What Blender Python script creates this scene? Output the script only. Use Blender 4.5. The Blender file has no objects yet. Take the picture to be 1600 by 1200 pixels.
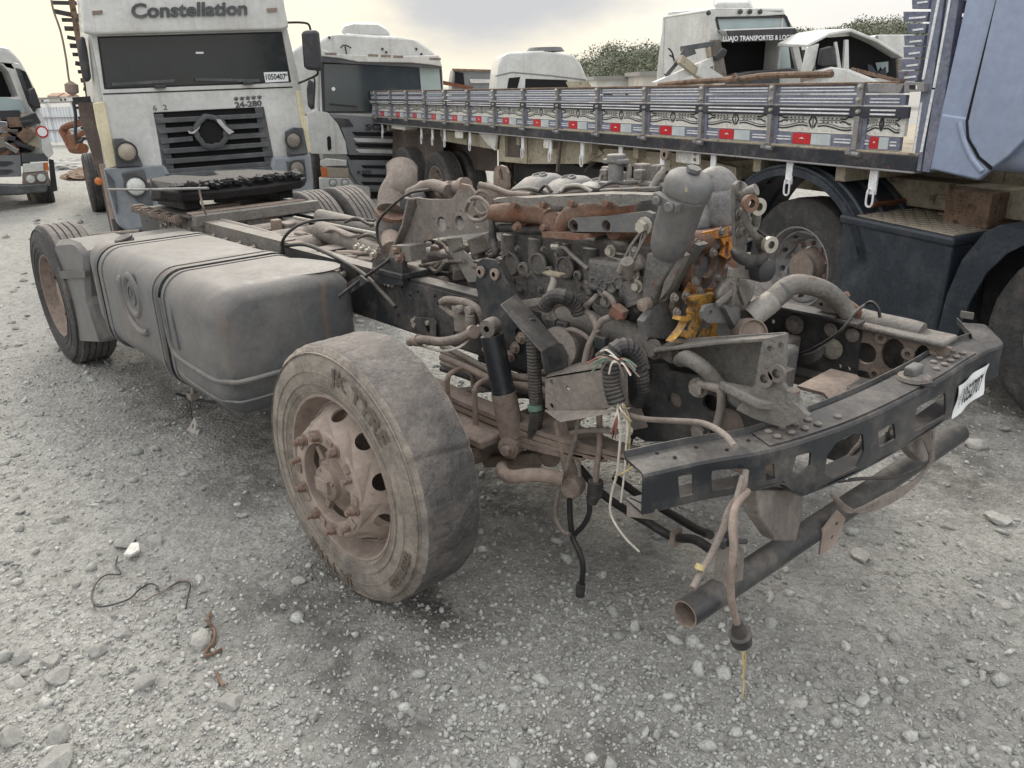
import bpy, bmesh, math, random
import numpy as np
from mathutils import Vector, Matrix
from mathutils.geometry import tessellate_polygon
random.seed(7); rng = np.random.default_rng(7)
PI = math.pi
scene = bpy.context.scene
COL = scene.collection

# ------------------------------------------------------------------ camera
FPX = 1232.13
def _unit(v): return v / np.linalg.norm(v)
_v1 = np.array([-400 - 800, 165 - 600, FPX]); _v2 = np.array([2250 - 800, 90 - 600, FPX])
_X = -_unit(_v1); _l = _unit(_v2); _Y = _unit(_l - (_l @ _X) * _X); _Z = np.cross(_X, _Y)
RW = np.array([_X, _Y, _Z])            # world = RW @ camera(x right, y down, z forward)
CAMPOS = np.array([0.0, 0.0, 1.85])
cam_data = bpy.data.cameras.new('camera'); cam = bpy.data.objects.new('camera', cam_data); COL.objects.link(cam)
cam_data.sensor_width = 36; cam_data.lens = FPX / 1600 * 36
cam_data.clip_start = 0.05; cam_data.clip_end = 3000
_m = Matrix(((RW[0, 0], -RW[0, 1], -RW[0, 2]), (RW[1, 0], -RW[1, 1], -RW[1, 2]), (RW[2, 0], -RW[2, 1], -RW[2, 2]))).to_4x4()
_m.translation = Vector(CAMPOS); cam.matrix_world = _m
scene.camera = cam

# ------------------------------------------------------------------ light
world = bpy.data.worlds.new('World'); scene.world = world; world.use_nodes = True
SUN_AZ, SUN_EL = math.radians(150), math.radians(38)     # direction to the sun, world azimuth from +X
nt = world.node_tree; N = nt.nodes; L = nt.links; N.clear()
wo = N.new('ShaderNodeOutputWorld'); bg = N.new('ShaderNodeBackground'); L.new(bg.outputs[0], wo.inputs[0])
sky = N.new('ShaderNodeTexSky'); sky.sky_type = 'NISHITA'; sky.sun_disc = False
sky.sun_elevation = SUN_EL; sky.sun_rotation = math.radians(90) - SUN_AZ; sky.dust_density = 3
dim = N.new('ShaderNodeVectorMath'); dim.operation = 'SCALE'; dim.inputs['Scale'].default_value = 0.7
L.new(sky.outputs[0], dim.inputs[0])
tc = N.new('ShaderNodeTexCoord')
mp = N.new('ShaderNodeMapping'); mp.inputs['Scale'].default_value = (1, 1, 2.6); L.new(tc.outputs['Generated'], mp.inputs[0])
mp.inputs['Location'].default_value = (0.35, 0.1, 0.12)
cl = N.new('ShaderNodeTexNoise'); cl.inputs['Scale'].default_value = 1.9; cl.inputs['Detail'].default_value = 6; cl.inputs['Roughness'].default_value = .5
L.new(mp.outputs[0], cl.inputs[0])
cr = N.new('ShaderNodeValToRGB'); L.new(cl.outputs[0], cr.inputs[0])
cr.color_ramp.elements[0].position = .36; cr.color_ramp.elements[0].color = (3.7, 3.85, 4.15, 1)
cr.color_ramp.elements[1].position = .50; cr.color_ramp.elements[1].color = (5.7, 5.6, 5.4, 1)
e = cr.color_ramp.elements.new(.66); e.color = (6.2, 6.0, 5.65, 1)
# warm glow low in the sky towards the left of the picture, where the sun sits behind the cloud
vn = N.new('ShaderNodeVectorMath'); vn.operation = 'DOT_PRODUCT'; L.new(tc.outputs['Generated'], vn.inputs[0])
vn.inputs[1].default_value = (math.cos(2.81) * .995, math.sin(2.81) * .995, .08)
wr = N.new('ShaderNodeMapRange'); wr.inputs[1].default_value = .72; wr.inputs[2].default_value = 1.0; L.new(vn.outputs['Value'], wr.inputs[0])
wm = N.new('ShaderNodeMixRGB'); L.new(wr.outputs[0], wm.inputs[0]); L.new(cr.outputs[0], wm.inputs[1]); wm.inputs[2].default_value = (7.0, 6.3, 4.8, 1)
mx = N.new('ShaderNodeMixRGB'); mx.inputs[0].default_value = .93; L.new(dim.outputs[0], mx.inputs[1]); L.new(wm.outputs[0], mx.inputs[2])
# overcast sky: brighter overhead than at the horizon, one grey bank of cloud above the middle of the view
cb = N.new('ShaderNodeVectorMath'); cb.operation = 'DISTANCE'; mp2 = N.new('ShaderNodeMapping'); mp2.inputs['Scale'].default_value = (1, 1, 2.4); L.new(tc.outputs['Generated'], mp2.inputs[0]); L.new(mp2.outputs[0], cb.inputs[0])
_cd = _unit(RW @ np.array([775 - 800, -25 - 600, FPX])); cb.inputs[1].default_value = (_cd[0], _cd[1], _cd[2] * 2.4)
cn = N.new('ShaderNodeTexNoise'); cn.inputs['Scale'].default_value = 9; cn.inputs['Detail'].default_value = 5; L.new(mp2.outputs[0], cn.inputs[0])
ca = N.new('ShaderNodeMath'); ca.operation = 'MULTIPLY_ADD'; L.new(cn.outputs[0], ca.inputs[0]); ca.inputs[1].default_value = .16; L.new(cb.outputs['Value'], ca.inputs[2])
cm = N.new('ShaderNodeMapRange'); cm.interpolation_type = 'SMOOTHSTEP'; cm.inputs[1].default_value = .15; cm.inputs[2].default_value = .30; cm.inputs[3].default_value = .85; cm.inputs[4].default_value = 0; L.new(ca.outputs[0], cm.inputs[0])
cx_ = N.new('ShaderNodeMixRGB'); L.new(cm.outputs[0], cx_.inputs[0]); L.new(mx.outputs[0], cx_.inputs[1]); cx_.inputs[2].default_value = (3.25, 3.4, 3.7, 1)
sz = N.new('ShaderNodeSeparateXYZ'); L.new(tc.outputs['Generated'], sz.inputs[0])
zr = N.new('ShaderNodeMapRange'); zr.inputs[1].default_value = .12; zr.inputs[2].default_value = 1; zr.inputs[3].default_value = 1; zr.inputs[4].default_value = 2.3; L.new(sz.outputs['Z'], zr.inputs[0])
sv = N.new('ShaderNodeVectorMath'); sv.operation = 'SCALE'; L.new(cx_.outputs[0], sv.inputs[0]); L.new(zr.outputs[0], sv.inputs['Scale'])
L.new(sv.outputs[0], bg.inputs[0]); bg.inputs[1].default_value = 0.1
sl = bpy.data.lights.new('sun', 'SUN'); sl.energy = 1.4; sl.angle = math.radians(16); sl.color = (1, .93, .82)
so = bpy.data.objects.new('sun', sl); COL.objects.link(so)
so.rotation_euler = Vector((-math.cos(SUN_AZ) * math.cos(SUN_EL), -math.sin(SUN_AZ) * math.cos(SUN_EL), -math.sin(SUN_EL))).to_track_quat('-Z', 'Y').to_euler()
scene.view_settings.view_transform = 'Standard'; scene.view_settings.look = 'None'
scene.view_settings.exposure = 0.78; scene.view_settings.gamma = 1
scene.render.engine = 'CYCLES'

# ------------------------------------------------------------------ measuring: a pixel of the photograph met with a known plane
def ray(u, v): return RW @ np.array([u - 800, v - 600, FPX])
def horizon(u): return 165 - 75 * (u + 400) / 2650
class Frame:
    """local axes of a thing: x, y horizontal, z up, origin o on the ground"""
    def __init__(s, ox, oy, ang):
        s.o = np.array([ox, oy, 0.0]); s.ang = ang
        s.ax = np.array([math.cos(ang), math.sin(ang), 0]); s.ay = np.array([-math.sin(ang), math.cos(ang), 0])
        s.C = s.loc(CAMPOS)
    def loc(s, p): q = p - s.o; return np.array([q @ s.ax, q @ s.ay, q[2]])
    def at(s, u, v, x=None, y=None, z=None):
        r = ray(u, v); D = np.array([r @ s.ax, r @ s.ay, r[2]]); C = s.C
        if x is not None: t = (x - C[0]) / D[0]
        elif y is not None: t = (y - C[1]) / D[1]
        else: t = (z - C[2]) / D[2]
        p = C + t * D
        return Vector((p[0], p[1], p[2]))
def frame_vp(ox, oy, vp, turn=0.0):
    """frame whose +y runs away from the camera towards the vanishing point column vp"""
    d = ray(vp, horizon(vp)); a = math.atan2(d[1], d[0]) - PI / 2 + turn
    return Frame(ox, oy, a)
def at_depth(u, v, d):
    return CAMPOS + ray(u, v) * d / FPX

# ------------------------------------------------------------------ materials
MATS = {}
def mat(name, col, rough=.6, metal=0, dust=0, dustcol=(.27, .236, .21), top=.5, rust=0, rustcol=(.16, .065, .03), bump=.15, scale=6, var=.15, spec=.5, transmission=0, coat=0, island=0, cracks=0, streak=0):
    if name in MATS: return MATS[name]
    m = bpy.data.materials.new(name); m.use_nodes = True; MATS[name] = m
    nt = m.node_tree; N = nt.nodes; L = nt.links
    b = N['Principled BSDF']; b.inputs['Roughness'].default_value = rough; b.inputs['Metallic'].default_value = metal
    b.inputs['Specular IOR Level'].default_value = spec
    if coat: b.inputs['Coat Weight'].default_value = coat; b.inputs['Coat Roughness'].default_value = .15
    tc = N.new('ShaderNodeTexCoord'); vec = tc.outputs['Object']
    def noise(sc, det=4, ro=.55, off=0.0, v=None):
        n = N.new('ShaderNodeTexNoise'); n.inputs['Scale'].default_value = sc; n.inputs['Detail'].default_value = det; n.inputs['Roughness'].default_value = ro
        src = v or vec
        if off:
            mp = N.new('ShaderNodeMapping'); mp.inputs['Location'].default_value = (off, off * .7, off * 1.3); L.new(src, mp.inputs[0]); src = mp.outputs[0]
        L.new(src, n.inputs[0]); return n.outputs[0]
    def mrange(s, a, b_, c=0, d=1):
        n = N.new('ShaderNodeMapRange'); n.inputs[1].default_value = a; n.inputs[2].default_value = b_; n.inputs[3].default_value = c; n.inputs[4].default_value = d; L.new(s, n.inputs[0]); return n.outputs[0]
    def mix(f, a, b_, mode='MIX'):
        n = N.new('ShaderNodeMixRGB'); n.blend_type = mode
        for i, x in ((0, f), (1, a), (2, b_)):
            if isinstance(x, (int, float)): n.inputs[i].default_value = x
            elif isinstance(x, tuple): n.inputs[i].default_value = (*x[:3], 1)
            else: L.new(x, n.inputs[i])
        return n.outputs[0]
    def math_(op, a, b_):
        n = N.new('ShaderNodeMath'); n.operation = op; n.use_clamp = True
        for i, x in ((0, a), (1, b_)):
            if isinstance(x, (int, float)): n.inputs[i].default_value = x
            else: L.new(x, n.inputs[i])
        return n.outputs[0]
    c = tuple(col)
    lo = tuple(max(0, x * (1 - var)) for x in c); hi = tuple(min(1, x * (1 + var)) for x in c)
    out = mix(mrange(noise(scale * .8, 5), .3, .7), lo, hi)
    if bump and scale >= 2:
        out = mix(1.0, out, mix(mrange(noise(scale * 7, 6, .75, 4.4), .32, .68), tuple([1 - .38 * min(1, bump * 5)] * 3), tuple([1 + .3 * min(1, bump * 5)] * 3)), 'MULTIPLY')
    if island:
        g = N.new('ShaderNodeNewGeometry'); r_ = mrange(g.outputs['Random Per Island'], 0, 1, 1 - island, 1 + island)
        n = N.new('ShaderNodeVectorMath'); n.operation = 'SCALE'; L.new(out, n.inputs[0]); L.new(r_, n.inputs['Scale']); out = n.outputs[0]
    if rust:
        f = mrange(noise(scale * 1.3, 7, .7, 3.1), .62 - rust * .35, .72 - rust * .25)
        out = mix(f, out, mix(noise(scale * 6, 3), rustcol, tuple(x * .5 for x in rustcol)))
    if streak:
        mp = N.new('ShaderNodeMapping'); mp.inputs['Scale'].default_value = (14, 14, .8); L.new(vec, mp.inputs[0])
        f = mrange(noise(1.0, 4, .6, 0, mp.outputs[0]), .56, .72, 0, streak); out = mix(f, out, (.24, .14, .08))
    def crackle(out):
        v_ = N.new('ShaderNodeTexVoronoi'); v_.feature = 'DISTANCE_TO_EDGE'; v_.inputs['Scale'].default_value = scale * 1.1
        mp = N.new('ShaderNodeMixRGB'); mp.inputs[0].default_value = .12; L.new(vec, mp.inputs[1])
        nn = N.new('ShaderNodeTexNoise'); nn.inputs['Scale'].default_value = 9; L.new(vec, nn.inputs[0]); L.new(nn.outputs[1], mp.inputs[2]); L.new(mp.outputs[0], v_.inputs[0])
        f = mrange(v_.outputs[0], 0, .03, cracks, 0); f = math_('MULTIPLY', f, mrange(noise(scale * .8, 4, .6, 9.9), .42, .55)); return mix(f, out, (.02, .018, .016))
    rsock = None
    if dust:
        g = N.new('ShaderNodeNewGeometry'); sp = N.new('ShaderNodeSeparateXYZ'); L.new(g.outputs['Normal'], sp.inputs[0])
        up = mrange(sp.outputs['Z'], .1, .9, 0, top)
        f = math_('ADD', mrange(noise(scale * .7, 8, .72, 7.7), .60 - dust * .42, .80 - dust * .34, 0, .95), up)
        f = math_('MULTIPLY', f, mrange(noise(scale * 6, 6, .8, 1.7), .3, .6, .35, 1))
        f = math_('MULTIPLY', f, min(1, .22 + dust))
        dc = mix(mrange(noise(scale * 2, 3, .5, 5.5), .3, .7), tuple(x * .8 for x in dustcol), tuple(x * 1.15 for x in dustcol))
        out = mix(f, out, dc)
        rsock = math_('ADD', mrange(f, 0, 1, rough, .92), 0)
    if cracks: out = crackle(out)
    L.new(out, b.inputs['Base Color'])
    if rsock: L.new(rsock, b.inputs['Roughness'])
    if transmission: b.inputs['Transmission Weight'].default_value = transmission
    if bump:
        bp = N.new('ShaderNodeBump'); bp.inputs['Strength'].default_value = min(1, bump * 1.7); bp.inputs['Distance'].default_value = .012
        L.new(noise(scale * 7, 6, .65, 2.2), bp.inputs['Height']); L.new(bp.outputs[0], b.inputs['Normal'])
    return m
def M_(n): return MATS[n]
mat('frame_paint', (.026, .029, .033), .42, dust=.36, top=.5, bump=.12, dustcol=(.22, .19, .165))
mat('black_steel', (.016, .02, .026), .36, dust=.32, top=.6, bump=.1, dustcol=(.25, .222, .195))
mat('dusty_steel', (.1, .09, .082), .65, dust=.75, top=.5, rust=.12, bump=.3, dustcol=(.26, .228, .205))
mat('dusty_brown', (.15, .115, .095), .8, dust=.8, bump=.4, dustcol=(.29, .235, .2), rust=.1)
mat('cast_grey', (.17, .165, .155), .6, metal=.25, dust=.5, top=.3, rust=.12, bump=.35, scale=8, dustcol=(.27, .24, .215))
mat('engine_grey', (.13, .13, .128), .45, metal=.3, dust=.4, top=.5, rust=.16, bump=.4, scale=9, dustcol=(.25, .225, .2))
mat('cover_grey', (.17, .172, .175), .45, dust=.45, top=.35, bump=.2, scale=7, dustcol=(.27, .245, .22))
mat('filter_grey', (.105, .11, .115), .5, dust=.4, top=.5, bump=.12, scale=7, dustcol=(.23, .21, .19))
mat('rust_manifold', (.19, .10, .066), .9, rust=.5, rustcol=(.2, .085, .045), dust=.4, bump=.5, scale=9)
mat('orange_rust', (.6, .24, .04), .75, rust=.35, rustcol=(.16, .07, .03), dust=.15, bump=.5, scale=12)
mat('yellow_paint', (.56, .3, .05), .6, rust=.4, rustcol=(.08, .05, .03), dust=.3, bump=.4, scale=16)
mat('aluminium', (.34, .33, .31), .55, metal=.4, dust=.5, top=.3, bump=.15, dustcol=(.3, .27, .24))
mat('zinc', (.5, .48, .42), .4, metal=.6, dust=.3, bump=.1, scale=20)
mat('rubber_hose', (.022, .022, .024), .55, dust=.35, top=.5, bump=.15, scale=12, dustcol=(.2, .175, .15))
mat('dusty_hose', (.13, .105, .09), .8, dust=.7, bump=.3, scale=10)
mat('cable_black', (.014, .014, .016), .45, dust=.15, scale=12)
mat('tyre_rubber', (.04, .04, .042), .75, dust=.32, top=.3, bump=.5, scale=5, dustcol=(.24, .21, .185), cracks=0)
mat('tyre_hero', (.075, .074, .076), .7, dust=.5, top=.3, bump=.7, scale=6, dustcol=(.27, .236, .21), cracks=.5)
mat('sidewall', (.11, .102, .094), .85, dust=.72, top=.1, bump=.3, scale=9, dustcol=(.32, .28, .24))
mat('tyre_letter', (.115, .095, .078), .85, dust=.2, bump=.2, scale=20)
mat('rim_dust', (.27, .21, .175), .8, dust=.85, top=.2, bump=.25, scale=7, dustcol=(.33, .275, .24))
mat('nut_rust', (.24, .15, .11), .8, dust=.55, rust=.3, bump=.4, scale=30)
mat('tank_plastic', (.105, .11, .116), .45, dust=.42, top=.8, bump=.12, scale=2.5, dustcol=(.235, .215, .195), streak=.5)
mat('tank_dark', (.07, .072, .076), .5, dust=.5, top=.5, bump=.12, scale=4, dustcol=(.22, .2, .18))
mat('wire_white', (.62, .58, .52), .6); mat('wire_red', (.25, .1, .085), .6); mat('wire_yellow', (.46, .38, .19), .6); mat('wire_green', (.12, .2, .16), .6)
mat('paper_white', (.78, .8, .82), .5, bump=0, var=.04, scale=30); mat('ink_black', (.012, .012, .015), .5, bump=0)
mat('white_paint', (.56, .57, .56), .35, dust=.32, top=.25, bump=.07, scale=2, dustcol=(.40, .37, .32), coat=.2, streak=.28)
mat('cream_paint', (.66, .6, .42), .45, dust=.25, top=.2, bump=.08, scale=3, dustcol=(.4, .35, .25))
mat('grey_plastic', (.06, .065, .072), .5, dust=.3, bump=.1, scale=4, dustcol=(.24, .24, .24))
mat('bumper_grey', (.2, .225, .255), .45, dust=.3, bump=.06, scale=3, dustcol=(.33, .33, .33))
mat('silver_grey', (.19, .2, .215), .4, metal=.3, dust=.2, bump=.05, scale=3)
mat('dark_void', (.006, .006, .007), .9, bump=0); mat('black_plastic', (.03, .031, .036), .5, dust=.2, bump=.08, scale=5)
mat('charred', (.014, .013, .014), .7, bump=1.0, scale=10, var=.6)
mat('glass_dark', (.012, .016, .016), .12, dust=.2, top=.0, bump=0, scale=1.0, dustcol=(.085, .1, .095), spec=.6)
mat('glass_pale', (.34, .42, .43), .12, bump=0, dust=.1, scale=1.5, spec=.6)
mat('glass_blue', (.028, .042, .048), .07, dust=.2, bump=0, scale=1.2, dustcol=(.11, .135, .14), spec=.9)
mat('lamp_glass', (.36, .31, .25), .2, bump=.3, scale=40, spec=.8); mat('lamp_clear', (.6, .62, .6), .15, bump=.3, scale=40, spec=.8)
mat('lamp_orange', (.55, .16, .04), .25, bump=.2, scale=40); mat('chrome', (.6, .6, .62), .2, metal=.9, dust=.15, bump=.05)
mat('blue_cab', (.27, .33, .465), .35, metal=.1, dust=.22, bump=.06, scale=2, var=.08, coat=.4, dustcol=(.26, .27, .29), streak=.16)
mat('board_blue', (.15, .168, .235), .6, dust=.35, bump=.25, scale=5, dustcol=(.3, .3, .33), rust=.06)
mat('board_black', (.03, .034, .05), .5, dust=.2, bump=.15, scale=5)
mat('board_white', (.66, .66, .62), .6, dust=.25, bump=.15, scale=5, dustcol=(.4, .38, .34))
mat('stripe_white', (.74, .75, .78), .5, dust=.15, scale=9)
mat('reflector_red', (.5, .02, .025), .3, scale=9, bump=.05); mat('reflector_white', (.5, .56, .58), .3, scale=9, bump=.05)
mat('steel_bar', (.3, .3, .31), .5, metal=.5, dust=.35, rust=.12, bump=.15, scale=12)
mat('deck_black', (.02, .023, .032), .45, dust=.25, rust=.1, bump=.15, scale=7)
mat('cream_wood', (.38, .34, .26), .75, dust=.35, rust=.16, rustcol=(.12, .075, .045), bump=.4, scale=5, dustcol=(.32, .27, .2))
mat('wood_worn', (.2, .135, .095), .9, rust=.2, rustcol=(.07, .04, .03), bump=.8, scale=9, var=.4)
mat('flap_brown', (.11, .085, .075), .8, dust=.3, bump=.15, scale=4, streak=.2)
mat('navy_plastic', (.018, .025, .036), .45, dust=.2, top=.15, bump=.2, scale=6, dustcol=(.13, .14, .15))
mat('step_plate', (.4, .36, .28), .55, metal=.3, dust=.5, bump=.1, scale=6)
mat('rust_heavy', (.18, .07, .035), .9, rust=.5, bump=.5, scale=8)
mat('rock', (.31, .31, .295), .95, bump=.3, scale=2, var=.2, dust=.25, dustcol=(.33, .32, .29))
mat('rock_pale', (.42, .41, .385), .95, bump=.3, scale=2, var=.2)
mat('gravel', (.395, .397, .38), .95, bump=.3, scale=14, var=.12, island=.34)
mat('building_wall', (.5, .47, .42), .8, scale=1, bump=.05); mat('building_pale', (.62, .61, .58), .8, scale=1, bump=.05)
mat('roof_grey', (.24, .235, .225), .8, scale=1, bump=.1); mat('roof_tile', (.3, .19, .14), .85, scale=1)
mat('fence_white', (.66, .69, .72), .55, scale=1, bump=.05, dust=.2)
mat('leaf', (.135, .15, .10), .8, island=.45, bump=0, scale=.2, var=.35); mat('leaf_pale', (.21, .225, .17), .8, island=.45, bump=0, scale=.2, var=.3)
mat('bark', (.14, .11, .085), .9, scale=3)
mat('floor_red', (.4, .05, .05), .6)

# ------------------------------------------------------------------ mesh building
class MB:
    def __init__(s): s.v = []; s.f = []; s.mi = []
    def add(s, vs, fs, k=0):
        o = len(s.v); s.v += [tuple(p) for p in vs]; s.f += [tuple(i + o for i in f) for f in fs]; s.mi += [k] * len(fs); return s
    def box(s, c, size, rot=None, k=0, taper=1.0):
        hx, hy, hz = [a / 2 for a in size]; R = rot or Matrix.Identity(3); c = Vector(c); vs = []
        for z in (-1, 1):
            t = taper if z > 0 else 1
            for x, y in ((-1, -1), (1, -1), (1, 1), (-1, 1)): vs.append(c + R @ Vector((x * hx * t, y * hy * t, z * hz)))
        return s.add(vs, [(3, 2, 1, 0), (4, 5, 6, 7), (0, 1, 5, 4), (1, 2, 6, 5), (2, 3, 7, 6), (3, 0, 4, 7)], k)
    def bb(s, a, b, k=0):
        a, b = Vector(a), Vector(b); return s.box((a + b) / 2, [abs(b[i] - a[i]) for i in range(3)], None, k)
    def bar(s, a, b, w, h, k=0, up=(0, 0, 1)):
        a, b = Vector(a), Vector(b); d = (b - a); Ln = d.length; d.normalize(); u = Vector(up)
        if abs(d.dot(u)) > .97: u = Vector((1, 0, 0))
        sd = d.cross(u).normalized(); u = sd.cross(d).normalized()
        return s.box((a + b) / 2, (Ln, w, h), Matrix((d, sd, u)).transposed(), k)
    def tube(s, pts, r, n=10, k=0, caps=True, corr=0, hollow=0):
        pts = [Vector(p) for p in pts]; m = len(pts)
        rs = r if isinstance(r, (list, tuple)) else [r] * m
        vs = []; prev = None
        for i, p in enumerate(pts):
            t = (pts[min(i + 1, m - 1)] - pts[max(i - 1, 0)]).normalized()
            if prev is None:
                prev = t.cross(Vector((0, 0, 1)) if abs(t.z) < .9 else Vector((1, 0, 0))).normalized()
            else:
                prev = (prev - t * prev.dot(t)); prev = prev.normalized() if prev.length > 1e-6 else t.orthogonal().normalized()
            b = t.cross(prev)
            rr = rs[i] * (1 + (corr if i % 2 else 0))
            for j in range(n):
                a = 2 * PI * j / n; vs.append(p + (prev * math.cos(a) + b * math.sin(a)) * rr)
        fs = [(i * n + j, i * n + (j + 1) % n, (i + 1) * n + (j + 1) % n, (i + 1) * n + j) for i in range(m - 1) for j in range(n)]
        if caps: fs += [tuple(range(n - 1, -1, -1)), tuple(range((m - 1) * n, m * n))]
        return s.add(vs, fs, k)
    def lathe(s, prof, o=(0, 0, 0), ax=(0, 0, 1), n=24, k=0, closed=False, jit=None, ref=None):
        """prof: (radius, height along axis)"""
        ax = Vector(ax).normalized(); o = Vector(o)
        a1 = ax.orthogonal().normalized() if ref is None else (Vector(ref) - ax * Vector(ref).dot(ax)).normalized(); a2 = ax.cross(a1); m = len(prof); vs = []
        for i in range(n):
            t = 2 * PI * i / n; d = a1 * math.cos(t) + a2 * math.sin(t)
            for q, (r, h) in enumerate(prof):
                rr = r + (jit(t, q, r, h) if jit else 0); vs.append(o + d * rr + ax * h)
        fs = []
        for i in range(n):
            i2 = (i + 1) % n
            for q in range(m - 1 if not closed else m):
                q2 = (q + 1) % m; fs.append((i * m + q, i2 * m + q, i2 * m + q2, i * m + q2))
        return s.add(vs, fs, k)
    def cyl(s, a, b, r, n=12, k=0, r2=None):
        return s.tube([a, b], [r, r if r2 is None else r2], n, k)
    def hexa(s, c, ax, r, h, k=0):
        c = Vector(c); ax = Vector(ax).normalized(); return s.tube([c, c + ax * h], r, 6, k)
    def bolt(s, c, ax, r=.014, h=.014, k=0):
        c = Vector(c); ax = Vector(ax).normalized()
        s.tube([c, c + ax * h * .25], r * 1.5, 12, k); s.tube([c + ax * h * .25, c + ax * h], r, 6, k); return s
    def plate(s, outer, holes, M, th, k=0, fn=None):
        """outer/holes: 2D loops; M maps (x,y,0..th) to space; fn optional map of the 3D result"""
        loops = [[Vector((p[0], p[1], 0)) for p in lp] for lp in [outer] + list(holes)]
        flat = [p for lp in loops for p in lp]
        tr = tessellate_polygon(loops); n = len(flat)
        P = [M @ Vector((p.x, p.y, 0)) for p in flat] + [M @ Vector((p.x, p.y, th)) for p in flat]
        if fn: P = [fn(p) for p in P]
        fs = [tuple(t) for t in tr] + [tuple(i + n for i in reversed(t)) for t in tr]
        o = 0
        for lp in loops:
            c = len(lp)
            for i in range(c): a, b_ = o + i, o + (i + 1) % c; fs.append((a, b_, b_ + n, a + n))
            o += c
        return s.add(P, fs, k)
    def sweep(s, secs, k=0, capped=True):
        """list of equal-length loops of 3D points"""
        n = len(secs[0]); vs = [p for sec in secs for p in sec]
        fs = [(i * n + j, i * n + (j + 1) % n, (i + 1) * n + (j + 1) % n, (i + 1) * n + j) for i in range(len(secs) - 1) for j in range(n)]
        if capped: fs += [tuple(range(n - 1, -1, -1)), tuple(range((len(secs) - 1) * n, len(secs) * n))]
        return s.add(vs, fs, k)
    def mesh(s, name, mats, smooth=0, fixn=True):
        me = bpy.data.meshes.new(name); me.from_pydata(s.v, [], s.f)
        for m in (mats if isinstance(mats, (list, tuple)) else [mats]): me.materials.append(MATS[m] if isinstance(m, str) else m)
        if any(s.mi): me.polygons.foreach_set('material_index', s.mi)
        if fixn:
            bm = bmesh.new(); bm.from_mesh(me); bmesh.ops.recalc_face_normals(bm, faces=bm.faces); bm.to_mesh(me); bm.free()
        if smooth:
            me.polygons.foreach_set('use_smooth', [True] * len(me.polygons)); me.set_sharp_from_angle(angle=math.radians(smooth))
        me.update(); return me
    def build(s, name, mats, parent=None, smooth=35, bevel=0, seg=2, loc=None, subsurf=0):
        me = s.mesh(name, mats, smooth); o = bpy.data.objects.new(name, me); COL.objects.link(o)
        if parent is not None: o.parent = parent
        if loc is not None: o.location = loc
        if bevel:
            bv = o.modifiers.new('bevel', 'BEVEL'); bv.width = bevel; bv.segments = seg; bv.limit_method = 'ANGLE'; bv.angle_limit = math.radians(40)
            bv.harden_normals = False
        if subsurf:
            sb = o.modifiers.new('sub', 'SUBSURF'); sb.levels = subsurf; sb.render_levels = subsurf
        return o
def link(o, parent=None):
    COL.objects.link(o)
    if parent is not None: o.parent = parent
    return o
def tag(o, label=None, cat=None, group=None, kind=None):
    if label: o['label'] = label
    if cat: o['category'] = cat
    if group: o['group'] = group
    if kind: o['kind'] = kind
    return o
def thing(name, label, cat, fr=None, group=None, loc=None, rz=0):
    o = bpy.data.objects.new(name, None); COL.objects.link(o); o.empty_display_size = .2
    if fr is not None: o.location = Vector(fr.o); o.rotation_euler = (0, 0, fr.ang)
    if loc is not None: o.location = loc; o.rotation_euler = (0, 0, rz)
    return tag(o, label, cat, group)
def children_of(o): return [c for c in bpy.data.objects if c.parent == o]
def copy_tree(o, parent=None):
    c = o.copy(); COL.objects.link(c); c.parent = parent
    for ch in list(o.children): copy_tree(ch, c)
    return c
def smoothpath(pts, n=6):
    pts = [Vector(p) for p in pts]; out = []
    P = [pts[0] * 2 - pts[1]] + pts + [pts[-1] * 2 - pts[-2]]
    for i in range(1, len(P) - 2):
        for j in range(n):
            t = j / n; a, b, c, d = P[i - 1], P[i], P[i + 1], P[i + 2]
            out.append(.5 * ((2 * b) + (c - a) * t + (2 * a - 5 * b + 4 * c - d) * t * t + (3 * b - a - 3 * c + d) * t ** 3))
    out.append(pts[-1]); return out
def circ(cx, cy, r, n=16, ry=None, a0=0): return [(cx + r * math.cos(a0 + 2 * PI * i / n), cy + (ry or r) * math.sin(a0 + 2 * PI * i / n)) for i in range(n)]
def rrect(x0, y0, x1, y1, r, n=4):
    out = []
    for cx, cy, a in ((x1 - r, y0 + r, -PI / 2), (x1 - r, y1 - r, 0), (x0 + r, y1 - r, PI / 2), (x0 + r, y0 + r, PI)):
        for i in range(n + 1): t = a + PI / 2 * i / n; out.append((cx + r * math.cos(t), cy + r * math.sin(t)))
    return out
MXZ = lambda y: Matrix(((1, 0, 0, 0), (0, 0, 1, y), (0, 1, 0, 0), (0, 0, 0, 1)))     # (x,z) drawing on plane y, thickness +y
MYZ = lambda x: Matrix(((0, 0, 1, x), (1, 0, 0, 0), (0, 1, 0, 0), (0, 0, 0, 1)))     # (y,z) drawing on plane x, thickness +x
MXY = lambda z: Matrix.Translation((0, 0, z))
def text_pts(s, size, bold=0, space=1.0, shear=0, width=1.0):
    cu = bpy.data.curves.new('txt', 'FONT'); cu.body = s; cu.size = size; cu.offset = bold; cu.space_character = space; cu.shear = shear; cu.resolution_u = 3
    cu.align_x = 'CENTER'; cu.align_y = 'CENTER'
    ob = bpy.data.objects.new('txt', cu); COL.objects.link(ob)
    dg = bpy.context.evaluated_depsgraph_get(); me = bpy.data.meshes.new_from_object(ob.evaluated_get(dg))
    vs = [(v.co.x * width, v.co.y) for v in me.vertices]; fs = [tuple(p.vertices) for p in me.polygons]
    bpy.data.objects.remove(ob); bpy.data.curves.remove(cu); bpy.data.meshes.remove(me)
    return vs, fs
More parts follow.
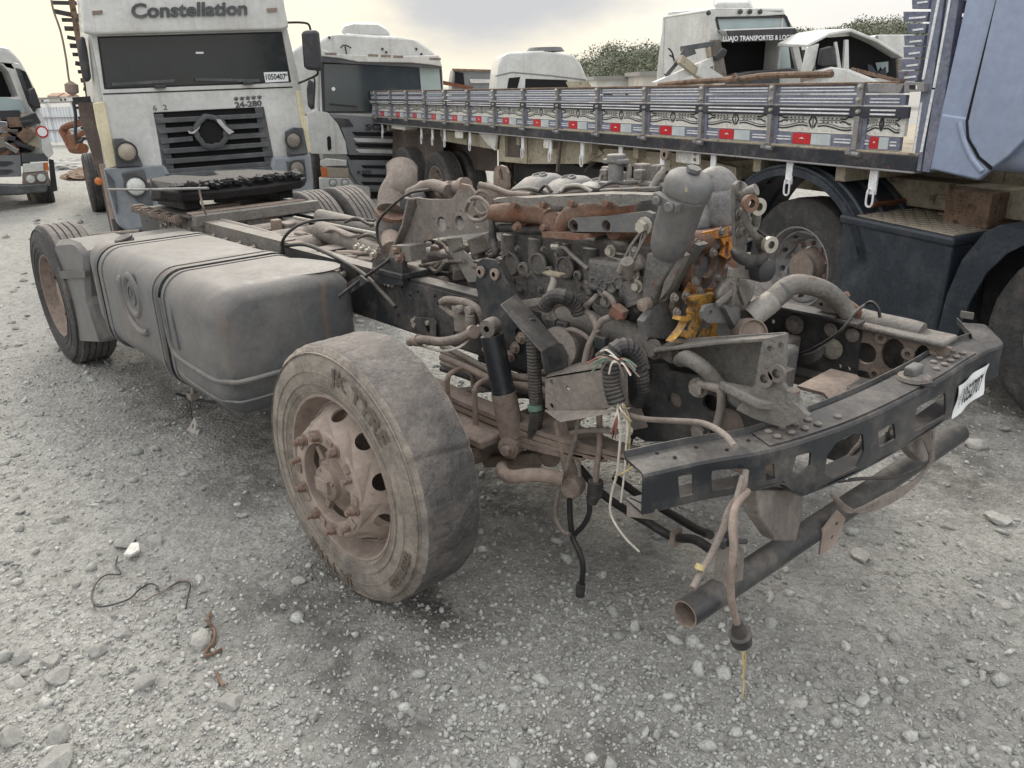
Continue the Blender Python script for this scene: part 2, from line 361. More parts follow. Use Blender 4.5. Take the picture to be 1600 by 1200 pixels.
def lettering(name, s, size, fn, m, parent, th=None, **k):
    """fn maps (x, y, h) to space; th raised height"""
    vs, fs = text_pts(s, size, **k); b = MB()
    if th:
        n = len(vs); P = [fn(x, y, 0) for x, y in vs] + [fn(x, y, th) for x, y in vs]
        ed = {}
        for f in fs:
            for i in range(len(f)): e_ = (f[i], f[(i + 1) % len(f)]); ed[e_] = 1
        side = [(a, b_, b_ + n, a + n) for a, b_ in ed if (b_, a) not in ed]
        b.add(P, [tuple(i + n for i in f) for f in fs] + side)
    else: b.add([fn(x, y, 0) for x, y in vs], fs)
    me = b.mesh(name, m, 0, fixn=bool(th)); o = bpy.data.objects.new(name, me); return link(o, parent)
BOLTS = {}
def bolts(parent, pts, ax, r=.013, h=.014, m='nut_rust', name='bolt'):
    key = (round(r, 4), round(h, 4), m, name)
    if key not in BOLTS: BOLTS[key] = MB().bolt((0, 0, 0), (0, 0, 1), r, h).mesh(name, m, 30)
    q = Vector(ax).to_track_quat('Z', 'Y')
    for p in pts:
        o = bpy.data.objects.new(name, BOLTS[key]); COL.objects.link(o); o.parent = parent
        o.location = Vector(p); o.rotation_euler = q.to_euler()
def rock_mesh(seed, n=2, sx=1, sy=1, sz=.7, rough=.25, m='rock'):
    r = random.Random(seed); bm = bmesh.new(); bmesh.ops.create_icosphere(bm, subdivisions=n, radius=1)
    pl = [(Vector((r.gauss(0, 1), r.gauss(0, 1), r.gauss(0, 1))).normalized(), r.uniform(.55, .9)) for _ in range(11)]
    for v in bm.verts:
        for nrm, d in pl:
            e_ = v.co.dot(nrm) - d
            if e_ > 0: v.co -= nrm * e_
        v.co = Vector((v.co.x * sx, v.co.y * sy, v.co.z * sz)) * (1 + r.uniform(-.02, .02) * rough * 4)
    me = bpy.data.meshes.new('rock'); bm.to_mesh(me); bm.free(); me.materials.append(MATS[m]); return me
# ================================================================== the setting
def vnoise(x, y, sc, seed):
    """smooth value noise on arrays"""
    r = np.random.default_rng(seed); T = r.random((256, 256)); x = x * sc + 100.3; y = y * sc + 57.7
    xi = np.floor(x).astype(int); yi = np.floor(y).astype(int); fx = x - xi; fy = y - yi; fx = fx * fx * (3 - 2 * fx); fy = fy * fy * (3 - 2 * fy)
    g = lambda a, b: T[a % 256, b % 256]
    return (g(xi, yi) * (1 - fx) + g(xi + 1, yi) * fx) * (1 - fy) + (g(xi, yi + 1) * (1 - fx) + g(xi + 1, yi + 1) * fx) * fy - .5
def ground_h(x, y):
    x = np.asarray(x, float); y = np.asarray(y, float)
    d = np.hypot(x, y)
    h = .05 * vnoise(x, y, .6, 1) + .03 * vnoise(x, y, 1.7, 2) + .014 * vnoise(x, y, 6, 3)
    fine = np.clip((14 - d) / 6, 0, 1)
    h += fine * (.010 * vnoise(x, y, 15, 4) + .009 * vnoise(x, y, 33, 5))
    # pressed tyre lane in front of the near wheel and flat ground where the wheels stand
    for cx, cy, r in ((-2.4, 1.3, .5), (-6.45, 1.3, .6), (-6.4, 3.6, .7), (-1.2, 2.2, .4)):
        h = h * (1 - .75 * np.exp(-((x - cx) ** 2 + (y - cy) ** 2) / r ** 2))
    h = h - .02 * fine
    far = np.clip((d - 30) / 60, 0, 1)
    h += far * (1.0 * vnoise(x, y, .03, 8) - .2)
    return h
def axis(lo, hi, step, far, grow=1.22):
    a = list(np.arange(lo, hi + step / 2, step)); s = step; x = a[-1]
    while x < far: s *= grow; x += s; a.append(x)
    s = step; x = a[0]; pre = []
    while x > -far: s *= grow; x -= s; pre.append(x)
    return np.array(pre[::-1] + a)
gx = axis(-6.6, .6, .026, 900); gy = axis(-.9, 5.6, .026, 900)
GX, GY = np.meshgrid(gx, gy, indexing='ij'); GZ = ground_h(GX, GY)
nx, ny = len(gx), len(gy)
gv = np.stack([GX, GY, GZ], -1).reshape(-1, 3)
ii = np.arange(nx * ny).reshape(nx, ny)
gf = np.stack([ii[:-1, :-1], ii[1:, :-1], ii[1:, 1:], ii[:-1, 1:]], -1).reshape(-1, 4)
def np_mesh(name, v, f, k, m, smooth=True):
    me = bpy.data.meshes.new(name); me.vertices.add(len(v)); me.vertices.foreach_set('co', v.astype(np.float32).ravel())
    me.loops.add(f.size); me.loops.foreach_set('vertex_index', f.astype(np.int32).ravel())
    me.polygons.add(len(f)); me.polygons.foreach_set('loop_start', np.arange(len(f), dtype=np.int32) * k); me.polygons.foreach_set('loop_total', np.full(len(f), k, np.int32))
    if smooth: me.polygons.foreach_set('use_smooth', np.ones(len(f), bool))
    me.update(); me.validate(); me.materials.append(m); return me
gm = bpy.data.materials.new('crushed_stone_ground'); gm.use_nodes = True
nt = gm.node_tree; N = nt.nodes; L = nt.links; b = N['Principled BSDF']; b.inputs['Roughness'].default_value = .95; b.inputs['Specular IOR Level'].default_value = .25
tc = N.new('ShaderNodeTexCoord')
def _noise(sc, d=5, r=.6):
    n = N.new('ShaderNodeTexNoise'); n.inputs['Scale'].default_value = sc; n.inputs['Detail'].default_value = d; n.inputs['Roughness'].default_value = r; L.new(tc.outputs['Object'], n.inputs[0]); return n.outputs[0]
def _vor(sc, feat='F1', out=0):
    n = N.new('ShaderNodeTexVoronoi'); n.feature = feat; n.inputs['Scale'].default_value = sc; L.new(tc.outputs['Object'], n.inputs[0]); return n.outputs[out]
def _mr(s, a, b_, c=0, d=1):
    n = N.new('ShaderNodeMapRange'); n.inputs[1].default_value = a; n.inputs[2].default_value = b_; n.inputs[3].default_value = c; n.inputs[4].default_value = d; L.new(s, n.inputs[0]); return n.outputs[0]
def _mix(f, a, b_, mode='MIX'):
    n = N.new('ShaderNodeMixRGB'); n.blend_type = mode
    for i, x in ((0, f), (1, a), (2, b_)):
        if isinstance(x, (int, float)): n.inputs[i].default_value = x
        elif isinstance(x, tuple): n.inputs[i].default_value = (*x, 1)
        else: L.new(x, n.inputs[i])
    return n.outputs[0]
c1 = _mix(_mr(_noise(.9, 6), .35, .65), (.33, .328, .308), (.43, .428, .405))
c2 = _mix(_mr(_noise(7, 6, .7), .3, .7), c1, (.27, .266, .248))
cell = _vor(55, 'F1', 1); sep = N.new('ShaderNodeSeparateColor'); L.new(cell, sep.inputs[0])
c3 = _mix(_mr(sep.outputs[0], 0, 1, 0, .55), c2, (.48, .48, .46))
cell2 = _vor(24, 'F1', 1); sep2 = N.new('ShaderNodeSeparateColor'); L.new(cell2, sep2.inputs[0])
c4 = _mix(_mr(sep2.outputs[1], .5, 1, 0, .5), c3, (.2, .197, .18))
edge = _vor(38, 'DISTANCE_TO_EDGE', 0); c5 = _mix(_mr(edge, 0, .08, .45, 0), c4, (.13, .127, .115))
at = N.new('ShaderNodeAttribute'); at.attribute_name = 'damp_shade'
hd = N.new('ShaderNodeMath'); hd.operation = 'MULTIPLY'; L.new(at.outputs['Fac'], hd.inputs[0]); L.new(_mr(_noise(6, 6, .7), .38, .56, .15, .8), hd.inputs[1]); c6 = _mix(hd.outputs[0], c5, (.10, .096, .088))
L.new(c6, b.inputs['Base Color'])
bp = N.new('ShaderNodeBump'); bp.inputs['Strength'].default_value = .9; bp.inputs['Distance'].default_value = .012
hs = N.new('ShaderNodeMath'); hs.operation = 'ADD'; L.new(_mr(_vor(42), 0, .8, 1, 0), hs.inputs[0]); L.new(_mr(_noise(90, 5, .7), 0, 1), hs.inputs[1])
L.new(hs.outputs[0], bp.inputs['Height']); L.new(bp.outputs[0], b.inputs['Normal'])
gme = np_mesh('ground', gv, gf, 4, gm)
STAINS_SHADE = [(*Frame(0, 0, 0).at(u, v, z=0)[:2], r_) for u, v, r_ in ((420, 760, .35), (500, 930, .35), (560, 1020, .28), (620, 1130, .25), (700, 950, .3), (650, 800, .4), (760, 740, .5), (900, 1180, .2), (1350, 640, .6), (1560, 620, .8), (1500, 560, .9), (1480, 720, .4), (450, 660, .5), (300, 620, .5), (1250, 760, .4))]  # damp stains; those below the blue truck's box also paint its shade
def damp_shade(x, y):
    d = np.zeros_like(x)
    for cx, cy, r_ in STAINS_SHADE: d = np.maximum(d, np.exp(-((x - cx) ** 2 + (y - cy) ** 2) / r_ ** 2 * 1.4))
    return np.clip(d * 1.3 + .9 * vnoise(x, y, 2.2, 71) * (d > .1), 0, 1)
at_ = gme.attributes.new('damp_shade', 'FLOAT', 'POINT'); at_.data.foreach_set('value', damp_shade(gv[:, 0], gv[:, 1]).astype(np.float32))
go = bpy.data.objects.new('ground', gme); link(go); tag(go, kind='structure')

# loose gravel, nobody could count it
def gravel_cloud(name, n, rmin, rmax, smin, smax, seed, keep):
    r = np.random.default_rng(seed)
    bm = bmesh.new(); bmesh.ops.create_icosphere(bm, subdivisions=1, radius=1); bm.verts.ensure_lookup_table()
    base = np.array([v.co[:] for v in bm.verts]); tri = np.array([[v.index for v in f.verts] for f in bm.faces]); bm.free()
    # sample inside the sector that the place in front of the camera covers, wider than the picture
    ang = r.uniform(math.radians(70), math.radians(215), n); u = r.random(n); rad = rmin * (rmax / rmin) ** u
    x = rad * np.cos(ang); y = rad * np.sin(ang)
    msk = r.random(n) < keep(x, y); x = x[msk]; y = y[msk]; n = len(x)
    size = smin * (smax / smin) ** (r.random(n) ** 2.0) * (1 + .25 * np.clip(np.hypot(x, y) / 8, 0, 2))
    var = 24; shapes = np.stack([base * (1 + r.uniform(-.42, .3, (12, 1))) * r.uniform([.7, .6, .38], [1.35, 1.1, .8]) for _ in range(var)])
    sh = shapes[r.integers(0, var, n)]
    q = r.normal(size=(n, 4)); q[:, 1:3] *= .35; q /= np.linalg.norm(q, axis=1)[:, None]; w, a, b_, c = q.T
    R = np.stack([1 - 2 * (b_ ** 2 + c ** 2), 2 * (a * b_ - w * c), 2 * (a * c + w * b_), 2 * (a * b_ + w * c), 1 - 2 * (a ** 2 + c ** 2), 2 * (b_ * c - w * a), 2 * (a * c - w * b_), 2 * (b_ * c + w * a), 1 - 2 * (a ** 2 + b_ ** 2)], -1).reshape(n, 3, 3)
    V = np.einsum('nij,nkj->nki', R, sh) * size[:, None, None]
    V += np.stack([x, y, ground_h(x, y) + size * .22], -1)[:, None, :]
    F = tri[None] + (np.arange(n) * 12)[:, None, None]
    o = bpy.data.objects.new(name, np_mesh(name, V.reshape(-1, 3), F.reshape(-1, 3), 3, MATS['gravel'], False)); link(o)
    tag(o, kind='stuff'); return o
def gmask(x, y):
    m = vnoise(x, y, .9, 21) + .5 * vnoise(x, y, 2.4, 22)
    return np.clip(.5 + 1.6 * m, .12, 1) * (1 - .6 * damp_shade(x, y))
g1 = gravel_cloud('loose_gravel', 125000, .6, 9, .0035, .013, 11, gmask)
tag(g1, 'grey angular gravel scattered thickly over the yard round the stripped truck', 'gravel')
g3 = gravel_cloud('fine_chippings', 105000, .6, 5.0, .002, .006, 13, lambda x, y: np.clip(.75 + .9 * vnoise(x, y, 1.3, 40), .2, 1) * (1 - .5 * damp_shade(x, y)))
tag(g3, 'fine pale stone chippings pressed into the near ground', 'gravel')
g2 = gravel_cloud('coarse_gravel', 9500, 1.6, 24, .010, .030, 12, lambda x, y: np.clip(.35 + 1.3 * vnoise(x, y, .6, 30), .06, 1))
tag(g2, 'larger broken stones mixed through the grey gravel of the yard', 'gravel')

# single stones big enough to point at
def stone(u, v, px, seed, label=None, group=None, m='rock', flat=.6, z=0):
    p = Frame(0, 0, 0).at(u, v, z=0); d = (p - Vector(CAMPOS)).length; s = px / FPX * d / 2 * .8
    r = random.Random(seed)
    me = rock_mesh(seed, 3, r.uniform(.85, 1.25), r.uniform(.75, 1.05), flat * r.uniform(.85, 1.2), m=m)
    me.name = 'stone'; o = bpy.data.objects.new('stone', me); link(o); o.scale = (s, s, s); o.rotation_euler = (r.uniform(-.25, .25), r.uniform(-.25, .25), r.uniform(0, 6.28))
    o.location = (p.x, p.y, float(ground_h(p.x, p.y)) + s * flat * .28)
    return tag(o, label, 'stone', group)
stone(312, 995, 52, 1, 'pale round stone beside the rust brown strip, left foreground', m='rock_pale')
stone(225, 1062, 36, 2, 'smooth oval grey stone left of the rust brown strip')
stone(360, 1092, 50, 3, 'flat slab of rock half sunk in gravel below the rust strip', flat=.4)
stone(90, 1140, 48, 4, 'blocky grey rock near the lower left corner of the picture')
stone(85, 1178, 60, 5, 'broad flat grey rock at the bottom left edge', flat=.45)
stone(14, 1140, 46, 6, 'dark grey rock cut by the left edge of the picture')
stone(30, 1022, 38, 7, 'rounded grey rock, left one of the pair by the left edge')
stone(76, 1024, 34, 8, 'lighter rock, right one of the pair by the left edge')
stone(24, 1055, 34, 9, 'pointed pale stone just below the rock pair at left edge', m='rock_pale')
stone(88, 1050, 46, 10, 'low grey rock behind the blocky lower left rock', flat=.45)
stone(192, 982, 36, 11, 'flat grey stone casting shade left of the cable end', flat=.45)
stone(195, 848, 44, 12, 'wide pale grey stone beside the white paper scrap', flat=.4)
stone(240, 846, 40, 13, 'flat bluish stone just right of the white paper scrap', flat=.4)
stone(92, 815, 28, 14, 'small dark grey stone left of the white paper scrap')
stone(282, 962, 22, 15, 'pair stone of pale grey under the end of the black cable', m='rock_pale')
stone(466, 903, 28, 16, 'pale flat stone on gravel left of the big front wheel', m='rock_pale', flat=.5)
stone(150, 1010, 30, 17, 'brownish grey stone lying above the oval smooth one')
stone(1345, 868, 40, 18, 'pale boulder at right by the front tyre of the blue truck', m='rock_pale')
stone(1560, 805, 40, 19, 'flat whitish stone on the gravel bank at right', m='rock_pale', flat=.5)
stone(1565, 940, 30, 20, 'whitish stone near the right edge below the gravel bank', m='rock_pale')
stone(1530, 690, 44, 21, 'pale angular rock behind the bumper end at right', m='rock_pale')
stone(1245, 1095, 30, 22, 'brownish pale stone under the dangling brown plug', m='rock_pale')
far = random.Random(5)
for k in range(46):
    u, v = far.uniform(2, 330), far.uniform(600, 1190)
    stone(u, v, far.uniform(11, 19), 100 + k, 'small grey angular stone loose on the gravel at lower left', 'small loose stones at lower left')
for k in range(34):
    u, v = far.uniform(1180, 1595), far.uniform(740, 1190)
    stone(u, v, far.uniform(14, 24), 200 + k, 'small grey angular stone loose on the gravel at lower right', 'small loose stones at lower right')
for k in range(22):
    u, v = far.uniform(560, 1150), far.uniform(960, 1190)
    stone(u, v, far.uniform(14, 22), 300 + k, 'small grey angular stone loose on the gravel at bottom centre', 'small loose stones at bottom centre')
for k in range(40):
    u, v = far.uniform(2, 150), far.uniform(330, 620)
    stone(u, v, far.uniform(9, 17), 400 + k, 'small grey rubble stone on the ground left of the rear wheel', 'rubble stones left of the rear wheel')

# ------------------------------------------------------------------ hills, far wood and far buildings
def ridge(name, pts, depth, thick, m, step=12):
    """terrain hump whose crest passes through the given picture points at the given distance"""
    v = []; f = []; K = len(pts)
    for u, vv in pts:
        for dd, drop in ((-.75, 1.0), (-.35, .55), (0, 0), (.5, .3), (1, 1)):
            p = at_depth(u, vv, depth); q = at_depth(u, vv, depth + dd * thick); z = p[2] * (1 - drop) - (2.5 if drop == 1 else 0)
            v.append((q[0], q[1], z))
    for i in range(K - 1):
        for j in range(4): a = i * 5 + j; f.append((a, a + 5, a + 6, a + 1))
    return tag(MB().add(v, f).build(name, m, None, 60), kind='structure')
mat('hill_green', (.07, .085, .05), .95, scale=.05, var=.4, bump=0)
ridge('hill', [(560, 150), (700, 140), (860, 121), (905, 104), (960, 94), (1000, 88), (1060, 86), (1150, 74), (1250, 60), (1330, 52), (1420, 53), (1520, 57), (1700, 66), (1900, 90)], 190, 60, 'hill_green')
ridge('hill', [(-500, 160), (-200, 158), (0, 158), (60, 158), (110, 156), (200, 158), (420, 152), (560, 146)], 330, 60, 'hill_green')
def leaf_cloud(v, f, c, rx, rz, n, s, r):
    for _ in range(n):
        d = Vector((r.gauss(0, 1), r.gauss(0, 1), r.gauss(0, 1))).normalized() * (r.random() ** .4)
        p = Vector(c) + Vector((d.x * rx, d.y * rx, d.z * rz))
        a = Vector((r.gauss(0, 1), r.gauss(0, 1), r.gauss(0, 1))).normalized(); b_ = a.orthogonal().normalized(); e_ = a.cross(b_); k = len(v); q = s * r.uniform(.6, 1.3)
        v += [tuple(p + b_ * q), tuple(p + e_ * q * .8), tuple(p - b_ * q * .9), tuple(p - e_ * q * .8)]; f.append((k, k + 1, k + 2, k + 3))
def crest(u):
    P = [(905, 94), (960, 85), (1000, 78), (1060, 77), (1150, 64), (1250, 51), (1330, 43), (1420, 44), (1500, 48), (1600, 55)]
    for (a, b_), (c, d) in zip(P, P[1:]):
        if a <= u <= c: return b_ + (d - b_) * (u - a) / (c - a)
    return 104 if u < 905 else 66
r = random.Random(3); v, f = [], []; v2, f2 = [], []
for k in range(560):
    u = r.uniform(890, 1500); t = r.random(); vv = crest(u) + 3 + 5 * math.sin(u * .031) + 3.5 * math.sin(u * .083 + 1) + t * 48; dpt = 190 - t * 42 + r.uniform(-4, 4); p = at_depth(u, vv, dpt)
    R_ = r.choice((1.5, 2.0, 2.6, 3.4, 4.4)); big = math.sin(u * .05 + t * 7) + r.uniform(-1, 1) < .55
    leaf_cloud(v if big else v2, f if big else f2, p, R_, R_ * r.uniform(.6, .9), int(44 * R_ ** 1.5), .22, r)
tag(MB().add(v, f).build('hillside_wood', 'leaf', None, 0), 'dark green wood covering the hill behind the trucks', 'wood', kind='stuff')
tag(MB().add(v2, f2).build('pale_scrub', 'leaf_pale', None, 0), 'paler green crowns scattered through the wood on the hill', 'wood', kind='stuff')
# single trees that break the skyline
TREES = [(930, 100, 34, 'low round tree at the left end of the hill wood'), (962, 88, 44, 'broad dark crown left of the tallest centre crown on the hill'), (995, 84, 40, 'tallest crown of the hill wood left of the white sleeper cab'),
         (1018, 88, 34, 'dark crown touching the white sleeper cab on its left'), (1262, 50, 30, 'feathery tree on the skyline right of the white sleeper cab'), (1300, 46, 26, 'small round skyline tree above the crushed white cab'),
         (1322, 47, 30, 'spreading skyline tree above the crushed cab roof'), (1352, 44, 30, 'skyline tree with two lobes above the crushed cab'), (1382, 46, 34, 'wide skyline tree above the far white trailer'), (1408, 42, 30, 'skyline tree just left of the blue headboard')]
for k, (u, vv, px, lab) in enumerate(TREES):
    d = 186; p = at_depth(u, vv - 6, d); h = px / FPX * d; r = random.Random(50 + k)
    base = Vector((p[0], p[1], p[2] - h * .5)); t = thing('far_tree', lab, 'tree', loc=base - Vector((0, 0, h * .6)), group='trees on the skyline')
    v, f = [], []
    for q in range(5):
        c = Vector((r.uniform(-.3, .3) * h, r.uniform(-.2, .2) * h, h * .75 + r.uniform(-.25, .2) * h)); leaf_cloud(v, f, c, h * .26, h * .2, 170, h * .034, r)
    MB().add(v, f).build('crown', 'leaf_pale' if k in (4, 7) else 'leaf', t, 0)
    MB().tube([(0, 0, -h), (0, 0, h * .3), (h * .05, 0, h * .8)], [h * .05, h * .03, h * .015], 6).build('trunk', 'bark', t)

def block(u0, u1, vt, vb, d, name, label, cat, wall, roof, wins=0, dep=8, group=None, gable=0):
    """far building: front wall between two picture columns at distance d"""
    a = at_depth(u0, vb, d); b_ = at_depth(u1, vb, d); top = at_depth((u0 + u1) / 2, vt, d)[2]; bot = -1.0
    c = (a + b_) / 2; ang = math.atan2(b_[1] - a[1], b_[0] - a[0]); w = math.hypot(b_[0] - a[0], b_[1] - a[1]); h = top - bot
    t = thing(name, label, cat, loc=(c[0], c[1], bot), rz=ang, group=group)
    MB().bb((-w / 2, 0, 0), (w / 2, dep, h)).build('wall', wall, t)
    if gable: MB().sweep([[(-w / 2 - .3, -.3, h), (-w / 2 - .3, dep + .3, h), (-w / 2 - .3, dep / 2, h + gable)], [(w / 2 + .3, -.3, h), (w / 2 + .3, dep + .3, h), (w / 2 + .3, dep / 2, h + gable)]]).build('roof', roof, t)
    else: MB().bb((-w / 2 - .3, -.4, h), (w / 2 + .3, dep + .3, h + .3)).build('roof', roof, t)
    for i in range(wins):
        x = -w / 2 + w * (i + .5) / wins; fr_ = MB().bb((x - w * .1 / max(1, wins / 2), -.05, h * .55), (x + w * .1 / max(1, wins / 2), .02, h * .8)).build('window', 'glass_dark', t)
    return t
block(932, 1003, 124, 140, 70, 'warehouse', 'low white shed with small window behind the truck bed', 'shed', 'building_pale', 'roof_grey', 2)
block(1003, 1030, 118, 140, 62, 'warehouse', 'beige lean-to shed left of the white sleeper cab', 'shed', 'building_wall', 'roof_grey', 0)
block(76, 92, 150, 160, 260, 'distant_house', 'cream house with pale roof on the far left horizon', 'house', 'building_wall', 'roof_tile', 2, gable=1)
block(93, 106, 151, 160, 260, 'distant_house', 'small house right of the cream one on the horizon', 'house', 'building_pale', 'roof_tile', 2, gable=1)
block(60, 74, 154, 162, 250, 'distant_house', 'low grey house left of the cream one on the horizon', 'house', 'building_wall', 'roof_grey', 1)
# white corrugated fence at the left edge of the yard
A = at_depth(40, 180, 34); B_ = at_depth(200, 180, 31); ang = math.atan2(B_[1] - A[1], B_[0] - A[0]); W = math.hypot(B_[0] - A[0], B_[1] - A[1])
t = thing('white_fence', 'white sheet metal fence on steel posts between the left trucks', 'fence', loc=(A[0], A[1], 0), rz=ang)
n_ = 4
for i in range(n_):
    x0, x1 = W * i / n_, W * (i + 1) / n_
    b = MB()
    for j in range(16):
        xa = x0 + (x1 - x0) * j / 16; xb = x0 + (x1 - x0) * (j + 1) / 16; o = .03 * (j % 2)
        b.bb((xa, o, .05), (xb, o + .03, 1.45))
    b.build('sheet', 'fence_white', t); 
    MB().bb((x1 - .05, -.06, 0), (x1 + .05, .1, 1.75)).build('post', 'fence_white', t)
for z in (.5, 1.0, 1.62): MB().bb((0, -.09, z), (W, -.03, z + .05)).build('rail', 'steel_bar', t)

def hump(u, v_, d, w, h, seed, name, label, m='rock'):
    p = at_depth(u, v_, d); r = random.Random(seed); me = rock_mesh(seed, 4, 1.2, .8, .45, 1, m=m); me.name = name
    o = bpy.data.objects.new(name, me); link(o); o.location = (p[0], p[1], 0); o.scale = (w, w, h * 2); return tag(o, label, 'rubble')
hump(100, 250, 22, 1.1, .35, 61, 'rubble_heap', 'low heap of grey rubble before the white fence')
hump(135, 258, 19, .8, .28, 62, 'rubble_heap', 'brown tinged rubble heap under the rusty scrap frame', 'wood_worn')
# rusty scrap frame in front of the fence
F0 = Frame(*at_depth(118, 225, 24)[:2], 0)
t = thing('scrap_frame', 'rusty bent scrap frame leaning before the white fence', 'scrap', F0); g = lambda u, v: F0.at(u, v, y=0)
MB().tube([g(97, 205), g(100, 200), g(108, 196), g(125, 192)], .1, 8).tube([g(100, 205), g(108, 220), g(114, 232), g(130, 232)], .16, 8).tube([g(112, 215), g(130, 208)], .08, 8).build('bent_beam', 'rust_heavy', t)
MB().box(g(118, 222), (.7, .25, .45)).build('housing', 'rust_heavy', t, bevel=.03)

# litter on the ground
def litter_tube(name, pts, r, m, label, cat, kk=4):
    G = Frame(0, 0, 0); P = []
    for q in pts:
        p = G.at(q[0], q[1], z=0); P.append((p.x, p.y, float(ground_h(p.x, p.y)) + .014 + (q[2] if len(q) > 2 else 0)))
    o = MB().tube(smoothpath(P, kk), r, 6).build(name, m, None); return tag(o, label, cat)
litter_tube('wire', [(184, 868), (180, 880), (188, 893), (165, 897), (150, 910), (143, 925), (148, 943), (165, 944), (200, 934), (215, 920), (232, 910), (245, 914), (250, 923), (270, 912), (285, 907), (297, 912), (293, 935), (290, 950)], .0035, 'cable_black', 'thin black cable snaking across gravel at left foreground', 'cable')
litter_tube('wire', [(205, 934), (225, 936), (240, 928), (262, 918), (280, 904), (300, 908), (305, 915)], .003, 'dusty_hose', 'dusty loop of thin wire tangled in the black cable at left', 'wire')
litter_tube('rusty_strip', [(328, 955), (325, 968), (334, 982), (333, 998), (323, 1012), (320, 1020), (330, 1018), (346, 1010)], .007, 'wood_worn', 'rust brown crumpled strip curled round the pale stone', 'scrap')
litter_tube('rusty_strip', [(338, 1050), (343, 1062), (350, 1070)], .006, 'wood_worn', 'short rust brown scrap below the crumpled strip', 'scrap')
b = MB(); G = Frame(0, 0, 0); pp = [G.at(u, v, z=.02) for u, v in ((193, 866), (205, 848), (216, 847), (218, 858), (205, 866))]
b.add([tuple(p) for p in pp] + [(p.x, p.y, p.z - .01) for p in pp], [(0, 1, 2, 3, 4), (9, 8, 7, 6, 5)] + [(i, (i + 1) % 5, (i + 1) % 5 + 5, i + 5) for i in range(5)])
tag(b.build('paper_scrap', 'board_white', None), 'crumpled white paper scrap on the gravel at left', 'litter')
litter_tube('wire', [(345, 400 + 395), (250, 800 + 15), (262, 805)], .006, 'cable_black', 'short black rag of rubber on gravel above the pale stones', 'litter') if False else None
# ================================================================== the stripped truck chassis
T = Frame(0, 2.5, 0)
TR = thing('truck_chassis', 'stripped dusty truck chassis with bare engine, fuel tank and black bumper beam, no cab', 'truck chassis', T)
def P(u, v, y): return T.at(u, v, y=y)
def PZ(u, v, z): return T.at(u, v, z=z)
def PX(u, v, x): return T.at(u, v, x=x)
def poly_y(pts, y): return [(P(u, v, y).x, P(u, v, y).z) for u, v in pts]
def hole_y(u, v, y, r, n=14, ry=None): p = P(u, v, y); return circ(p.x, p.z, r, n, ry)
def plate_y(name, pts, y, th, m, holes=(), parent=None, bevel=0, fn=None):
    return MB().plate(poly_y(pts, y), [hole_y(h[0], h[1], y, h[2], ry=h[3] if len(h) > 3 else None) for h in holes], MXZ(y), th, fn=fn).build(name, m, parent or TR, 30)
def hose(name, pts, r, m, parent=None, n=10, kk=6, corr=0):
    path = smoothpath([P(*q) for q in pts], kk)
    if corr: path = resample(path, corr)
    if isinstance(r, (list, tuple)):
        a = np.interp(np.linspace(0, 1, len(path)), np.linspace(0, 1, len(r)), r); r = list(a)
    return MB().tube(path, r, n, corr=.14 if corr else 0).build(name, m, parent or TR, 60 if not corr else 20)
def resample(path, step):
    out = [path[0]]; acc = 0
    for a, b in zip(path, path[1:]):
        d = (b - a).length; t = step - acc
        while t <= d: out.append(a.lerp(b, t / d)); t += step
        acc = (acc + d) % step
    return out if len(out) > 3 else path

# ---- frame rails (C sections opening inwards)
RO, RI = -.39, .39; ZT = 1.0; ZB = .73
def rail(side, x0, x1, holes):
    y = side * .39; s = -side          # flanges run inwards
    r = random.Random(4 if side < 0 else 9); hl = []
    for i in range(holes):
        cx = x0 + .15 + (x1 - x0 - .3) * i / max(1, holes - 1) + r.uniform(-.02, .02)
        for cz in r.sample((.78, .82, .87, .91, .95), 2): hl.append(circ(cx, cz, .0085, 7))
    b = MB().plate([(x0, ZB), (x1, ZB), (x1, ZT), (x0, ZT)], hl, MXZ(y if side < 0 else y - .008), .008)
    y0, y1 = sorted((y + s * .008, y + s * .085)); b.bb((x0, y0, ZT - .009), (x1, y1, ZT - .001)); b.bb((x0, y0, ZB), (x1, y1, ZB + .009))
    return b.build('frame_rail', 'frame_paint', TR, 30)
rail(-1, -6.75, -1.12, 46); rail(1, -6.75, -1.3, 40)
# doubling plate on the near rail, proud of the web, and its fixings
MB().plate([(-3.25, .745), (-2.45, .745), (-2.35, .985), (-3.25, .985)], [circ(-3.15 + i * .11, .80 + .12 * (i % 2), .01, 8) for i in range(7)] + [circ(-3.1 + i * .13, .95, .009, 8) for i in range(5)], MXZ(-.40), .008).build('reinforcement', 'frame_paint', TR, 30)
MB().plate([(-6.3, .76), (-4.36, .76), (-4.3, 1.03), (-6.3, 1.03)], [], MXZ(-.407), .012).bb((-6.3, -.395, 1.022), (-4.3, -.31, 1.03)).build('reinforcement', 'cast_grey', TR, 30)
for x in (-6.55, -5.9, -5.0, -4.25, -3.45): MB().bb((x - .05, -.38, .78), (x + .05, .38, .95)).bb((x - .07, -.38, .95), (x + .07, .38, .958)).build('crossmember', 'dusty_steel', TR, 30, bevel=.006)
bolts(TR, [(-6.15 + i * .1, -.412, .93 + .02 * (i % 2)) for i in range(16)], (0, -1, 0), .013, .03, 'zinc')
bolts(TR, [P(u, v, -.405) for u, v in ((560, 385), (568, 388), (577, 391), (586, 397), (594, 436), (600, 438), (607, 441), (613, 443), (522, 420), (530, 424), (538, 428), (650, 500), (673, 503), (652, 507))], (0, -1, 0), .012, .025, 'zinc')
bolts(TR, [PZ(u, v, 1.0) for u, v in ((500, 392), (508, 395), (516, 398))], (0, 0, 1), .012, .012)

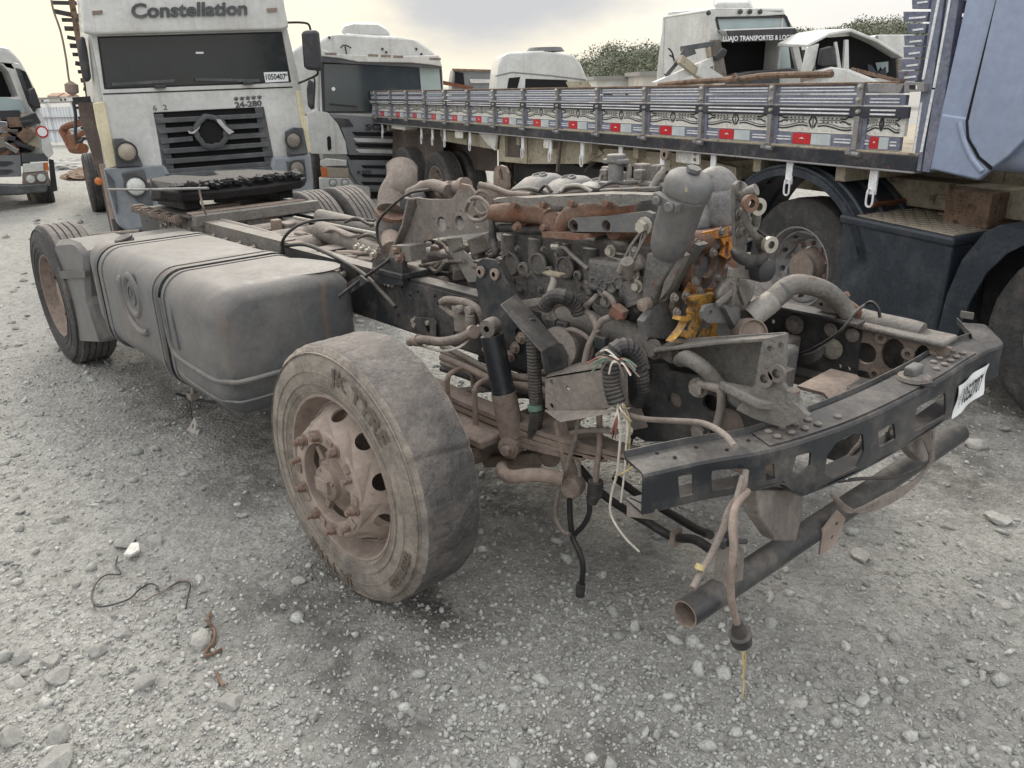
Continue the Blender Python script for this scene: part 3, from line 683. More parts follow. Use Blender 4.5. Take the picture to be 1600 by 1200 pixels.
# ---- wheels
def sector_ring(b, r0, h0, r1, h1, nsec, hole_r, hc, th, k=0, a_off=0):
    """conical ring (radius r0 at height h0 to r1 at h1) with one round hole per sector; axis +z"""
    sl_ = math.hypot(r1 - r0, h1 - h0); rm = (r0 + r1) / 2
    for s in range(nsec):
        a0 = 2 * PI * s / nsec + a_off; w = 2 * PI / nsec; m = 6
        outer = [(w * i / m, 0) for i in range(m)] + [(w, 0), (w, sl_ * .5)] + [(w - w * i / m, sl_) for i in range(m)] + [(0, sl_), (0, sl_ * .5)]
        hole = [(w / 2 + hole_r / rm * math.cos(t) , sl_ * hc + hole_r * math.sin(t)) for t in [2 * PI * j / 16 for j in range(16)]]
        def fn(p, a0=a0):
            q = p.y / sl_; r = r0 + (r1 - r0) * q; h = h0 + (h1 - h0) * q
            nr, nh = -(h1 - h0) / sl_, (r1 - r0) / sl_
            r += nr * p.z; h += nh * p.z
            return Vector((r * math.cos(a0 + p.x), r * math.sin(a0 + p.x), h))
        b.plate(outer, [hole], Matrix.Identity(4), th, k, fn)
def make_wheel(parent_name, parent, c, ax, R=.51, W=.29, rs=1.0, front=True, tread='tyre_hero', side='sidewall', text=None, nuts=True, seed=1, rimm='rim_dust', up=(0, 0, 1), grooves=0, detail=1):
    """axis ax points outwards, c = centre of the outer face"""
    w = bpy.data.objects.new(parent_name, None); link(w, parent)
    w.location = c; w.rotation_mode = 'QUATERNION'
    z = Vector(ax).normalized(); upv = Vector(up); x = (upv - z * upv.dot(z)).normalized(); y = z.cross(x); w.rotation_quaternion = Matrix((x, y, z)).transposed().to_quaternion()
    r = random.Random(seed); ph = [r.uniform(0, 6.28) for _ in range(6)]
    def jit(t, q, rr, h):
        if rr < R - .03: return 0
        sm = 0
        for a_, w_ in seams:
            dd_ = (t - a_ - .25 * (h + .15) + PI) % (2 * PI) - PI; sm -= w_ * math.exp(-(dd_ / .016) ** 2); sm += w_ * .6 * math.exp(-((dd_ - .04) / .05) ** 2) 
        if seams: sm += .0012 * math.sin(43 * t + 9 * math.sin(h * 25)) * math.sin(h * 38 + 5 * t)
        return sm + .0025 * math.sin(3 * t + ph[0]) + .002 * math.sin(7 * t + ph[1]) + .0014 * math.sin(17 * t + ph[2] + h * 20) + .001 * math.sin(31 * t + h * 60)
    g = []; n = 360 if tread == 'tyre_hero' and not grooves else 120 if detail else 48; seams = [(math.radians(q), w_) for q, w_ in ((-66, .007), (-118, .004), (-20, .003), (100, .005), (170, .005))] if n == 360 else []
    tw = W - .06
    prof = [(.288, -.045), (.30, -.012), (.335, .002), (.38, .006), (.43, .004), (.462, -.004), (R - .036, -.010), (R - .033, -.013), (R - .024, -.016), (R - .021, -.020), (R - .012, -.024), (R - .006, -.030)]
    if grooves:
        ys = np.linspace(-.036, -W + .036, grooves + 2)
        prof.append((R, -.036))
        for i in range(1, grooves + 1): prof += [(R, ys[i] + .006), (R - .012, ys[i] + .004), (R - .012, ys[i] - .004), (R, ys[i] - .006)]
        prof.append((R, -W + .036))
    else: prof += [(R + .001 - .003 * abs(i - 5) / 5 + (.001 if i in (3, 7) else 0), -.04 - (W - .08) * i / 10) for i in range(11)]
    prof += [(R - .006, -W + .03), (R - .022, -W + .016), (.46, -W + .002), (.38, -W - .006), (.30, -W + .012), (.288, -W + .045)]
    kq = (R - .30 * rs) / (R - .30); prof = [(R - (R - a) * kq, h) for a, h in prof]
    b = MB().lathe(prof, n=n, jit=jit, k=0, ref=(1, 0, 0))
    # side wall faces take the second material
    m = len(prof); sw = 11
    for i in range(n):
        for q in range(m - 1):
            if q < sw or q > m - 7: b.mi[i * (m - 1) + q] = 1
    if detail:
        for rr in [R - (R - q) * kq for q in (.318, .352, .404)]: b.lathe([(rr, .0035 + (.0015 if rr > .33 else -.003)), (rr + .0015, .0075 + (.0012 if rr > .33 else -.003)), (rr + .003, .0035 + (.0015 if rr > .33 else -.003))], n=72, k=1)
        for rr in (.470, .477, .4835): b.lathe([(rr, -.012), (rr + .0016, -.006), (rr + .0032, -.012)], n=72, k=1)
    ty = b.build('tyre', [tread, side], w, 40)
    if text:
        for s, a0, sz, rad, wd in text:
            def fn(px, py, h, a0=a0, rad=rad):
                a = a0 - px / rad; rr = rad + py; return Vector((rr * math.cos(a), rr * math.sin(a), .0065 + h))
            lettering('lettering', s, sz, fn, 'tyre_letter', ty, th=.0026, bold=.0022, width=wd, space=1.02)
    rm = bpy.data.objects.new('rim', None)
    b = MB()
    flange = [(.302, -.018), (.304, -.012), (.300, -.008), (.292, -.010), (.288, -.02), (.284, -.05), (.272, -.075), (.262, -.09), (.262, -.22), (.284, -.25), (.30, -W + .02)]
    flange = [(a * rs, h) for a, h in flange]
    b.lathe(flange, n=72)
    if front:
        sector_ring(b, .262 * rs, -.08, .215, .034, 10, .031 * rs, .42, .008, a_off=.25)
        b.lathe([(.262 * rs, -.08), (.262 * rs, -.1)], n=60)
        b.lathe([(.215, .034), (.208, .041), (.2, .043), (.157, .043), (.155, .041), (.155, .0), (.215, .024)], n=60)
    else:
        sector_ring(b, .262 * rs, -.06, .20, -.165, 10, .022, .45, .008, a_off=.25)
        b.lathe([(.20, -.165), (.195, -.17), (.14, -.17), (.14, -.18), (.2, -.18)], n=60)
    rim = b.build('rim', rimm, w, 35)
    if front:
        hb = MB().lathe([(.136, -.09), (.126, -.085), (.122, -.07), (.108, -.062), (.09, -.06), (.075, -.04), (.062, -.03), (.058, -.012), (.05, -.005), (.0, -.002)], n=40)
        for j in range(10):
            a = 2 * PI * (j + .5) / 10; hb.box((.165 * math.cos(a), .165 * math.sin(a), -.011), (.028, .03, .006), Matrix.Rotation(a, 3, 'Z'))
        for j in range(3):
            a = 2 * PI * j / 3 + .6; hb.box((.1 * math.cos(a), .1 * math.sin(a), -.052), (.05, .024, .03), Matrix.Rotation(a, 3, 'Z'))
        for j in range(4):
            a = 2 * PI * j / 4 + .3; hb.tube([(.05 * math.cos(a), .05 * math.sin(a), -.01), (.05 * math.cos(a), .05 * math.sin(a), .002)], .006, 8)
        hb.box((0, 0, -.0), (.045, .07, .02)); hb.v = [(x_ * 1.15, y_ * 1.15, z_ + .058) for x_, y_, z_ in hb.v]
        hb.build('hub', 'dusty_brown', w, 35, bevel=.002)
        for j in range(10):
            a = 2 * PI * j / 10 + .1; L_ = r.uniform(.01, .04); pt = (.186 * math.cos(a), .186 * math.sin(a), .042)
            nb = MB()
            if j in (2, 6, 8): nb.tube([pt, (pt[0], pt[1], .082)], .0115, 12)
            else: nb.tube([pt, (pt[0], pt[1], .048)], .025, 18).tube([(pt[0], pt[1], .048), (pt[0], pt[1], .070)], .0185, 6).tube([(pt[0], pt[1], .070), (pt[0], pt[1], .072 + L_ * .55)], .0115, 12)
            nb.build('wheel_nut', 'nut_rust', w, 35, bevel=.001)
    else:
        MB().lathe([(.14, -.2), (.12, -.1), (.1, -.06), (.0, -.05)], n=30).build('hub', 'dusty_brown', w, 35)
        for j in range(10):
            a = 2 * PI * j / 10; MB().tube([(.168 * math.cos(a), .168 * math.sin(a), -.17), (.168 * math.cos(a), .168 * math.sin(a), -.13)], .017, 6).build('wheel_nut', 'nut_rust', w, 35)
    return w
fa = math.radians(2.0)
AXF = (math.sin(fa), -math.cos(fa), 0)
make_wheel('front_wheel', TR, (-2.40, 1.267 - 2.5, .478 + .01), AXF, R=.511, rs=1.09, text=[('JK TYRE', math.radians(-31), .080, .432, 1.22), ('275/70R22.5', math.radians(-122), .040, .442, 1.1), ('JK TYRE', math.radians(165), .07, .435, 1.18)], seed=3)
fw2 = make_wheel('front_wheel', TR, (-2.40, 1.2, .49), (-math.sin(fa), math.cos(fa), 0), R=.5, seed=4)
rw = make_wheel('rear_wheel', TR, (-6.45, -1.2, .485), (0, -1, 0), R=.515, front=False, tread='tyre_hero', side='tyre_rubber', rimm='dusty_brown', grooves=4, seed=5)
rw3 = make_wheel('rear_wheel', TR, (-6.25, 1.32, .53), (0, 1, 0), R=.515, front=False, tread='tyre_hero', side='tyre_rubber', rimm='dusty_brown', grooves=4, seed=7)
rw4 = make_wheel('rear_wheel', TR, (-6.25, .99, .53), (0, 1, 0), R=.515, front=False, tread='tyre_hero', side='tyre_rubber', rimm='dusty_brown', grooves=4, seed=8, detail=0)

# ---- axles, springs and steering
MB().bar((-6.35, -.9, .5), (-6.35, .9, .5), .2, .2).lathe([(.12, -.25), (.22, -.2), (.25, 0), (.22, .2), (.12, .25)], (-6.35, 0, .5), (1, 0, 0), 20).build('rear_axle', 'dusty_brown', TR, 35, bevel=.02)
MB().bar((-2.36, -1.0, .42), (-2.36, 1.0, .42), .11, .12).box((-2.36, -.98, .46), (.14, .1, .3)).box((-2.36, .98, .46), (.14, .1, .3)).build('front_axle', 'dusty_brown', TR, 35, bevel=.02)
MB().tube([(-2.36, -1.5 + .42, .47), (-2.36, -.9, .47)], .2, 24).build('brake_drum', 'dusty_brown', TR, 40)
MB().tube([(-2.36, 1.08, .47), (-2.36, .9, .47)], .2, 24).build('brake_drum', 'dusty_brown', TR, 40)
def leaf(y0, y1, sg):
    b = MB()
    for k_ in range(4):
        L0 = .92 - .10 * k_; pts = []
        for i in range(15):
            t = -1 + 2 * i / 14; x = -2.36 + L0 * t; z = .585 + .07 * t * t - .018 * k_ * 1.6; pts.append((x, z))
        secs = [[(x, y0, z), (x, y1, z), (x, y1, z + .02), (x, y0, z + .02)] for x, z in pts]; b.sweep(secs)
    return b.build('leaf_spring', 'dusty_brown', TR, 40)
leaf(-.60, -.51, -1); leaf(.51, .60, 1)
for sy in (-1, 1):
    MB().tube([(-1.44, sy * .49, .665), (-1.44, sy * .62, .665)], .034, 14).bb((-1.50, sy * .42 - .02, .66), (-1.38, sy * .42 + .02, .86)).build('spring_eye', 'dusty_brown', TR, 35)
    MB().tube([(-3.28, sy * .49, .665), (-3.28, sy * .62, .665)], .034, 14).build('spring_shackle', 'frame_paint', TR, 35)
for dx in (-.13, .05):
    for y in (-.625, -.485):
        MB().tube([(-2.36 + dx, y, .44), (-2.36 + dx, y, .70)], .011, 8).build('u_bolt', 'dusty_brown', TR)
    MB().tube(smoothpath([(-2.36 + dx, -.625, .68), (-2.36 + dx, -.61, .715), (-2.36 + dx, -.555, .725), (-2.36 + dx, -.5, .715), (-2.36 + dx, -.485, .68)], 4), .011, 8).build('u_bolt', 'dusty_brown', TR)
MB().bb((-2.55, -.72, .505), (-2.17, -.45, .545)).build('spring_seat', 'dusty_brown', TR, bevel=.01)
bolts(TR, [(-2.25, -.68, .49), (-2.5, -.68, .49), (-2.25, -.5, .49)], (0, 0, -1), .016, .05, 'dusty_brown')
# shock absorber: dark upper body, dusty sleeve, eyes
st, sb_ = P(768, 520, -.62), P(803, 693, -.60)
d = (sb_ - st)
MB().tube([st + d * .02, st + d * .52], .045, 20).tube([st + d * .50, st + d * .55], .047, 20).build('shock_absorber', 'black_steel', TR, 40)
MB().tube([st + d * .53, st + d * .93], .05, 20).build('shock_sleeve', 'dusty_brown', TR, 40)
MB().lathe([(.012, -.03), (.034, -.03), (.036, 0), (.034, .03), (.012, .03)], st - d * .05, (.35, -1, 0), 20).build('shock_eye', 'dusty_steel', TR, 40)
MB().lathe([(.002, -.04), (.044, -.04), (.044, .05), (.02, .055)], sb_, (.35, -1, 0), 20).build('shock_eye', 'dusty_brown', TR, 40)
bolts(TR, [sb_ + Vector((.02, -.05, 0))], (.35, -1, 0), .02, .03, 'dusty_brown')
# stabiliser bar and drop link
hose('stabiliser_bar', [(880, 748, -.66), (835, 742, -.72), (800, 745, -.76), (786, 738, -.74), (790, 728, -.6), (840, 722, -.4)], .026, 'dusty_brown', n=12)
a, b_ = P(874, 655, -.56), P(895, 758, -.60)
MB().bar(a, b_, .05, .03).lathe([(.0, -.03), (.042, -.03), (.046, 0), (.042, .03), (.0, .03)], b_, (.3, -1, 0), 18).build('drop_link', 'dusty_brown', TR, 35, bevel=.006)
MB().lathe([(.0, -.04), (.03, -.035), (.05, 0), (.03, .035), (.0, .04)], P(860, 712, -.5), (0, 0, 1), 18).build('ball_joint', 'dusty_brown', TR, 50)
MB().bar(P(860, 712, -.5), P(760, 720, -.55), .06, .05).build('steering_arm', 'dusty_brown', TR, bevel=.01)
hose('drag_link', [(740, 650, -.35), (850, 672, -.35), (1000, 725, -.35)], .02, 'dusty_brown')
# suspension leaf lower strip seen running to the front hanger
MB().bar(P(860, 655, -.45), P(992, 712, -.45), .07, .012).build('helper_leaf', 'dusty_brown', TR)

# ---- fuel tank
def tank_seg(name, x0, x1, y0, y1, z0, z1, r=.13, end0=.06, end1=.06, m='tank_plastic', k=8):
    def ring(x, ins):
        pts = rrect(y0 + ins, z0 + ins, y1 - ins, z1 - ins, max(.03, r - ins * .3), k); return [(x, a, b) for a, b in pts]
    secs = []
    for t in (0, .3, .7, 1): secs.append(ring(x0 + end0 * (1 - math.cos(t * PI / 2)), end0 * (1 - math.sin(t * PI / 2)) * .8))
    for t in (1, .7, .3, 0): secs.append(ring(x1 - end1 * (1 - math.cos(t * PI / 2)), end1 * (1 - math.sin(t * PI / 2)) * .8))
    return MB().sweep(secs).build(name, m, TR, 50)
TY0, TY1, TZ0, TZ1 = -1.22, -.47, .40, 1.02
FT = tank_seg('fuel_tank', -4.04, -3.40, TY0, TY1, TZ0, TZ1, r=.14, end0=.02, end1=.085)
def tsub(o, par=FT): o.parent = par; return o
tsub(tank_seg('tank_body', -5.04, -4.08, TY0 - .0, TY1, TZ0 + .02, TZ1, r=.14, end0=.02, end1=.02))
tsub(tank_seg('tank_body', -5.40, -5.08, TY0 + .05, TY1, TZ0 + .05, TZ1 - .02, r=.11, end0=.05, end1=.02))
# raised shoulder panel pressed into the front part, and ribs on the top
def tank_band(x0, x1, off, m='black_steel', nm='tank_strap', w0=-2.2, w1=.8):
    pts = rrect(TY0 - off, TZ0 - off, TY1 + off, TZ1 + off, .142, 8); pts2 = rrect(TY0 - off + .012, TZ0 - off + .012, TY1 + off - .012, TZ1 + off - .012, .137, 8)
    b = MB(); n = len(pts); vs = []
    for x in (x0, x1): vs += [(x, a, b2) for a, b2 in pts] + [(x, a, b2) for a, b2 in pts2]
    fs = []
    for j in range(n):
        j2 = (j + 1) % n; fs += [(j, j2, 2 * n + j2, 2 * n + j), (n + j, n + j2, 3 * n + j2, 3 * n + j), (j, j2, n + j2, n + j), (2 * n + j, 2 * n + j2, 3 * n + j2, 3 * n + j)]
    return tsub(b.add(vs, fs).build(nm, m, TR, 50))
tank_band(-4.085, -4.035, .008); tank_band(-5.085, -5.035, .004)
tank_band(-4.0, -3.975, .005, 'tank_plastic', 'tank_rib'); tank_band(-4.16, -4.13, .005, 'tank_plastic', 'tank_rib'); tank_band(-4.98, -4.95, .004, 'tank_plastic', 'tank_rib')
# swage line on the outer face of the front part, turning round the nose
def swage(z, x0, x1, y, r=.012, rise=.0):
    return tsub(MB().tube(smoothpath([(x0, y - .0, z + .30), (x0 + .03, y - .004, z + .08), (x0 + .1, y - .002, z + .015), ((x0 + x1) / 2, y, z), (x1 - .14, y + .002, z - .002), (x1 - .045, y + .035, z), (x1 + .005, y + .12, z + .002), (x1 + .006, TY1 - .16, z + .01)], 6), r, 8).build('swage_line', 'tank_plastic', TR, 60))
swage(.60, -4.02, -3.36, TY0 + .002, .014)
swage(.50, -3.99, -3.365, TY0 + .006, .007)
tsub(MB().tube(smoothpath([(-3.92, TY0 + .02, .93), (-3.9, TY0 - .002, .84), (-3.88, TY0 - .002, .66)], 5), .009, 8).build('swage_line', 'tank_plastic', TR, 60))
for (x0, x1, ya, yb, h) in ((-4.80, -4.3, -1.0, -.70, .010), (-3.85, -3.55, -.85, -.62, .008)):
    tsub(MB().lathe([(.0, h), (.12, h), (.2, h * .6), (.26, -.004)], ((x0 + x1) / 2, (ya + yb) / 2, TZ1), (0, 0, 1), 32, jit=lambda t, q, r_, h_: (.04 * math.cos(2 * t) + .02 * math.cos(4 * t)) * r_ / .26).build('tank_rib', 'tank_plastic', TR, 60))
# round recess with the three pointed star on the outer face
cx, cz = P(207, 462, -1.22).x, P(207, 462, -1.22).z
tsub(MB().lathe([(.085, -.002), (.1, .012), (.118, .012), (.13, -.002)], (cx, TY0, cz), (0, -1, 0), 40).build('emblem_ring', 'tank_plastic', TR, 50))
eb = MB().lathe([(.048, .0), (.050, .006), (.055, .006), (.057, .0)], (cx, TY0, cz), (0, -1, 0), 32)
for k_ in range(3):
    a = PI / 2 + k_ * 2 * PI / 3; tip = (cx + .05 * math.cos(a), cz + .05 * math.sin(a)); l = (cx + .009 * math.cos(a + 1.05), cz + .009 * math.sin(a + 1.05)); r_ = (cx + .009 * math.cos(a - 1.05), cz + .009 * math.sin(a - 1.05))
    eb.add([(tip[0], TY0 - .002, tip[1]), (l[0], TY0 - .002, l[1]), (cx, TY0 - .009, cz), (r_[0], TY0 - .002, r_[1])], [(0, 1, 2), (0, 2, 3)])
tsub(eb.build('star_emblem', 'tank_dark', TR, 20))
tsub(MB().tube(smoothpath([(cx - .17, TY0 + .02, TZ1 - .12), (cx - .165, TY0 - .004, cz + .05), (cx - .1, TY0 - .004, cz - .13), (cx + .06, TY0 - .004, cz - .19), (cx + .16, TY0 + .0, cz - .17)], 5), .02, 8).build('swage_line', 'tank_plastic', TR, 60))
# filler neck
fp = PZ(160, 375, 1.03)
tsub(MB().lathe([(.05, -.06), (.05, .0), (.056, .0), (.056, .008), (.051, .01), (.051, .02), (.056, .022), (.056, .03), (.048, .035), (.0, .028)], (-5.22, -.98, 1.0), (0, -.35, 1), 28).build('filler_neck', 'black_plastic', TR, 40))
tsub(MB().tube([(-4.06, -1.12, .42), (-4.06, -1.14, .33)], .012, 8).box((-4.06, -1.14, .34), (.06, .04, .03)).build('drain_fitting', 'dusty_steel', TR))
hose('loose_cable', [(275, 615, -1.1), (310, 625, -1.0), (350, 630, -.9), (385, 640, -.8)], .008, 'cable_black')
MB().plate([(0, 0), (.1, .01), (.09, .07), (.05, .09)], [circ(.055, .04, .014, 10)], Matrix.Translation((-4.05, -1.2, .16)) @ Matrix.Rotation(1.2, 4, 'X'), .003).build('dangling_tab', 'aluminium', TR)
MB().tube([(-4.08, -1.15, .36), (-4.04, -1.17, .22)], .004, 6).build('wire', 'cable_black', TR)
# mudguard front piece / air tank cover in front of the rear wheel
mg = []
gp = [(84, 376), (100, 374), (118, 380), (131, 396), (134, 440), (136, 470), (158, 536), (118, 534), (108, 500), (96, 440), (90, 420), (84, 392)]
plate_y('rear_mudguard', gp, -1.18, .34, 'tank_plastic').modifiers.new('b', 'BEVEL').width = .03
plate_y('mudguard_strap', [(90, 424), (132, 424), (133, 434), (92, 436)], -1.20, .02, 'tank_dark')
MB().bb((-5.75, -1.0, .84), (-5.35, -.45, .97)).build('battery_tray', 'tank_plastic', TR, bevel=.03, seg=3)
hose('hose', [(120, 372, -.9), (150, 368, -.7), (220, 362, -.5)], .02, 'dusty_hose')

# ---- rear deck: fifth wheel plate with charred grease, crossmembers and cables
fwz = 1.14
f5 = MB()
pl = [(-6.35, -.42), (-6.1, -.50), (-5.72, -.50), (-5.6, -.44), (-5.6, .44), (-5.72, .50), (-6.1, .50), (-6.35, .42), (-6.5, .16), (-6.15, .05), (-6.15, -.05), (-6.5, -.16)]
f5.plate(pl, [], MXY(fwz + .06), .055)
FW = f5.build('fifth_wheel', 'charred', TR, bevel=.012)
g5 = MB(); r = random.Random(2)
for i in range(60):
    y = -.46 + .92 * i / 59; g5.box((-5.61 + r.uniform(-.03, .02), y, fwz + .112 + r.uniform(-.006, .006)), (.06 + r.uniform(0, .05), .03, .03), Matrix.Rotation(r.uniform(-.5, .5), 3, 'Z') @ Matrix.Rotation(r.uniform(-.4, .4), 3, 'Y'))
g5.build('burnt_grease', 'charred', FW, bevel=.004)
MB().sweep([[(x_, y_, fwz + .0 + dz_), (x_ + .03, y_, fwz + .06 + dz_), (x_ - .12, y_, fwz + .125 + dz_), (x_ - .2, y_, fwz + .0)] for x_, y_, dz_ in ((-5.74, -.55, .03), (-5.62, -.46, .01), (-5.58, -.2, 0), (-5.58, .2, 0), (-5.62, .46, .01), (-5.7, .54, .02))]).build('ramp_lip', 'charred', FW, bevel=.01)
MB().bb((-6.2, -.42, fwz - .06), (-5.68, -.3, fwz + .06)).bb((-6.2, .3, fwz - .06), (-5.68, .42, fwz + .06)).bb((-5.7, -.2, fwz - .03), (-5.64, .2, fwz + .06)).build('saddle_bracket', 'charred', FW, bevel=.01)
MB().bb((-6.3, -.46, 1.045), (-5.5, .46, 1.062)).build('mounting_plate', 'frame_paint', TR, bevel=.003)
MB().bb((-5.47, -.46, 1.0), (-5.40, .48, 1.075)).build('cross_angle', 'cast_grey', TR, bevel=.006)
MB().bb((-5.60, -.44, 1.064), (-5.5, .42, 1.08)).bb((-5.8, -.3, 1.06), (-5.7, .0, 1.09)).build('cross_angle', 'dusty_brown', TR, bevel=.005)
b = MB()
for i in range(26): x = -6.58 + i * .035; b.bb((x, -.5, 1.0), (x + .02, -.42, 1.045 + .014 * math.sin(i * 1.05)))
b.build('corrugated_edge', 'dusty_brown', TR, bevel=.004)
hose('release_lever', [(170, 296, -.75), (230, 296, -.62), (325, 294, -.5)], .008, 'steel_bar')
hose('chain', [(311, 292, -.45), (313, 305, -.45), (318, 325, -.45), (322, 335, -.42)], .007, 'dusty_brown')
for i in range(2): MB().tube([(-5.95, -.52 + i * .0, 1.3), (-5.95, -.52, 1.2)], .008).build('pin', 'dusty_brown', TR) if i == 0 else None
# long grey tube and bundles of brake pipes between the rails
hose('air_pipe', [(500, 338, .2), (560, 352, .2), (605, 362, .2)], .05, 'cast_grey', n=14)
hose('air_pipe', [(440, 385, -.2), (500, 402, -.2), (585, 430, -.2), (640, 448, -.2)], .055, 'cast_grey', n=14)
hose('air_pipe', [(325, 342, -.3), (400, 362, -.25), (440, 374, -.25)], .03, 'cast_grey')
hose('air_pipe', [(460, 340, .1), (545, 357, .1), (600, 368, .1)], .012, 'aluminium')
r = random.Random(12)
for i in range(9):
    v0 = 371 + i * 4.2; y = .18 - .05 * i; u0 = 462 + i * 5 + r.uniform(-8, 8); u1 = 600 + r.uniform(-20, 6)
    hose('brake_pipe', [(u0, v0 + r.uniform(-2, 2), y), (u0 + 50, v0 + r.uniform(-3, 2) - 1, y), (u1 - 30, v0 + r.uniform(-3, 3), y), (u1, v0 + r.uniform(-4, 5), y)], r.choice((.008, .011, .014)), 'dusty_hose' if i % 3 else 'rim_dust', kk=4, n=8)
    p = P(u0 + 25, v0, y); MB().tube([p, p + Vector((.07, 0, .004))], .019, 8).build('pipe_union', 'dusty_brown', TR)
for i in range(10):
    u, v = r.uniform(400, 600), r.uniform(345, 400); y = r.uniform(-.2, .25); hose('hose', [(u, v, y), (u + 18, v - 6, y), (u + 40, v + 4, y), (u + 60, v + r.uniform(-3, 9), y)], r.uniform(.006, .012), r.choice(('rubber_hose', 'dusty_hose')), kk=4, n=7)
for i in range(34):
    x = r.uniform(-6.3, -4.3); y = r.uniform(-.3, .3); MB().box((x, y, r.uniform(.86, 1.0)), (r.uniform(.05, .2), r.uniform(.04, .14), r.uniform(.03, .09)), Matrix.Rotation(r.uniform(-.3, .3), 3, 'Z')).build('valve_block', r.choice(('dusty_brown', 'dusty_steel', 'engine_grey')), TR, bevel=.008)
for i in range(5): x = -5.9 + i * .33; MB().tube([(x, -.25, .90), (x, .25, .90)], .09, 16).build('air_reservoir', 'dusty_steel', TR, 40)
hose('drive_shaft', [(500, 360, 0), (600, 400, 0), (700, 440, 0)], .06, 'dusty_steel', n=14)
# cable loops
hose('cable', [(437, 398, -.45), (440, 380, -.42), (452, 362, -.4), (478, 347, -.3), (520, 343, -.1), (600, 345, .1)], .009, 'rubber_hose')
hose('cable', [(446, 384, -.4), (480, 383, -.4), (530, 405, -.4), (570, 430, -.43), (600, 460, -.45), (618, 480, -.47)], .011, 'rubber_hose')
hose('cable', [(528, 464, -.6), (560, 440, -.5), (600, 412, -.45), (612, 400, -.4)], .008, 'cable_black')
hose('cable', [(600, 395, -.35), (590, 370, -.35), (592, 345, -.35), (615, 320, -.35), (640, 302, -.35), (670, 296, -.3)], .007, 'cable_black')
plate_y('cable_guard', [(527, 458), (545, 440), (562, 430), (575, 440), (560, 450), (535, 466)], -.50, .01, 'black_steel')

# ---- left (rear) side of the engine bay: intake hose, support plate, brackets
ih = [(628, 262, .0), (627, 285, -.05), (615, 305, -.1), (611, 330, -.15)]
hose('intake_hose', ih, [.08, .084, .08, .074], 'dusty_hose', n=22)
p = P(628, 264, .0); MB().lathe([(.075, -.01), (.085, -.01), (.085, .012), (.075, .012), (.065, -.05)], p + Vector((0, 0, .0)), P(628, 255, .0) - P(627, 275, -.03), 24).build('hose_clamp', 'dusty_steel', TR)
for (v0, v1, r0, m) in ((331, 337, .084, 'rust_manifold'), (338, 352, .078, 'filter_grey'), (352, 360, .088, 'filter_grey'), (360, 376, .062, 'dusty_hose')):
    MB().tube([P(611, v0, -.15), P(610, v1, -.15)], r0, 22).build('hose_clamp' if m == 'rust_manifold' else 'intake_elbow', m, TR, 50)
MB().tube([P(610, 372, -.2), P(612, 392, -.3)], .05, 14).build('intake_elbow', 'dusty_brown', TR)
plate_y('saddle', [(606, 405), (611, 384), (640, 384), (643, 409)], -.42, .09, 'cast_grey', bevel=.01)
bolts(TR, [P(621, 391, -.425), P(627, 402, -.425)], (0, -1, 0), .016, .03, 'nut_rust')
plate_y('rail_bracket', [(582, 407), (612, 402), (628, 407), (630, 446), (588, 444), (581, 430)], -.43, .03, 'frame_paint')
MB().bb((P(582, 407, -.43).x, -.44, 1.0), (P(628, 407, -.43).x, -.28, 1.03)).build('rail_bracket', 'frame_paint', TR, bevel=.006)
# big support plate with three holes and swan neck foot
plate_y('cab_support', [(649, 309), (674, 312), (706, 311), (715, 298), (720, 287), (733, 290), (748, 310), (762, 330), (766, 362), (700, 369), (664, 376), (650, 392), (646, 409), (618, 409), (624, 392), (640, 350), (652, 322)], -.30, .014, 'dusty_steel', [(690, 350, .034), (718, 348, .032), (745, 346, .028), (678, 342, .005), (700, 356, .005), (720, 330, .005)])
b = MB(); pa = [P(u, v, -.30) for u, v in ((649, 309), (640, 350), (622, 392))]
for a, c in zip(pa, pa[1:]): b.bar(a, c, .09, .012)
b.build('support_flange', 'dusty_steel', TR, bevel=.004)
plate_y('flat_strap', [(697, 373), (721, 371), (724, 392), (746, 414), (748, 440), (731, 441), (716, 414), (702, 395)], -.22, .006, 'aluminium')
plate_y('lifting_eye', [(771, 288), (771, 270), (774, 261), (781, 258), (789, 261), (793, 270), (794, 290), (790, 312), (772, 312)], -.02, .016, 'dusty_brown', [(782.5, 275, .013, .034)])
plate_y('lug_plate', [(745, 290), (760, 284), (772, 292), (774, 330), (768, 350), (750, 340)], -.12, .014, 'dusty_brown', [(756, 312, .012)])
# horizontal dusty tube with fittings along the top
hose('breather_pipe', [(640, 303, -.2), (655, 296, -.2), (675, 289, -.2), (700, 297, -.2)], .028, 'dusty_hose')
hose('breather_pipe', [(672, 300, -.15), (695, 297, -.15), (715, 293, -.15), (724, 292, -.15)], .034, 'dusty_steel')
for u, v in ((660, 296), (690, 298), (700, 297), (722, 292)): MB().tube([P(u, v, -.17), P(u + 6, v - 1, -.17)], .042, 14).build('pipe_clip', 'dusty_brown', TR)
MB().tube([P(648, 318, -.25), P(668, 308, -.2)], .05, 12).box(P(636, 318, -.25), (.06, .05, .06)).build('valve_block', 'black_plastic', TR, bevel=.006)
hose('ring_hose', [(728, 325, -.4), (735, 312, -.4), (748, 309, -.4), (762, 320, -.4), (764, 334, -.4), (752, 344, -.4), (736, 342, -.4), (728, 330, -.4), (733, 314, -.42)], .008, 'dusty_hose')
hose('ring_hose', [(740, 320, -.3), (745, 302, -.3), (757, 299, -.3), (768, 310, -.3), (767, 328, -.3), (752, 334, -.3), (742, 325, -.3)], .008, 'dusty_hose')
hose('down_hose', [(764, 334, -.4), (769, 352, -.4), (770, 375, -.4), (774, 396, -.42), (766, 400, -.42)], [.008, .014, .018, .014, .012], 'rubber_hose')
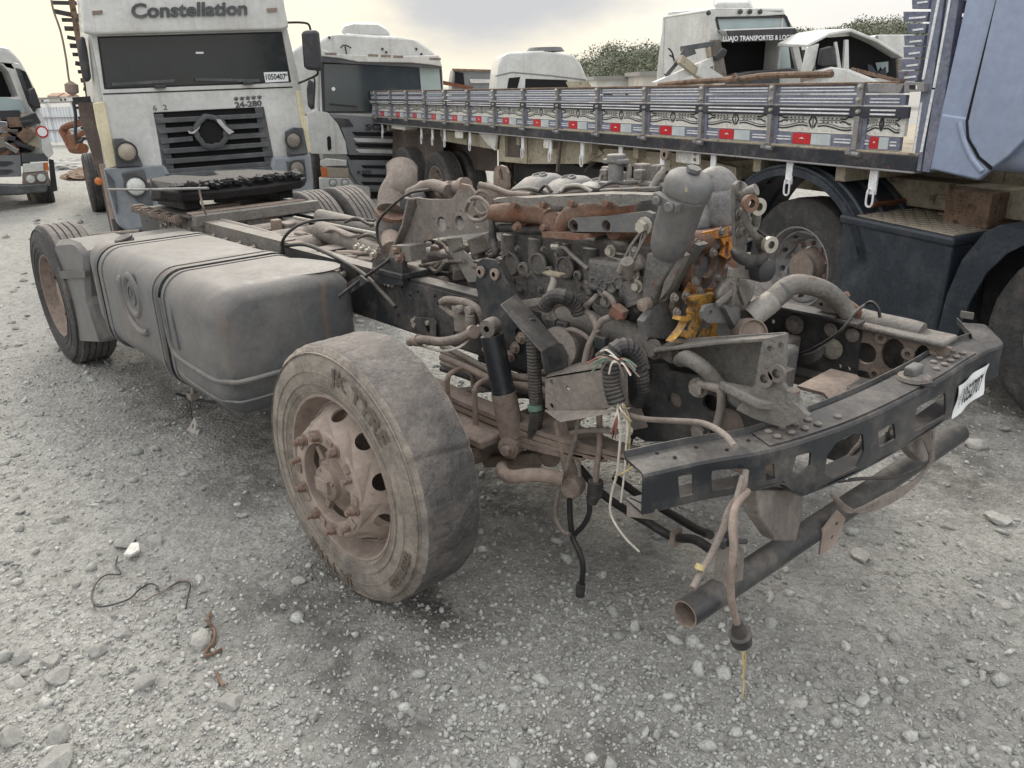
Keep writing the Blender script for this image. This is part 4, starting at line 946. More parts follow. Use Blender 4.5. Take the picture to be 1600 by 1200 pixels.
hose('hose', [(750, 288, -.3), (770, 293, -.3), (795, 302, -.3), (830, 305, -.3)], .012, 'dusty_hose')
r = random.Random(77)
for i in range(26):
    u, v = r.uniform(650, 760), r.uniform(372, 432); y = r.uniform(-.25, .1); a = r.uniform(-.9, .5)
    hose('hose', [(u, v, y), (u + 14 * math.cos(a), v + 14 * math.sin(a), y + .03), (u + 30 * math.cos(a + .3), v + 26 * math.sin(a + .3), y), (u + 44, v + r.uniform(-12, 14), y - .03)], r.choice((.007, .01, .014, .022)), r.choice(('dusty_hose', 'rubber_hose', 'cast_grey', 'dusty_steel')), kk=4, n=8)
for i in range(26): MB().box(P(r.uniform(655, 760), r.uniform(380, 430), r.uniform(-.2, .2)), (r.uniform(.03, .1), r.uniform(.03, .1), r.uniform(.03, .08)), Matrix.Rotation(r.uniform(-.6, .6), 3, 'Z') @ Matrix.Rotation(r.uniform(-.4, .4), 3, 'Y')).build('gearbox_fitting', r.choice(('dusty_steel', 'cast_grey', 'dusty_brown')), TR, bevel=.008)
MB().lathe([(.06, -.45), (.12, -.4), (.16, -.1), (.2, .1), (.26, .3), (.30, .42)], (-2.95, 0, .86), (1, 0, 0), 28).build('gearbox', 'engine_grey', TR, 40)
MB().bb((-3.3, -.15, .7), (-2.8, .15, 1.08)).build('gearbox_cover', 'engine_grey', TR, bevel=.03)

# ---- engine
EN = bpy.data.objects.new('engine', None); link(EN, TR)
def E(b, name, m, **k): return b.build(name, m, EN, **k)
ey = -.30
bx0, bx1 = P(786, 440, ey).x, P(1075, 440, ey).x - .03
bx0 = -2.50; bx1 = -1.52
E(MB().bb((bx0, ey, .88), (bx1, .04, 1.30)), 'engine_block', 'engine_grey', bevel=.02)
# crankcase bulges between the bores, and side covers with round bosses
for i in range(7): x = bx0 + .08 + i * .15; E(MB().tube([(x, ey - .005, 1.03), (x, ey - .005, 1.27)], .034, 12), 'block_rib', 'engine_grey')
E(MB().plate(rrect(bx0 + .02, .93, bx0 + .56, 1.14, .03), [], MXZ(ey - .03), .03), 'side_cover', 'engine_grey', bevel=.008)
for u, v, rr in ((800, 412, .05), (843, 412, .045), (885, 418, .045)):
    p = P(u, v, ey - .03); E(MB().lathe([(rr, 0), (rr, .010), (rr * .86, .014), (rr * .8, .006), (0, .006)], p, (0, -1, 0), 28), 'core_plug', 'engine_grey', smooth=30)
for u, v, rr in ((820, 420, .03), (860, 424, .022), (905, 430, .02)):
    p = P(u, v, ey - .03); E(MB().lathe([(rr, 0), (rr, .012), (rr * .6, .016), (rr * .5, .004), (0, .004)], p, (0, -1, 0), 20), 'cover_boss', 'cast_grey', smooth=30)
bolts(EN, [P(u, v, ey - .035) for u, v in ((795, 396), (810, 388), (828, 430), (850, 389), (872, 397), (893, 400), (800, 440), (845, 452), (870, 440), (908, 448), (790, 420), (812, 455), (880, 455))], (0, -1, 0), .009, .014, 'cast_grey')
E(MB().bb((bx0, -.34, .84), (bx1 + .05, .3, .885)), 'sump_flange', 'engine_grey', bevel=.006)
# smooth grey sump, the lower casing sloping forwards
E(MB().sweep([[(x, -.29, .875), (x, -.25, z), (x, .25, z), (x, .28, .875)] for x, z in ((-2.5, .80), (-2.1, .74), (-1.9, .62), (-1.45, .58), (-1.4, .60))]), 'oil_pan', 'cover_grey', smooth=30, bevel=.02)
E(MB().bb((-2.02, -.36, .875), (-1.45, -.28, .98)), 'sump_rail', 'engine_grey', bevel=.012)
# cylinder heads and rocker covers (row of six domes)
E(MB().bb((bx0 - .02, -.24, 1.30), (bx1 + .02, .06, 1.368)), 'cylinder_head', 'engine_grey', bevel=.012)
for i in range(6):
    x = -2.475 + i * .168; sx = .076
    secs = []
    for yy, hh, ww in ((-.215, .03, .92), (-.19, .08, 1), (-.12, .115, 1), (-.05, .122, 1), (.0, .12, 1), (.04, .10, .95), (.06, .04, .9)):
        lp = [(-sx * ww, 0), (-sx * ww, hh * .6), (-sx * ww * .72, hh * .92), (-sx * .3, hh), (sx * .3, hh), (sx * ww * .72, hh * .92), (sx * ww, hh * .6), (sx * ww, 0)]
        secs.append([(x + a, yy, 1.365 + c) for a, c in lp])
    vc = MB().sweep(secs).build('rocker_cover', 'cover_grey', EN, 50, bevel=.01, seg=3)
    if i < 4: MB().lathe([(.026, .0), (.028, .004), (.032, .004), (.034, 0)], (x, -.08, 1.484), (0, -.18, 1), 24).bar((x, -.08, 1.487), (x, -.05, 1.493), .005, .004).bar((x, -.08, 1.487), (x - .02, -.095, 1.485), .005, .004).bar((x, -.08, 1.487), (x + .02, -.095, 1.485), .005, .004).build('cover_emblem', 'filter_grey', vc, 30)
# scalloped heat shield over the manifold
top = [(772, 315)]; r = random.Random(1)
sh = [(770, 313), (775, 311), (800, 307), (830, 310), (860, 306), (890, 308), (920, 304), (950, 306), (985, 303), (1018, 305), (1022, 312), (1000, 315), (992, 320), (968, 323), (955, 316), (944, 322), (930, 318), (905, 318), (893, 324), (862, 321), (852, 317), (838, 321), (818, 322), (806, 318), (780, 316)]
E(MB().plate(poly_y(sh, -.43), [], MXZ(-.43), .004), 'heat_shield', 'cast_grey', smooth=0)
pa = [P(u, v, -.43) for u, v in ((770, 312), (830, 309), (890, 306), (950, 303), (1018, 305))]
E(MB().add([tuple(q) for q in pa] + [(q.x, -.405, q.z + .006) for q in pa], [(i, i + 1, i + 6, i + 5) for i in range(4)]), 'heat_shield', 'cast_grey', smooth=0)
# rusty exhaust manifold
def mb_tube(name, pts, r, m, n=14, kk=6): 
    o = hose(name, pts, r, m, parent=EN, n=n, kk=kk); return o
MAN = mb_tube('exhaust_manifold', [(772, 333, -.38), (800, 332, -.38), (840, 334, -.38), (858, 340, -.385)], [.036, .039, .037, .034], 'rust_manifold')
mb_tube('manifold_runner', [(985, 329, -.38), (930, 331, -.38), (895, 336, -.38), (882, 348, -.385), (874, 366, -.39)], [.035, .038, .037, .034, .032], 'rust_manifold')
mb_tube('manifold_runner', [(858, 338, -.385), (862, 350, -.39), (866, 366, -.39)], [.034, .032, .032], 'rust_manifold')
plate_y('manifold_flange', [(846, 362), (920, 366), (921, 372), (900, 375), (848, 371)], -.44, .08, 'rust_manifold', parent=EN)
plate_y('manifold_web', [(855, 340), (885, 340), (880, 366), (860, 366)], -.40, .05, 'rust_manifold', parent=EN)
bolts(EN, [P(u, v, -.42) for u, v in ((807, 319), (852, 319), (897, 317), (951, 317), (810, 354), (853, 355))], (0, -1, 0), .013, .022, 'rust_manifold')
plate_y('manifold_cover', [(888, 347), (893, 341), (945, 338), (1010, 330), (1020, 334), (1018, 350), (1006, 363), (895, 362), (888, 355)], -.43, .02, 'filter_grey', [(896, 353, .022), (947, 353, .020), (1008, 352, .018)], parent=EN)
mb_tube('coolant_pipe', [(775, 357, -.36), (800, 356, -.37), (815, 360, -.37), (858, 360, -.37)], .017, 'rubber_hose')
bolts(EN, [P(1008, 353, -.44)], (0, -1, 0), .02, .03, 'zinc')
for i in range(7): x = bx0 + .06 + i * .155; E(MB().tube([(x, -.36, 1.36), (x, -.25, 1.34)], .035, 12), 'exhaust_port', 'rust_manifold')
# wiring loom along the rocker covers, thermostat post and the fuel rail clutter
for k_, (o1, o2) in enumerate(((0, 0), (4, -.02), (-4, .02))):
    mb_tube('wiring_loom', [(800, 303 + o1, -.27 + o2), (830, 300 + o1, -.27), (862, 306 + o1 * .3, -.27), (900, 298 - o1, -.27), (935, 297, -.26), (960, 290 + o1, -.26), (1000, 290 - o1, -.25), (1040, 292, -.25)], .011, 'rubber_hose' if k_ else 'dusty_hose', n=8)
mb_tube('wiring_loom', [(842, 300, -.28), (852, 290, -.27), (862, 300, -.27)], .007, 'rubber_hose', n=8)
mb_tube('wiring_loom', [(875, 300, -.3), (884, 292, -.28), (905, 290, -.28), (925, 300, -.28)], .008, 'aluminium', n=8)
mb_tube('fuel_pipe', [(938, 300, -.25), (938, 280, -.22), (945, 268, -.2), (960, 260, -.2)], .008, 'dusty_hose', n=8)
mb_tube('fuel_pipe', [(982, 282, -.2), (1000, 286, -.25), (1030, 290, -.28), (1050, 292, -.3)], .011, 'cast_grey', n=8)
mb_tube('fuel_pipe', [(1015, 300, -.32), (1022, 288, -.3), (1030, 275, -.28), (1038, 264, -.25)], .012, 'cast_grey', n=8)
mb_tube('fuel_pipe', [(960, 258, -.2), (975, 256, -.2), (983, 262, -.2), (982, 285, -.22)], .010, 'cast_grey', n=8)
p = P(962, 285, -.22)
E(MB().box(p, (.09, .09, .010)).tube([p, p + Vector((0, 0, .07))], .028, 14).box(p + Vector((.0, 0, .075)), (.09, .05, .018)).tube([p + Vector((-.0, 0, .07)), p + Vector((-.0, 0, .1))], .034, 16), 'thermostat_housing', 'cover_grey', bevel=.006)
E(MB().plate(poly_y([(935, 296), (1022, 292), (1024, 300), (940, 304)], -.33), [], MXZ(-.33), .12), 'bracket_shelf', 'engine_grey', bevel=.004)
r = random.Random(31)
for i in range(16): E(MB().box(P(r.uniform(945, 1030), r.uniform(266, 298), r.uniform(-.28, -.1)), (r.uniform(.02, .06), r.uniform(.02, .06), r.uniform(.02, .06)), Matrix.Rotation(r.uniform(-.6, .6), 3, 'Z')), 'connector_block', 'cast_grey', bevel=.005)
# intake manifold, far side
E(MB().bb((-2.5, .2, 1.22), (-2.0, .32, 1.42)), 'intake_manifold', 'cover_grey', bevel=.05, seg=4)
E(MB().sweep([[(x, -.16 - 0, 1.36), (x, -.16, 1.48), (x, -.13, 1.51), (x, -.02, 1.52), (x, .02, 1.46), (x, .02, 1.36)] for x in (-1.66, -1.50)] ), 'front_cover', 'cover_grey', bevel=.03, seg=4)
mb_tube('water_outlet', [(1100, 285, -.12), (1118, 282, -.1), (1130, 292, -.1), (1130, 310, -.1), (1122, 332, -.1)], [.04, .05, .052, .05, .042], 'cover_grey', n=18)
mb_tube('coolant_hose', [(1112, 352, -.1), (1130, 336, -.05), (1138, 315, .0), (1142, 300, .05)], .05, 'engine_grey', n=16)
# oil filter canister, leaning, on its cast holder
ft, fb = P(1083, 268, -.52), P(1040, 398, -.5)
ax_ = (ft - fb); Ln = ax_.length; ax_.normalize()
FIL = E(MB().lathe([(.0, -.01), (.04, -.005), (.055, .02), (.061, .06), (.063, Ln * .30), (.066, Ln * .70), (.070, Ln * .72), (.070, Ln * .75), (.066, Ln * .76), (.066, Ln * .8), (.0, Ln * .81)], fb, ax_, 40), 'oil_filter_housing', 'filter_grey', smooth=40)
MB().lathe([(.071, Ln * .76), (.073, Ln * .78), (.072, Ln * .87), (.067, Ln * .92), (.055, Ln * .96), (.03, Ln * .985), (.0, Ln * .99)], fb, ax_, 40).build('filter_cap', 'filter_grey', FIL, 40)
MB().tube([fb + ax_ * Ln * 1.0, fb + ax_ * (Ln * 1.045)], .022, 6).build('cap_hex', 'filter_grey', FIL, 20)
p = P(1042, 316, -.585); MB().box(p, (.09, .03, .03), Matrix.Rotation(.35, 3, 'Y')).tube([p + Vector((-.02, -.02, .005)), p + Vector((-.02, -.03, .005))], .014, 12).tube([p + Vector((.025, -.02, -.01)), p + Vector((.025, -.03, -.01))], .016, 12).build('filter_lug', 'filter_grey', FIL, bevel=.004)
p = P(1072, 296, -.605); lettering('mark', '8', .02, lambda x, y, h: p + Vector((x, 0, y)), 'wire_yellow', FIL)
E(MB().plate(poly_y([(1008, 395), (1062, 400), (1052, 420), (1030, 450), (1020, 478), (1005, 482), (1000, 470), (1003, 430)], -.45), [], MXZ(-.45), .13), 'filter_bracket', 'engine_grey', bevel=.014, seg=3)
plate_y('filter_bracket', [(1085, 380), (1092, 384), (1060, 425), (1040, 470), (1022, 478), (1040, 430)], -.42, .05, 'engine_grey', parent=EN)
plate_y('filter_bracket', [(1064, 396), (1070, 400), (1046, 450), (1030, 470), (1038, 440)], -.46, .03, 'cast_grey', parent=EN)
E(MB().lathe([(.0, 0), (.022, 0), (.022, .03), (.0, .035)], P(1012, 474, -.46), (0, -1, 0), 18), 'drain_boss', 'dusty_brown')
# injection pump group with lattice lever
E(MB().bb((P(922, 425, -.4).x, -.42, P(922, 443, -.4).z - .02), (P(975, 425, -.4).x, -.28, P(922, 402, -.4).z)), 'control_unit', 'engine_grey', bevel=.014, seg=3)
for i, (u, v) in enumerate(((935, 440), (950, 443), (962, 447), (972, 440), (948, 452))): E(MB().lathe([(.0, .02), (.012, .02), (.016, .026), (.022, .026), (.022, 0)], P(u, v, -.42), (0, -1, 0), 16), 'pump_port', 'engine_grey')
bolts(EN, [P(955, 392, -.36), P(948, 470, -.4), P(990, 395, -.42), P(992, 428, -.42), P(997, 447, -.42)], (0, -1, 0), .015, .02, 'zinc')
b = MB(); q = [P(u, v, -.45) for u, v in ((1006, 356), (985, 385), (972, 412), (968, 420))]; q2 = [P(u, v, -.45) for u, v in ((1010, 366), (997, 392), (985, 415), (972, 422))]
for a, c in zip(q, q[1:]): b.bar(a, c, .008, .008)
for a, c in zip(q2, q2[1:]): b.bar(a, c, .008, .008)
for a, c in zip(q, q2): b.bar(a, c, .006, .006)
for a, c in zip(q, q2[1:]): b.bar(a, c, .006, .006)
E(b, 'lattice_lever', 'cast_grey')
E(MB().tube([P(972, 420, -.45), P(1005, 408, -.42)], .025, 12).tube([P(980, 408, -.47), P(985, 430, -.43)], .022, 12).tube([P(968, 424, -.47), P(974, 412, -.47)], .012, 8), 'throttle_shaft', 'dusty_steel')
E(MB().tube([P(985, 438, -.4), P(998, 475, -.4)], .045, 16).tube([P(975, 452, -.4), P(1000, 455, -.38)], .05, 16), 'fuel_pump', 'engine_grey')
r = random.Random(8)
for i in range(26): E(MB().box(P(r.uniform(915, 1005), r.uniform(440, 485), r.uniform(-.38, -.3)), (r.uniform(.02, .07), r.uniform(.02, .06), r.uniform(.02, .06)), Matrix.Rotation(r.uniform(-.7, .7), 3, 'Y')), 'pump_casting', 'engine_grey', bevel=.008)
mb_tube('steel_pipe', [(870, 387, -.4), (882, 387, -.42), (893, 398, -.42), (918, 420, -.42)], .008, 'cast_grey', n=8)
E(MB().tube([P(864, 385, -.4), P(876, 385, -.4)], .014, 8), 'pipe_nut', 'zinc')
mb_tube('dipstick_tube', [(866, 430, -.42), (866, 440, -.43), (862, 452, -.45), (858, 468, -.47)], .016, 'aluminium', n=12)
E(MB().box(P(866, 428, -.42), (.09, .04, .012)), 'pipe_flange', 'cream_wood', bevel=.003)
mb_tube('loose_plug_lead', [(932, 462, -.45), (925, 470, -.48), (915, 478, -.48)], .01, 'dusty_hose', n=8)
mb_tube('loose_plug_lead', [(945, 458, -.45), (955, 465, -.48), (960, 476, -.48), (950, 460, -.48)], .009, 'dusty_hose', n=8)
E(MB().box(P(967, 488, -.5), (.05, .04, .04), Matrix.Rotation(.4, 3, 'Y')), 'connector_plug', 'rust_manifold', bevel=.004)
E(MB().box(P(970, 493, -.52), (.02, .01, .02)), 'connector_latch', 'wire_red')
# timing gear housing: orange rusty plate round the crank seal, yellow lower bracket
gy_ = P(1095, 415, -.1)
GX_ = -1.50
def poly_x(pts, x): return [(PX(u, v, x).y, PX(u, v, x).z) for u, v in pts]
gear = [(1086, 362), (1140, 352), (1143, 362), (1142, 400), (1135, 425), (1120, 440), (1112, 462), (1092, 480), (1080, 470), (1072, 455), (1072, 400), (1080, 380)]
def plate_x(name, pts, x, th, m, holes=(), parent=None, bevel=0):
    hl = []
    for h in holes:
        p = PX(h[0], h[1], x); hl.append(circ(p.y, p.z, h[2], 20, h[3] if len(h) > 3 else None))
    return MB().plate(poly_x(pts, x), hl, MYZ(x), th).build(name, m, parent or EN, 30, bevel=bevel)
plate_x('gear_housing', gear, -1.53, .035, 'rust_manifold', [(1094, 412, .105), (1126, 385, .03, .05), (1118, 364, .05, .02)])
plate_x('gear_back', gear, -1.58, .03, 'orange_rust')
plate_x('gear_face', [(1088, 364), (1112, 359), (1140, 353), (1141, 366), (1120, 371), (1092, 376)], -1.50, .012, 'orange_rust')
plate_x('gear_face', [(1121, 372), (1140, 368), (1140, 398), (1132, 404), (1122, 398), (1128, 385)], -1.50, .012, 'orange_rust', [(1131, 386, .012, .022)])
plate_x('gear_face', [(1076, 440), (1090, 452), (1112, 450), (1116, 458), (1100, 476), (1070, 474), (1068, 455)], -1.49, .012, 'orange_rust')
p = PX(1094, 412, -1.53); E(MB().lathe([(.035, .01), (.045, .03), (.05, .012), (.095, .008), (.102, .03), (.108, .03), (.112, .0)], p, (1, 0, 0), 36), 'crank_seal', 'rust_manifold', smooth=40)
E(MB().lathe([(.0, -.01), (.032, -.01), (.034, .02)], p, (1, 0, 0), 20), 'crank_nose', 'engine_grey')
plate_x('timing_case', [(1018, 470), (1040, 440), (1072, 380), (1076, 470), (1060, 530), (1000, 524), (995, 500)], -1.60, .03, 'cover_grey')
plate_x('yellow_bracket', [(1066, 462), (1112, 456), (1120, 474), (1110, 500), (1104, 534), (1040, 532), (1056, 512), (1062, 500), (1050, 498), (1052, 492), (1072, 494), (1078, 482)], -1.46, .03, 'yellow_paint', [(1076, 485, .014), (1062, 520, .012)])
plate_x('yellow_bracket', [(1086, 476), (1094, 470), (1084, 510), (1074, 528), (1070, 526), (1080, 500)], -1.465, .025, 'yellow_paint')
plate_x('yellow_bracket', [(1098, 512), (1112, 520), (1106, 534), (1088, 534)], -1.48, .03, 'yellow_paint')
bolts(EN, [PX(u, v, -1.46) for u, v in ((1085, 440), (1092, 455), (1070, 462), (1078, 485), (1052, 465), (1056, 488), (1113, 395), (1142, 362), (1126, 362), (1135, 420), (1120, 435), (1088, 380))], (1, 0, 0), .011, .014, 'dusty_steel')
plate_x('water_pump_plate', [(1050, 455), (1062, 455), (1066, 488), (1050, 496), (1044, 480)], -1.56, .02, 'dusty_brown')
# light grey front casting at the right of the gear housing
E(MB().sweep([[tuple(PX(u, v, -1.50)) for u, v in ((1122, 440), (1140, 425), (1172, 428), (1180, 445), (1176, 465), (1160, 490), (1120, 480), (1108, 462))], [tuple(PX(u, v, -1.36) ) for u, v in ((1128, 446), (1144, 436), (1168, 436), (1176, 448), (1172, 462), (1158, 482), (1126, 474), (1118, 462))]]), 'water_pump', 'cast_grey', bevel=.016, seg=3)
for a, c in (((1120, 476), (1150, 450)), ((1142, 478), (1146, 440)), ((1164, 474), (1150, 436))): E(MB().bar(PX(*a, -1.355), PX(*c, -1.355), .012, .02), 'casting_rib', 'cast_grey', bevel=.003)
E(MB().bar(PX(1140, 426, -1.34), PX(1176, 430, -1.34), .02, .03), 'casting_rib', 'cast_grey', bevel=.004)
# black engine support arm, pulley and belt wheel
plate_x('support_arm', [(1092, 486), (1097, 477), (1108, 474), (1130, 474), (1150, 478), (1150, 500), (1128, 503), (1100, 503), (1093, 497)], -1.38, .014, 'filter_grey', [(1104, 489, .012)])
E(MB().tube([PX(1104, 489, -1.39), PX(1104, 489, -1.40)], .013, 14), 'bush', 'yellow_paint')
E(MB().bar(PX(1128, 478, -1.36), PX(1148, 515, -1.36), .03, .012).bar(PX(1138, 476, -1.36), PX(1158, 520, -1.36), .012, .03), 'support_gusset', 'filter_grey')
E(MB().lathe([(.0, .01), (.042, .01), (.046, .022), (.049, .022), (.052, -.01), (.05, -.05), (.04, -.05)], PX(1173, 522, -1.30), (.8, -.55, .25), 32), 'pulley', 'dusty_brown', smooth=40)
# lifting bracket and pipes at the front right of the engine
plate_x('lifting_bracket', [(1144, 388), (1142, 300), (1144, 288), (1150, 282), (1158, 286), (1160, 300), (1160, 330), (1175, 345), (1172, 372), (1152, 386)], -1.36, .012, 'cast_grey', [(1151, 297, .010, .028), (1155, 340, .012), (1166, 370, .01)])
bolts(EN, [PX(1155, 333, -1.345), PX(1155, 362, -1.345)], (1, 0, 0), .014, .02, 'cast_grey')
def hx(name, pts, r, m, parent=EN, n=10, kk=6): return MB().tube(smoothpath([PX(*q) for q in pts], kk), r, n).build(name, m, parent, 60)
hx('thin_pipe', [(1162, 325, -1.3), (1165, 345, -1.3), (1180, 368, -1.3), (1198, 380, -1.3)], .012, 'cast_grey')
hx('thin_pipe', [(1176, 320, -1.28), (1182, 335, -1.28), (1180, 352, -1.3), (1172, 362, -1.3)], .014, 'cast_grey')
hx('thin_pipe', [(1178, 355, -1.3), (1195, 368, -1.28), (1206, 372, -1.26), (1207, 366, -1.26)], .005, 'cable_black')
hx('bypass_hose', [(1150, 392, -1.35), (1158, 402, -1.32), (1175, 408, -1.3), (1190, 402, -1.3), (1194, 388, -1.3), (1186, 372, -1.3)], .02, 'rubber_hose')
for u, v in ((1180, 322), (1168, 317), (1199, 381)): E(MB().lathe([(.012, 0), (.024, 0), (.026, .02), (.012, .02)], PX(u, v, -1.27), (1, -.4, 0), 18), 'banjo_fitting', 'zinc' if u > 1175 else 'rust_manifold')
hx('sensor', [(1160, 308, -1.34), (1172, 300, -1.3), (1182, 296, -1.28)], .018, 'cast_grey')
E(MB().lathe([(0, .03), (.02, .03), (.035, .02), (.04, 0), (.04, -.04)], PX(1192, 422, -1.3), (1, -.3, 0), 20), 'pulley_idler', 'black_plastic')
# fallen metal bracket chunk beyond the engine so the bay is not hollow
E(MB().bb((-1.75, -.1, .75), (-1.56, .05, 1.12)), 'front_casting', 'engine_grey', bevel=.03)

# ---- black upright bracket, shock turret and folded channel on the near rail
plate_y('cab_mount_bracket', [(745, 414), (748, 408), (755, 404), (772, 406), (778, 412), (783, 430), (792, 446), (798, 462), (818, 500), (826, 540), (838, 568), (812, 560), (780, 548), (760, 520), (748, 470), (743, 440), (746, 425)], -.50, .014, 'black_steel', [(753, 424, .014), (810, 520, .02), (826, 558, .01)])
MB().bar(P(774, 410, -.45), P(800, 470, -.45), .09, .012).bar(P(752, 406, -.45), P(774, 410, -.45), .09, .012).build('bracket_flange', 'black_steel', TR, bevel=.004)
for u, v in ((753, 424), (775, 428)): MB().lathe([(.01, 0), (.022, 0), (.024, .012), (.01, .014)], P(u, v, -.50), (0, -1, 0), 18).build('bush', 'dusty_brown', TR)
bolts(TR, [P(u, v, -.505) for u, v in ((806, 543), (815, 528), (798, 556))], (0, -1, 0), .016, .02, 'dusty_brown')
# folded black channel
ch = [P(u, v, yy) for u, v, yy in ((783, 476, -.62), (800, 470, -.52), (812, 500, -.66), (826, 492, -.55), (848, 546, -.66), (873, 535, -.55))]
b = MB()
def quadplate(b, pts, th=.006):
    pts = [Vector(q) for q in pts]; n = (pts[1] - pts[0]).cross(pts[2] - pts[0]).normalized() * th; k = len(pts)
    b.add([tuple(q) for q in pts] + [tuple(q + n) for q in pts], [tuple(range(k)), tuple(range(2 * k - 1, k - 1, -1))] + [(i, (i + 1) % k, (i + 1) % k + k, i + k) for i in range(k)]); return b
A1, A2, A3, A4 = P(782, 476, -.70), P(806, 459, -.56), P(835, 490, -.56), P(812, 512, -.70)
quadplate(b, [A1, A2, A3, A4]); B3, B4 = P(873, 535, -.56), P(846, 549, -.70)
quadplate(b, [A4, A3, B3, B4])
C3, C4 = P(902, 545, -.48), P(852, 584, -.70)
quadplate(b, [B4, B3, C3, P(898, 570, -.5), C4])
b.build('channel_bracket', 'black_steel', TR, 20, bevel=.003)
plate_y('cable_bracket', [(812, 470), (845, 465), (848, 475), (815, 482)], -.55, .01, 'dusty_steel')
# lower channel plate with slots (under the cut loom)
lp = [(851, 598), (862, 590), (985, 562), (1002, 590), (978, 622), (936, 641), (878, 652), (853, 640)]
plate_y('loom_bracket', [(852, 590), (936, 572), (978, 570), (980, 634), (930, 640), (875, 652), (852, 636)], -.66, .006, 'dusty_steel', [(862, 597, .010), (862, 634, .010), (887, 607, .009), (960, 600, .008)])
a0, a1, a2, a3 = P(852, 589, -.66), P(978, 569, -.66), P(968, 556, -.50), P(872, 572, -.52); MB().add([tuple(q) for q in (a0, a1, a2, a3)] + [tuple(q - Vector((0, 0, .006))) for q in (a0, a1, a2, a3)], [(0, 1, 2, 3), (7, 6, 5, 4), (0, 1, 5, 4), (2, 3, 7, 6)]).build('loom_shelf', 'dusty_steel', TR)
a0, a1, a2, a3 = P(852, 640, -.665), P(930, 644, -.665), P(952, 634, -.73), P(876, 656, -.74)
quadplate(MB(), [a0, a1, P(985, 636, -.72), P(930, 648, -.74), P(876, 657, -.74)]).build('loom_shelf', 'dusty_steel', TR)
# brake valve and hose
MB().box(P(730, 500, -.47), (.09, .08, .10)).box(P(726, 484, -.47), (.11, .06, .03)).tube([P(735, 490, -.52), P(735, 512, -.52)], .022, 12).lathe([(.02, 0), (.02, .03), (.0, .03)], P(722, 483, -.51), (0, -1, 0), 14).lathe([(.02, 0), (.02, .03), (.0, .03)], P(738, 484, -.51), (0, -1, 0), 14).build('brake_valve', 'dusty_steel', TR, bevel=.006)
hose('valve_hose', [(690, 472, -.45), (700, 468, -.48), (730, 473, -.5), (748, 485, -.5), (756, 505, -.48)], .016, 'dusty_hose')
hose('valve_hose', [(690, 478, -.44), (705, 490, -.46), (718, 497, -.47)], .012, 'dusty_hose')
hose('brake_hose', [(640, 534, -.62), (660, 531, -.62), (690, 534, -.6), (720, 528, -.58), (738, 518, -.55)], .02, 'dusty_hose', n=12)
hose('brake_hose', [(650, 538, -.6), (690, 548, -.6), (722, 540, -.58), (742, 515, -.52), (748, 508, -.5)], .006, 'wire_white')
for u, v in ((650, 532), (736, 519)): MB().tube([P(u, v, -.62), P(u + 5, v - .5, -.62)], .027, 14).build('hose_clip', 'dusty_brown', TR)
plate_y('oval_plate', [(648, 496), (676, 497), (681, 505), (681, 530), (670, 533), (648, 520)], -.42, .008, 'frame_paint', [(668, 510, .018, .034)])
# pipes running under the rail towards the front
for i, (y, r_, m) in enumerate(((-.5, .014, 'dusty_hose'), (-.46, .012, 'dusty_hose'), (-.53, .016, 'dusty_brown'), (-.43, .012, 'dusty_steel'), (-.4, .014, 'rubber_hose'))):
    o = i * 9; hose('air_line', [(690, 540 + o, y), (730, 560 + o * .8, y), (780, 585 + o * .7, y), (830, 590 + o * .8, y), (870, 600 + o, y)], r_, m, n=8)
hose('air_line', [(756, 545, -.48), (790, 580, -.5), (830, 592, -.5), (850, 580, -.45)], .012, 'dusty_brown')
r = random.Random(41)
for i in range(16):
    u, v = r.uniform(690, 850), r.uniform(540, 620); y = r.uniform(-.38, -.2); hose('air_line', [(u, v, y), (u + 25, v + r.uniform(-8, 12), y), (u + 60, v + r.uniform(-10, 25), y)], r.choice((.008, .012, .018)), r.choice(('dusty_hose', 'rubber_hose', 'dusty_steel')), kk=4, n=7)
hose('corrugated_hose', [(826, 500, -.6), (833, 540, -.62), (836, 600, -.62), (838, 650, -.6), (830, 700, -.56)], .024, 'rubber_hose', n=12, corr=.006)
MB().tube([P(836, 632, -.62), P(837, 640, -.62)], .029, 14).build('green_tape', 'wire_green', TR)
hose('corrugated_hose', [(850, 480, -.55), (862, 466, -.55), (880, 463, -.55), (898, 475, -.5), (905, 490, -.48)], .026, 'rubber_hose', n=12, corr=.008)
# loom sleeves, cut end with bare wires
hose('loom_sleeve', [(990, 560, -.6), (1000, 580, -.6), (1003, 610, -.58), (995, 630, -.55)], .024, 'rubber_hose', n=12, corr=.006)
hose('loom_sleeve', [(998, 565, -.62), (985, 545, -.66), (965, 545, -.7), (955, 565, -.72), (956, 600, -.72), (964, 630, -.72)], .027, 'rubber_hose', n=14, corr=.007)
hose('loom_sleeve', [(935, 556, -.55), (950, 546, -.6), (975, 540, -.6), (1000, 548, -.58), (1010, 575, -.55)], .012, 'dusty_hose')
r = random.Random(6); cols = ['wire_white', 'wire_white', 'wire_yellow', 'wire_green', 'wire_red', 'wire_white', 'dusty_hose', 'cable_black']
for i in range(20):
    s = P(968 + r.uniform(-3, 3), 566 + r.uniform(-3, 3), -.74); a = math.radians(r.uniform(110, 255)); Lh = r.uniform(.06, .11)
    if r.random() < .35: a = math.radians(r.uniform(-20, 60))
    e_ = s + Vector((math.cos(a) * Lh, r.uniform(-.05, .0), -abs(math.sin(a)) * Lh * .8 + .015))
    m_ = s.lerp(e_, .5) + Vector((0, -.01, .02)); MB().tube(smoothpath([s, m_, e_], 3), .0028, 5).build('cut_wire', r.choice(cols), TR)
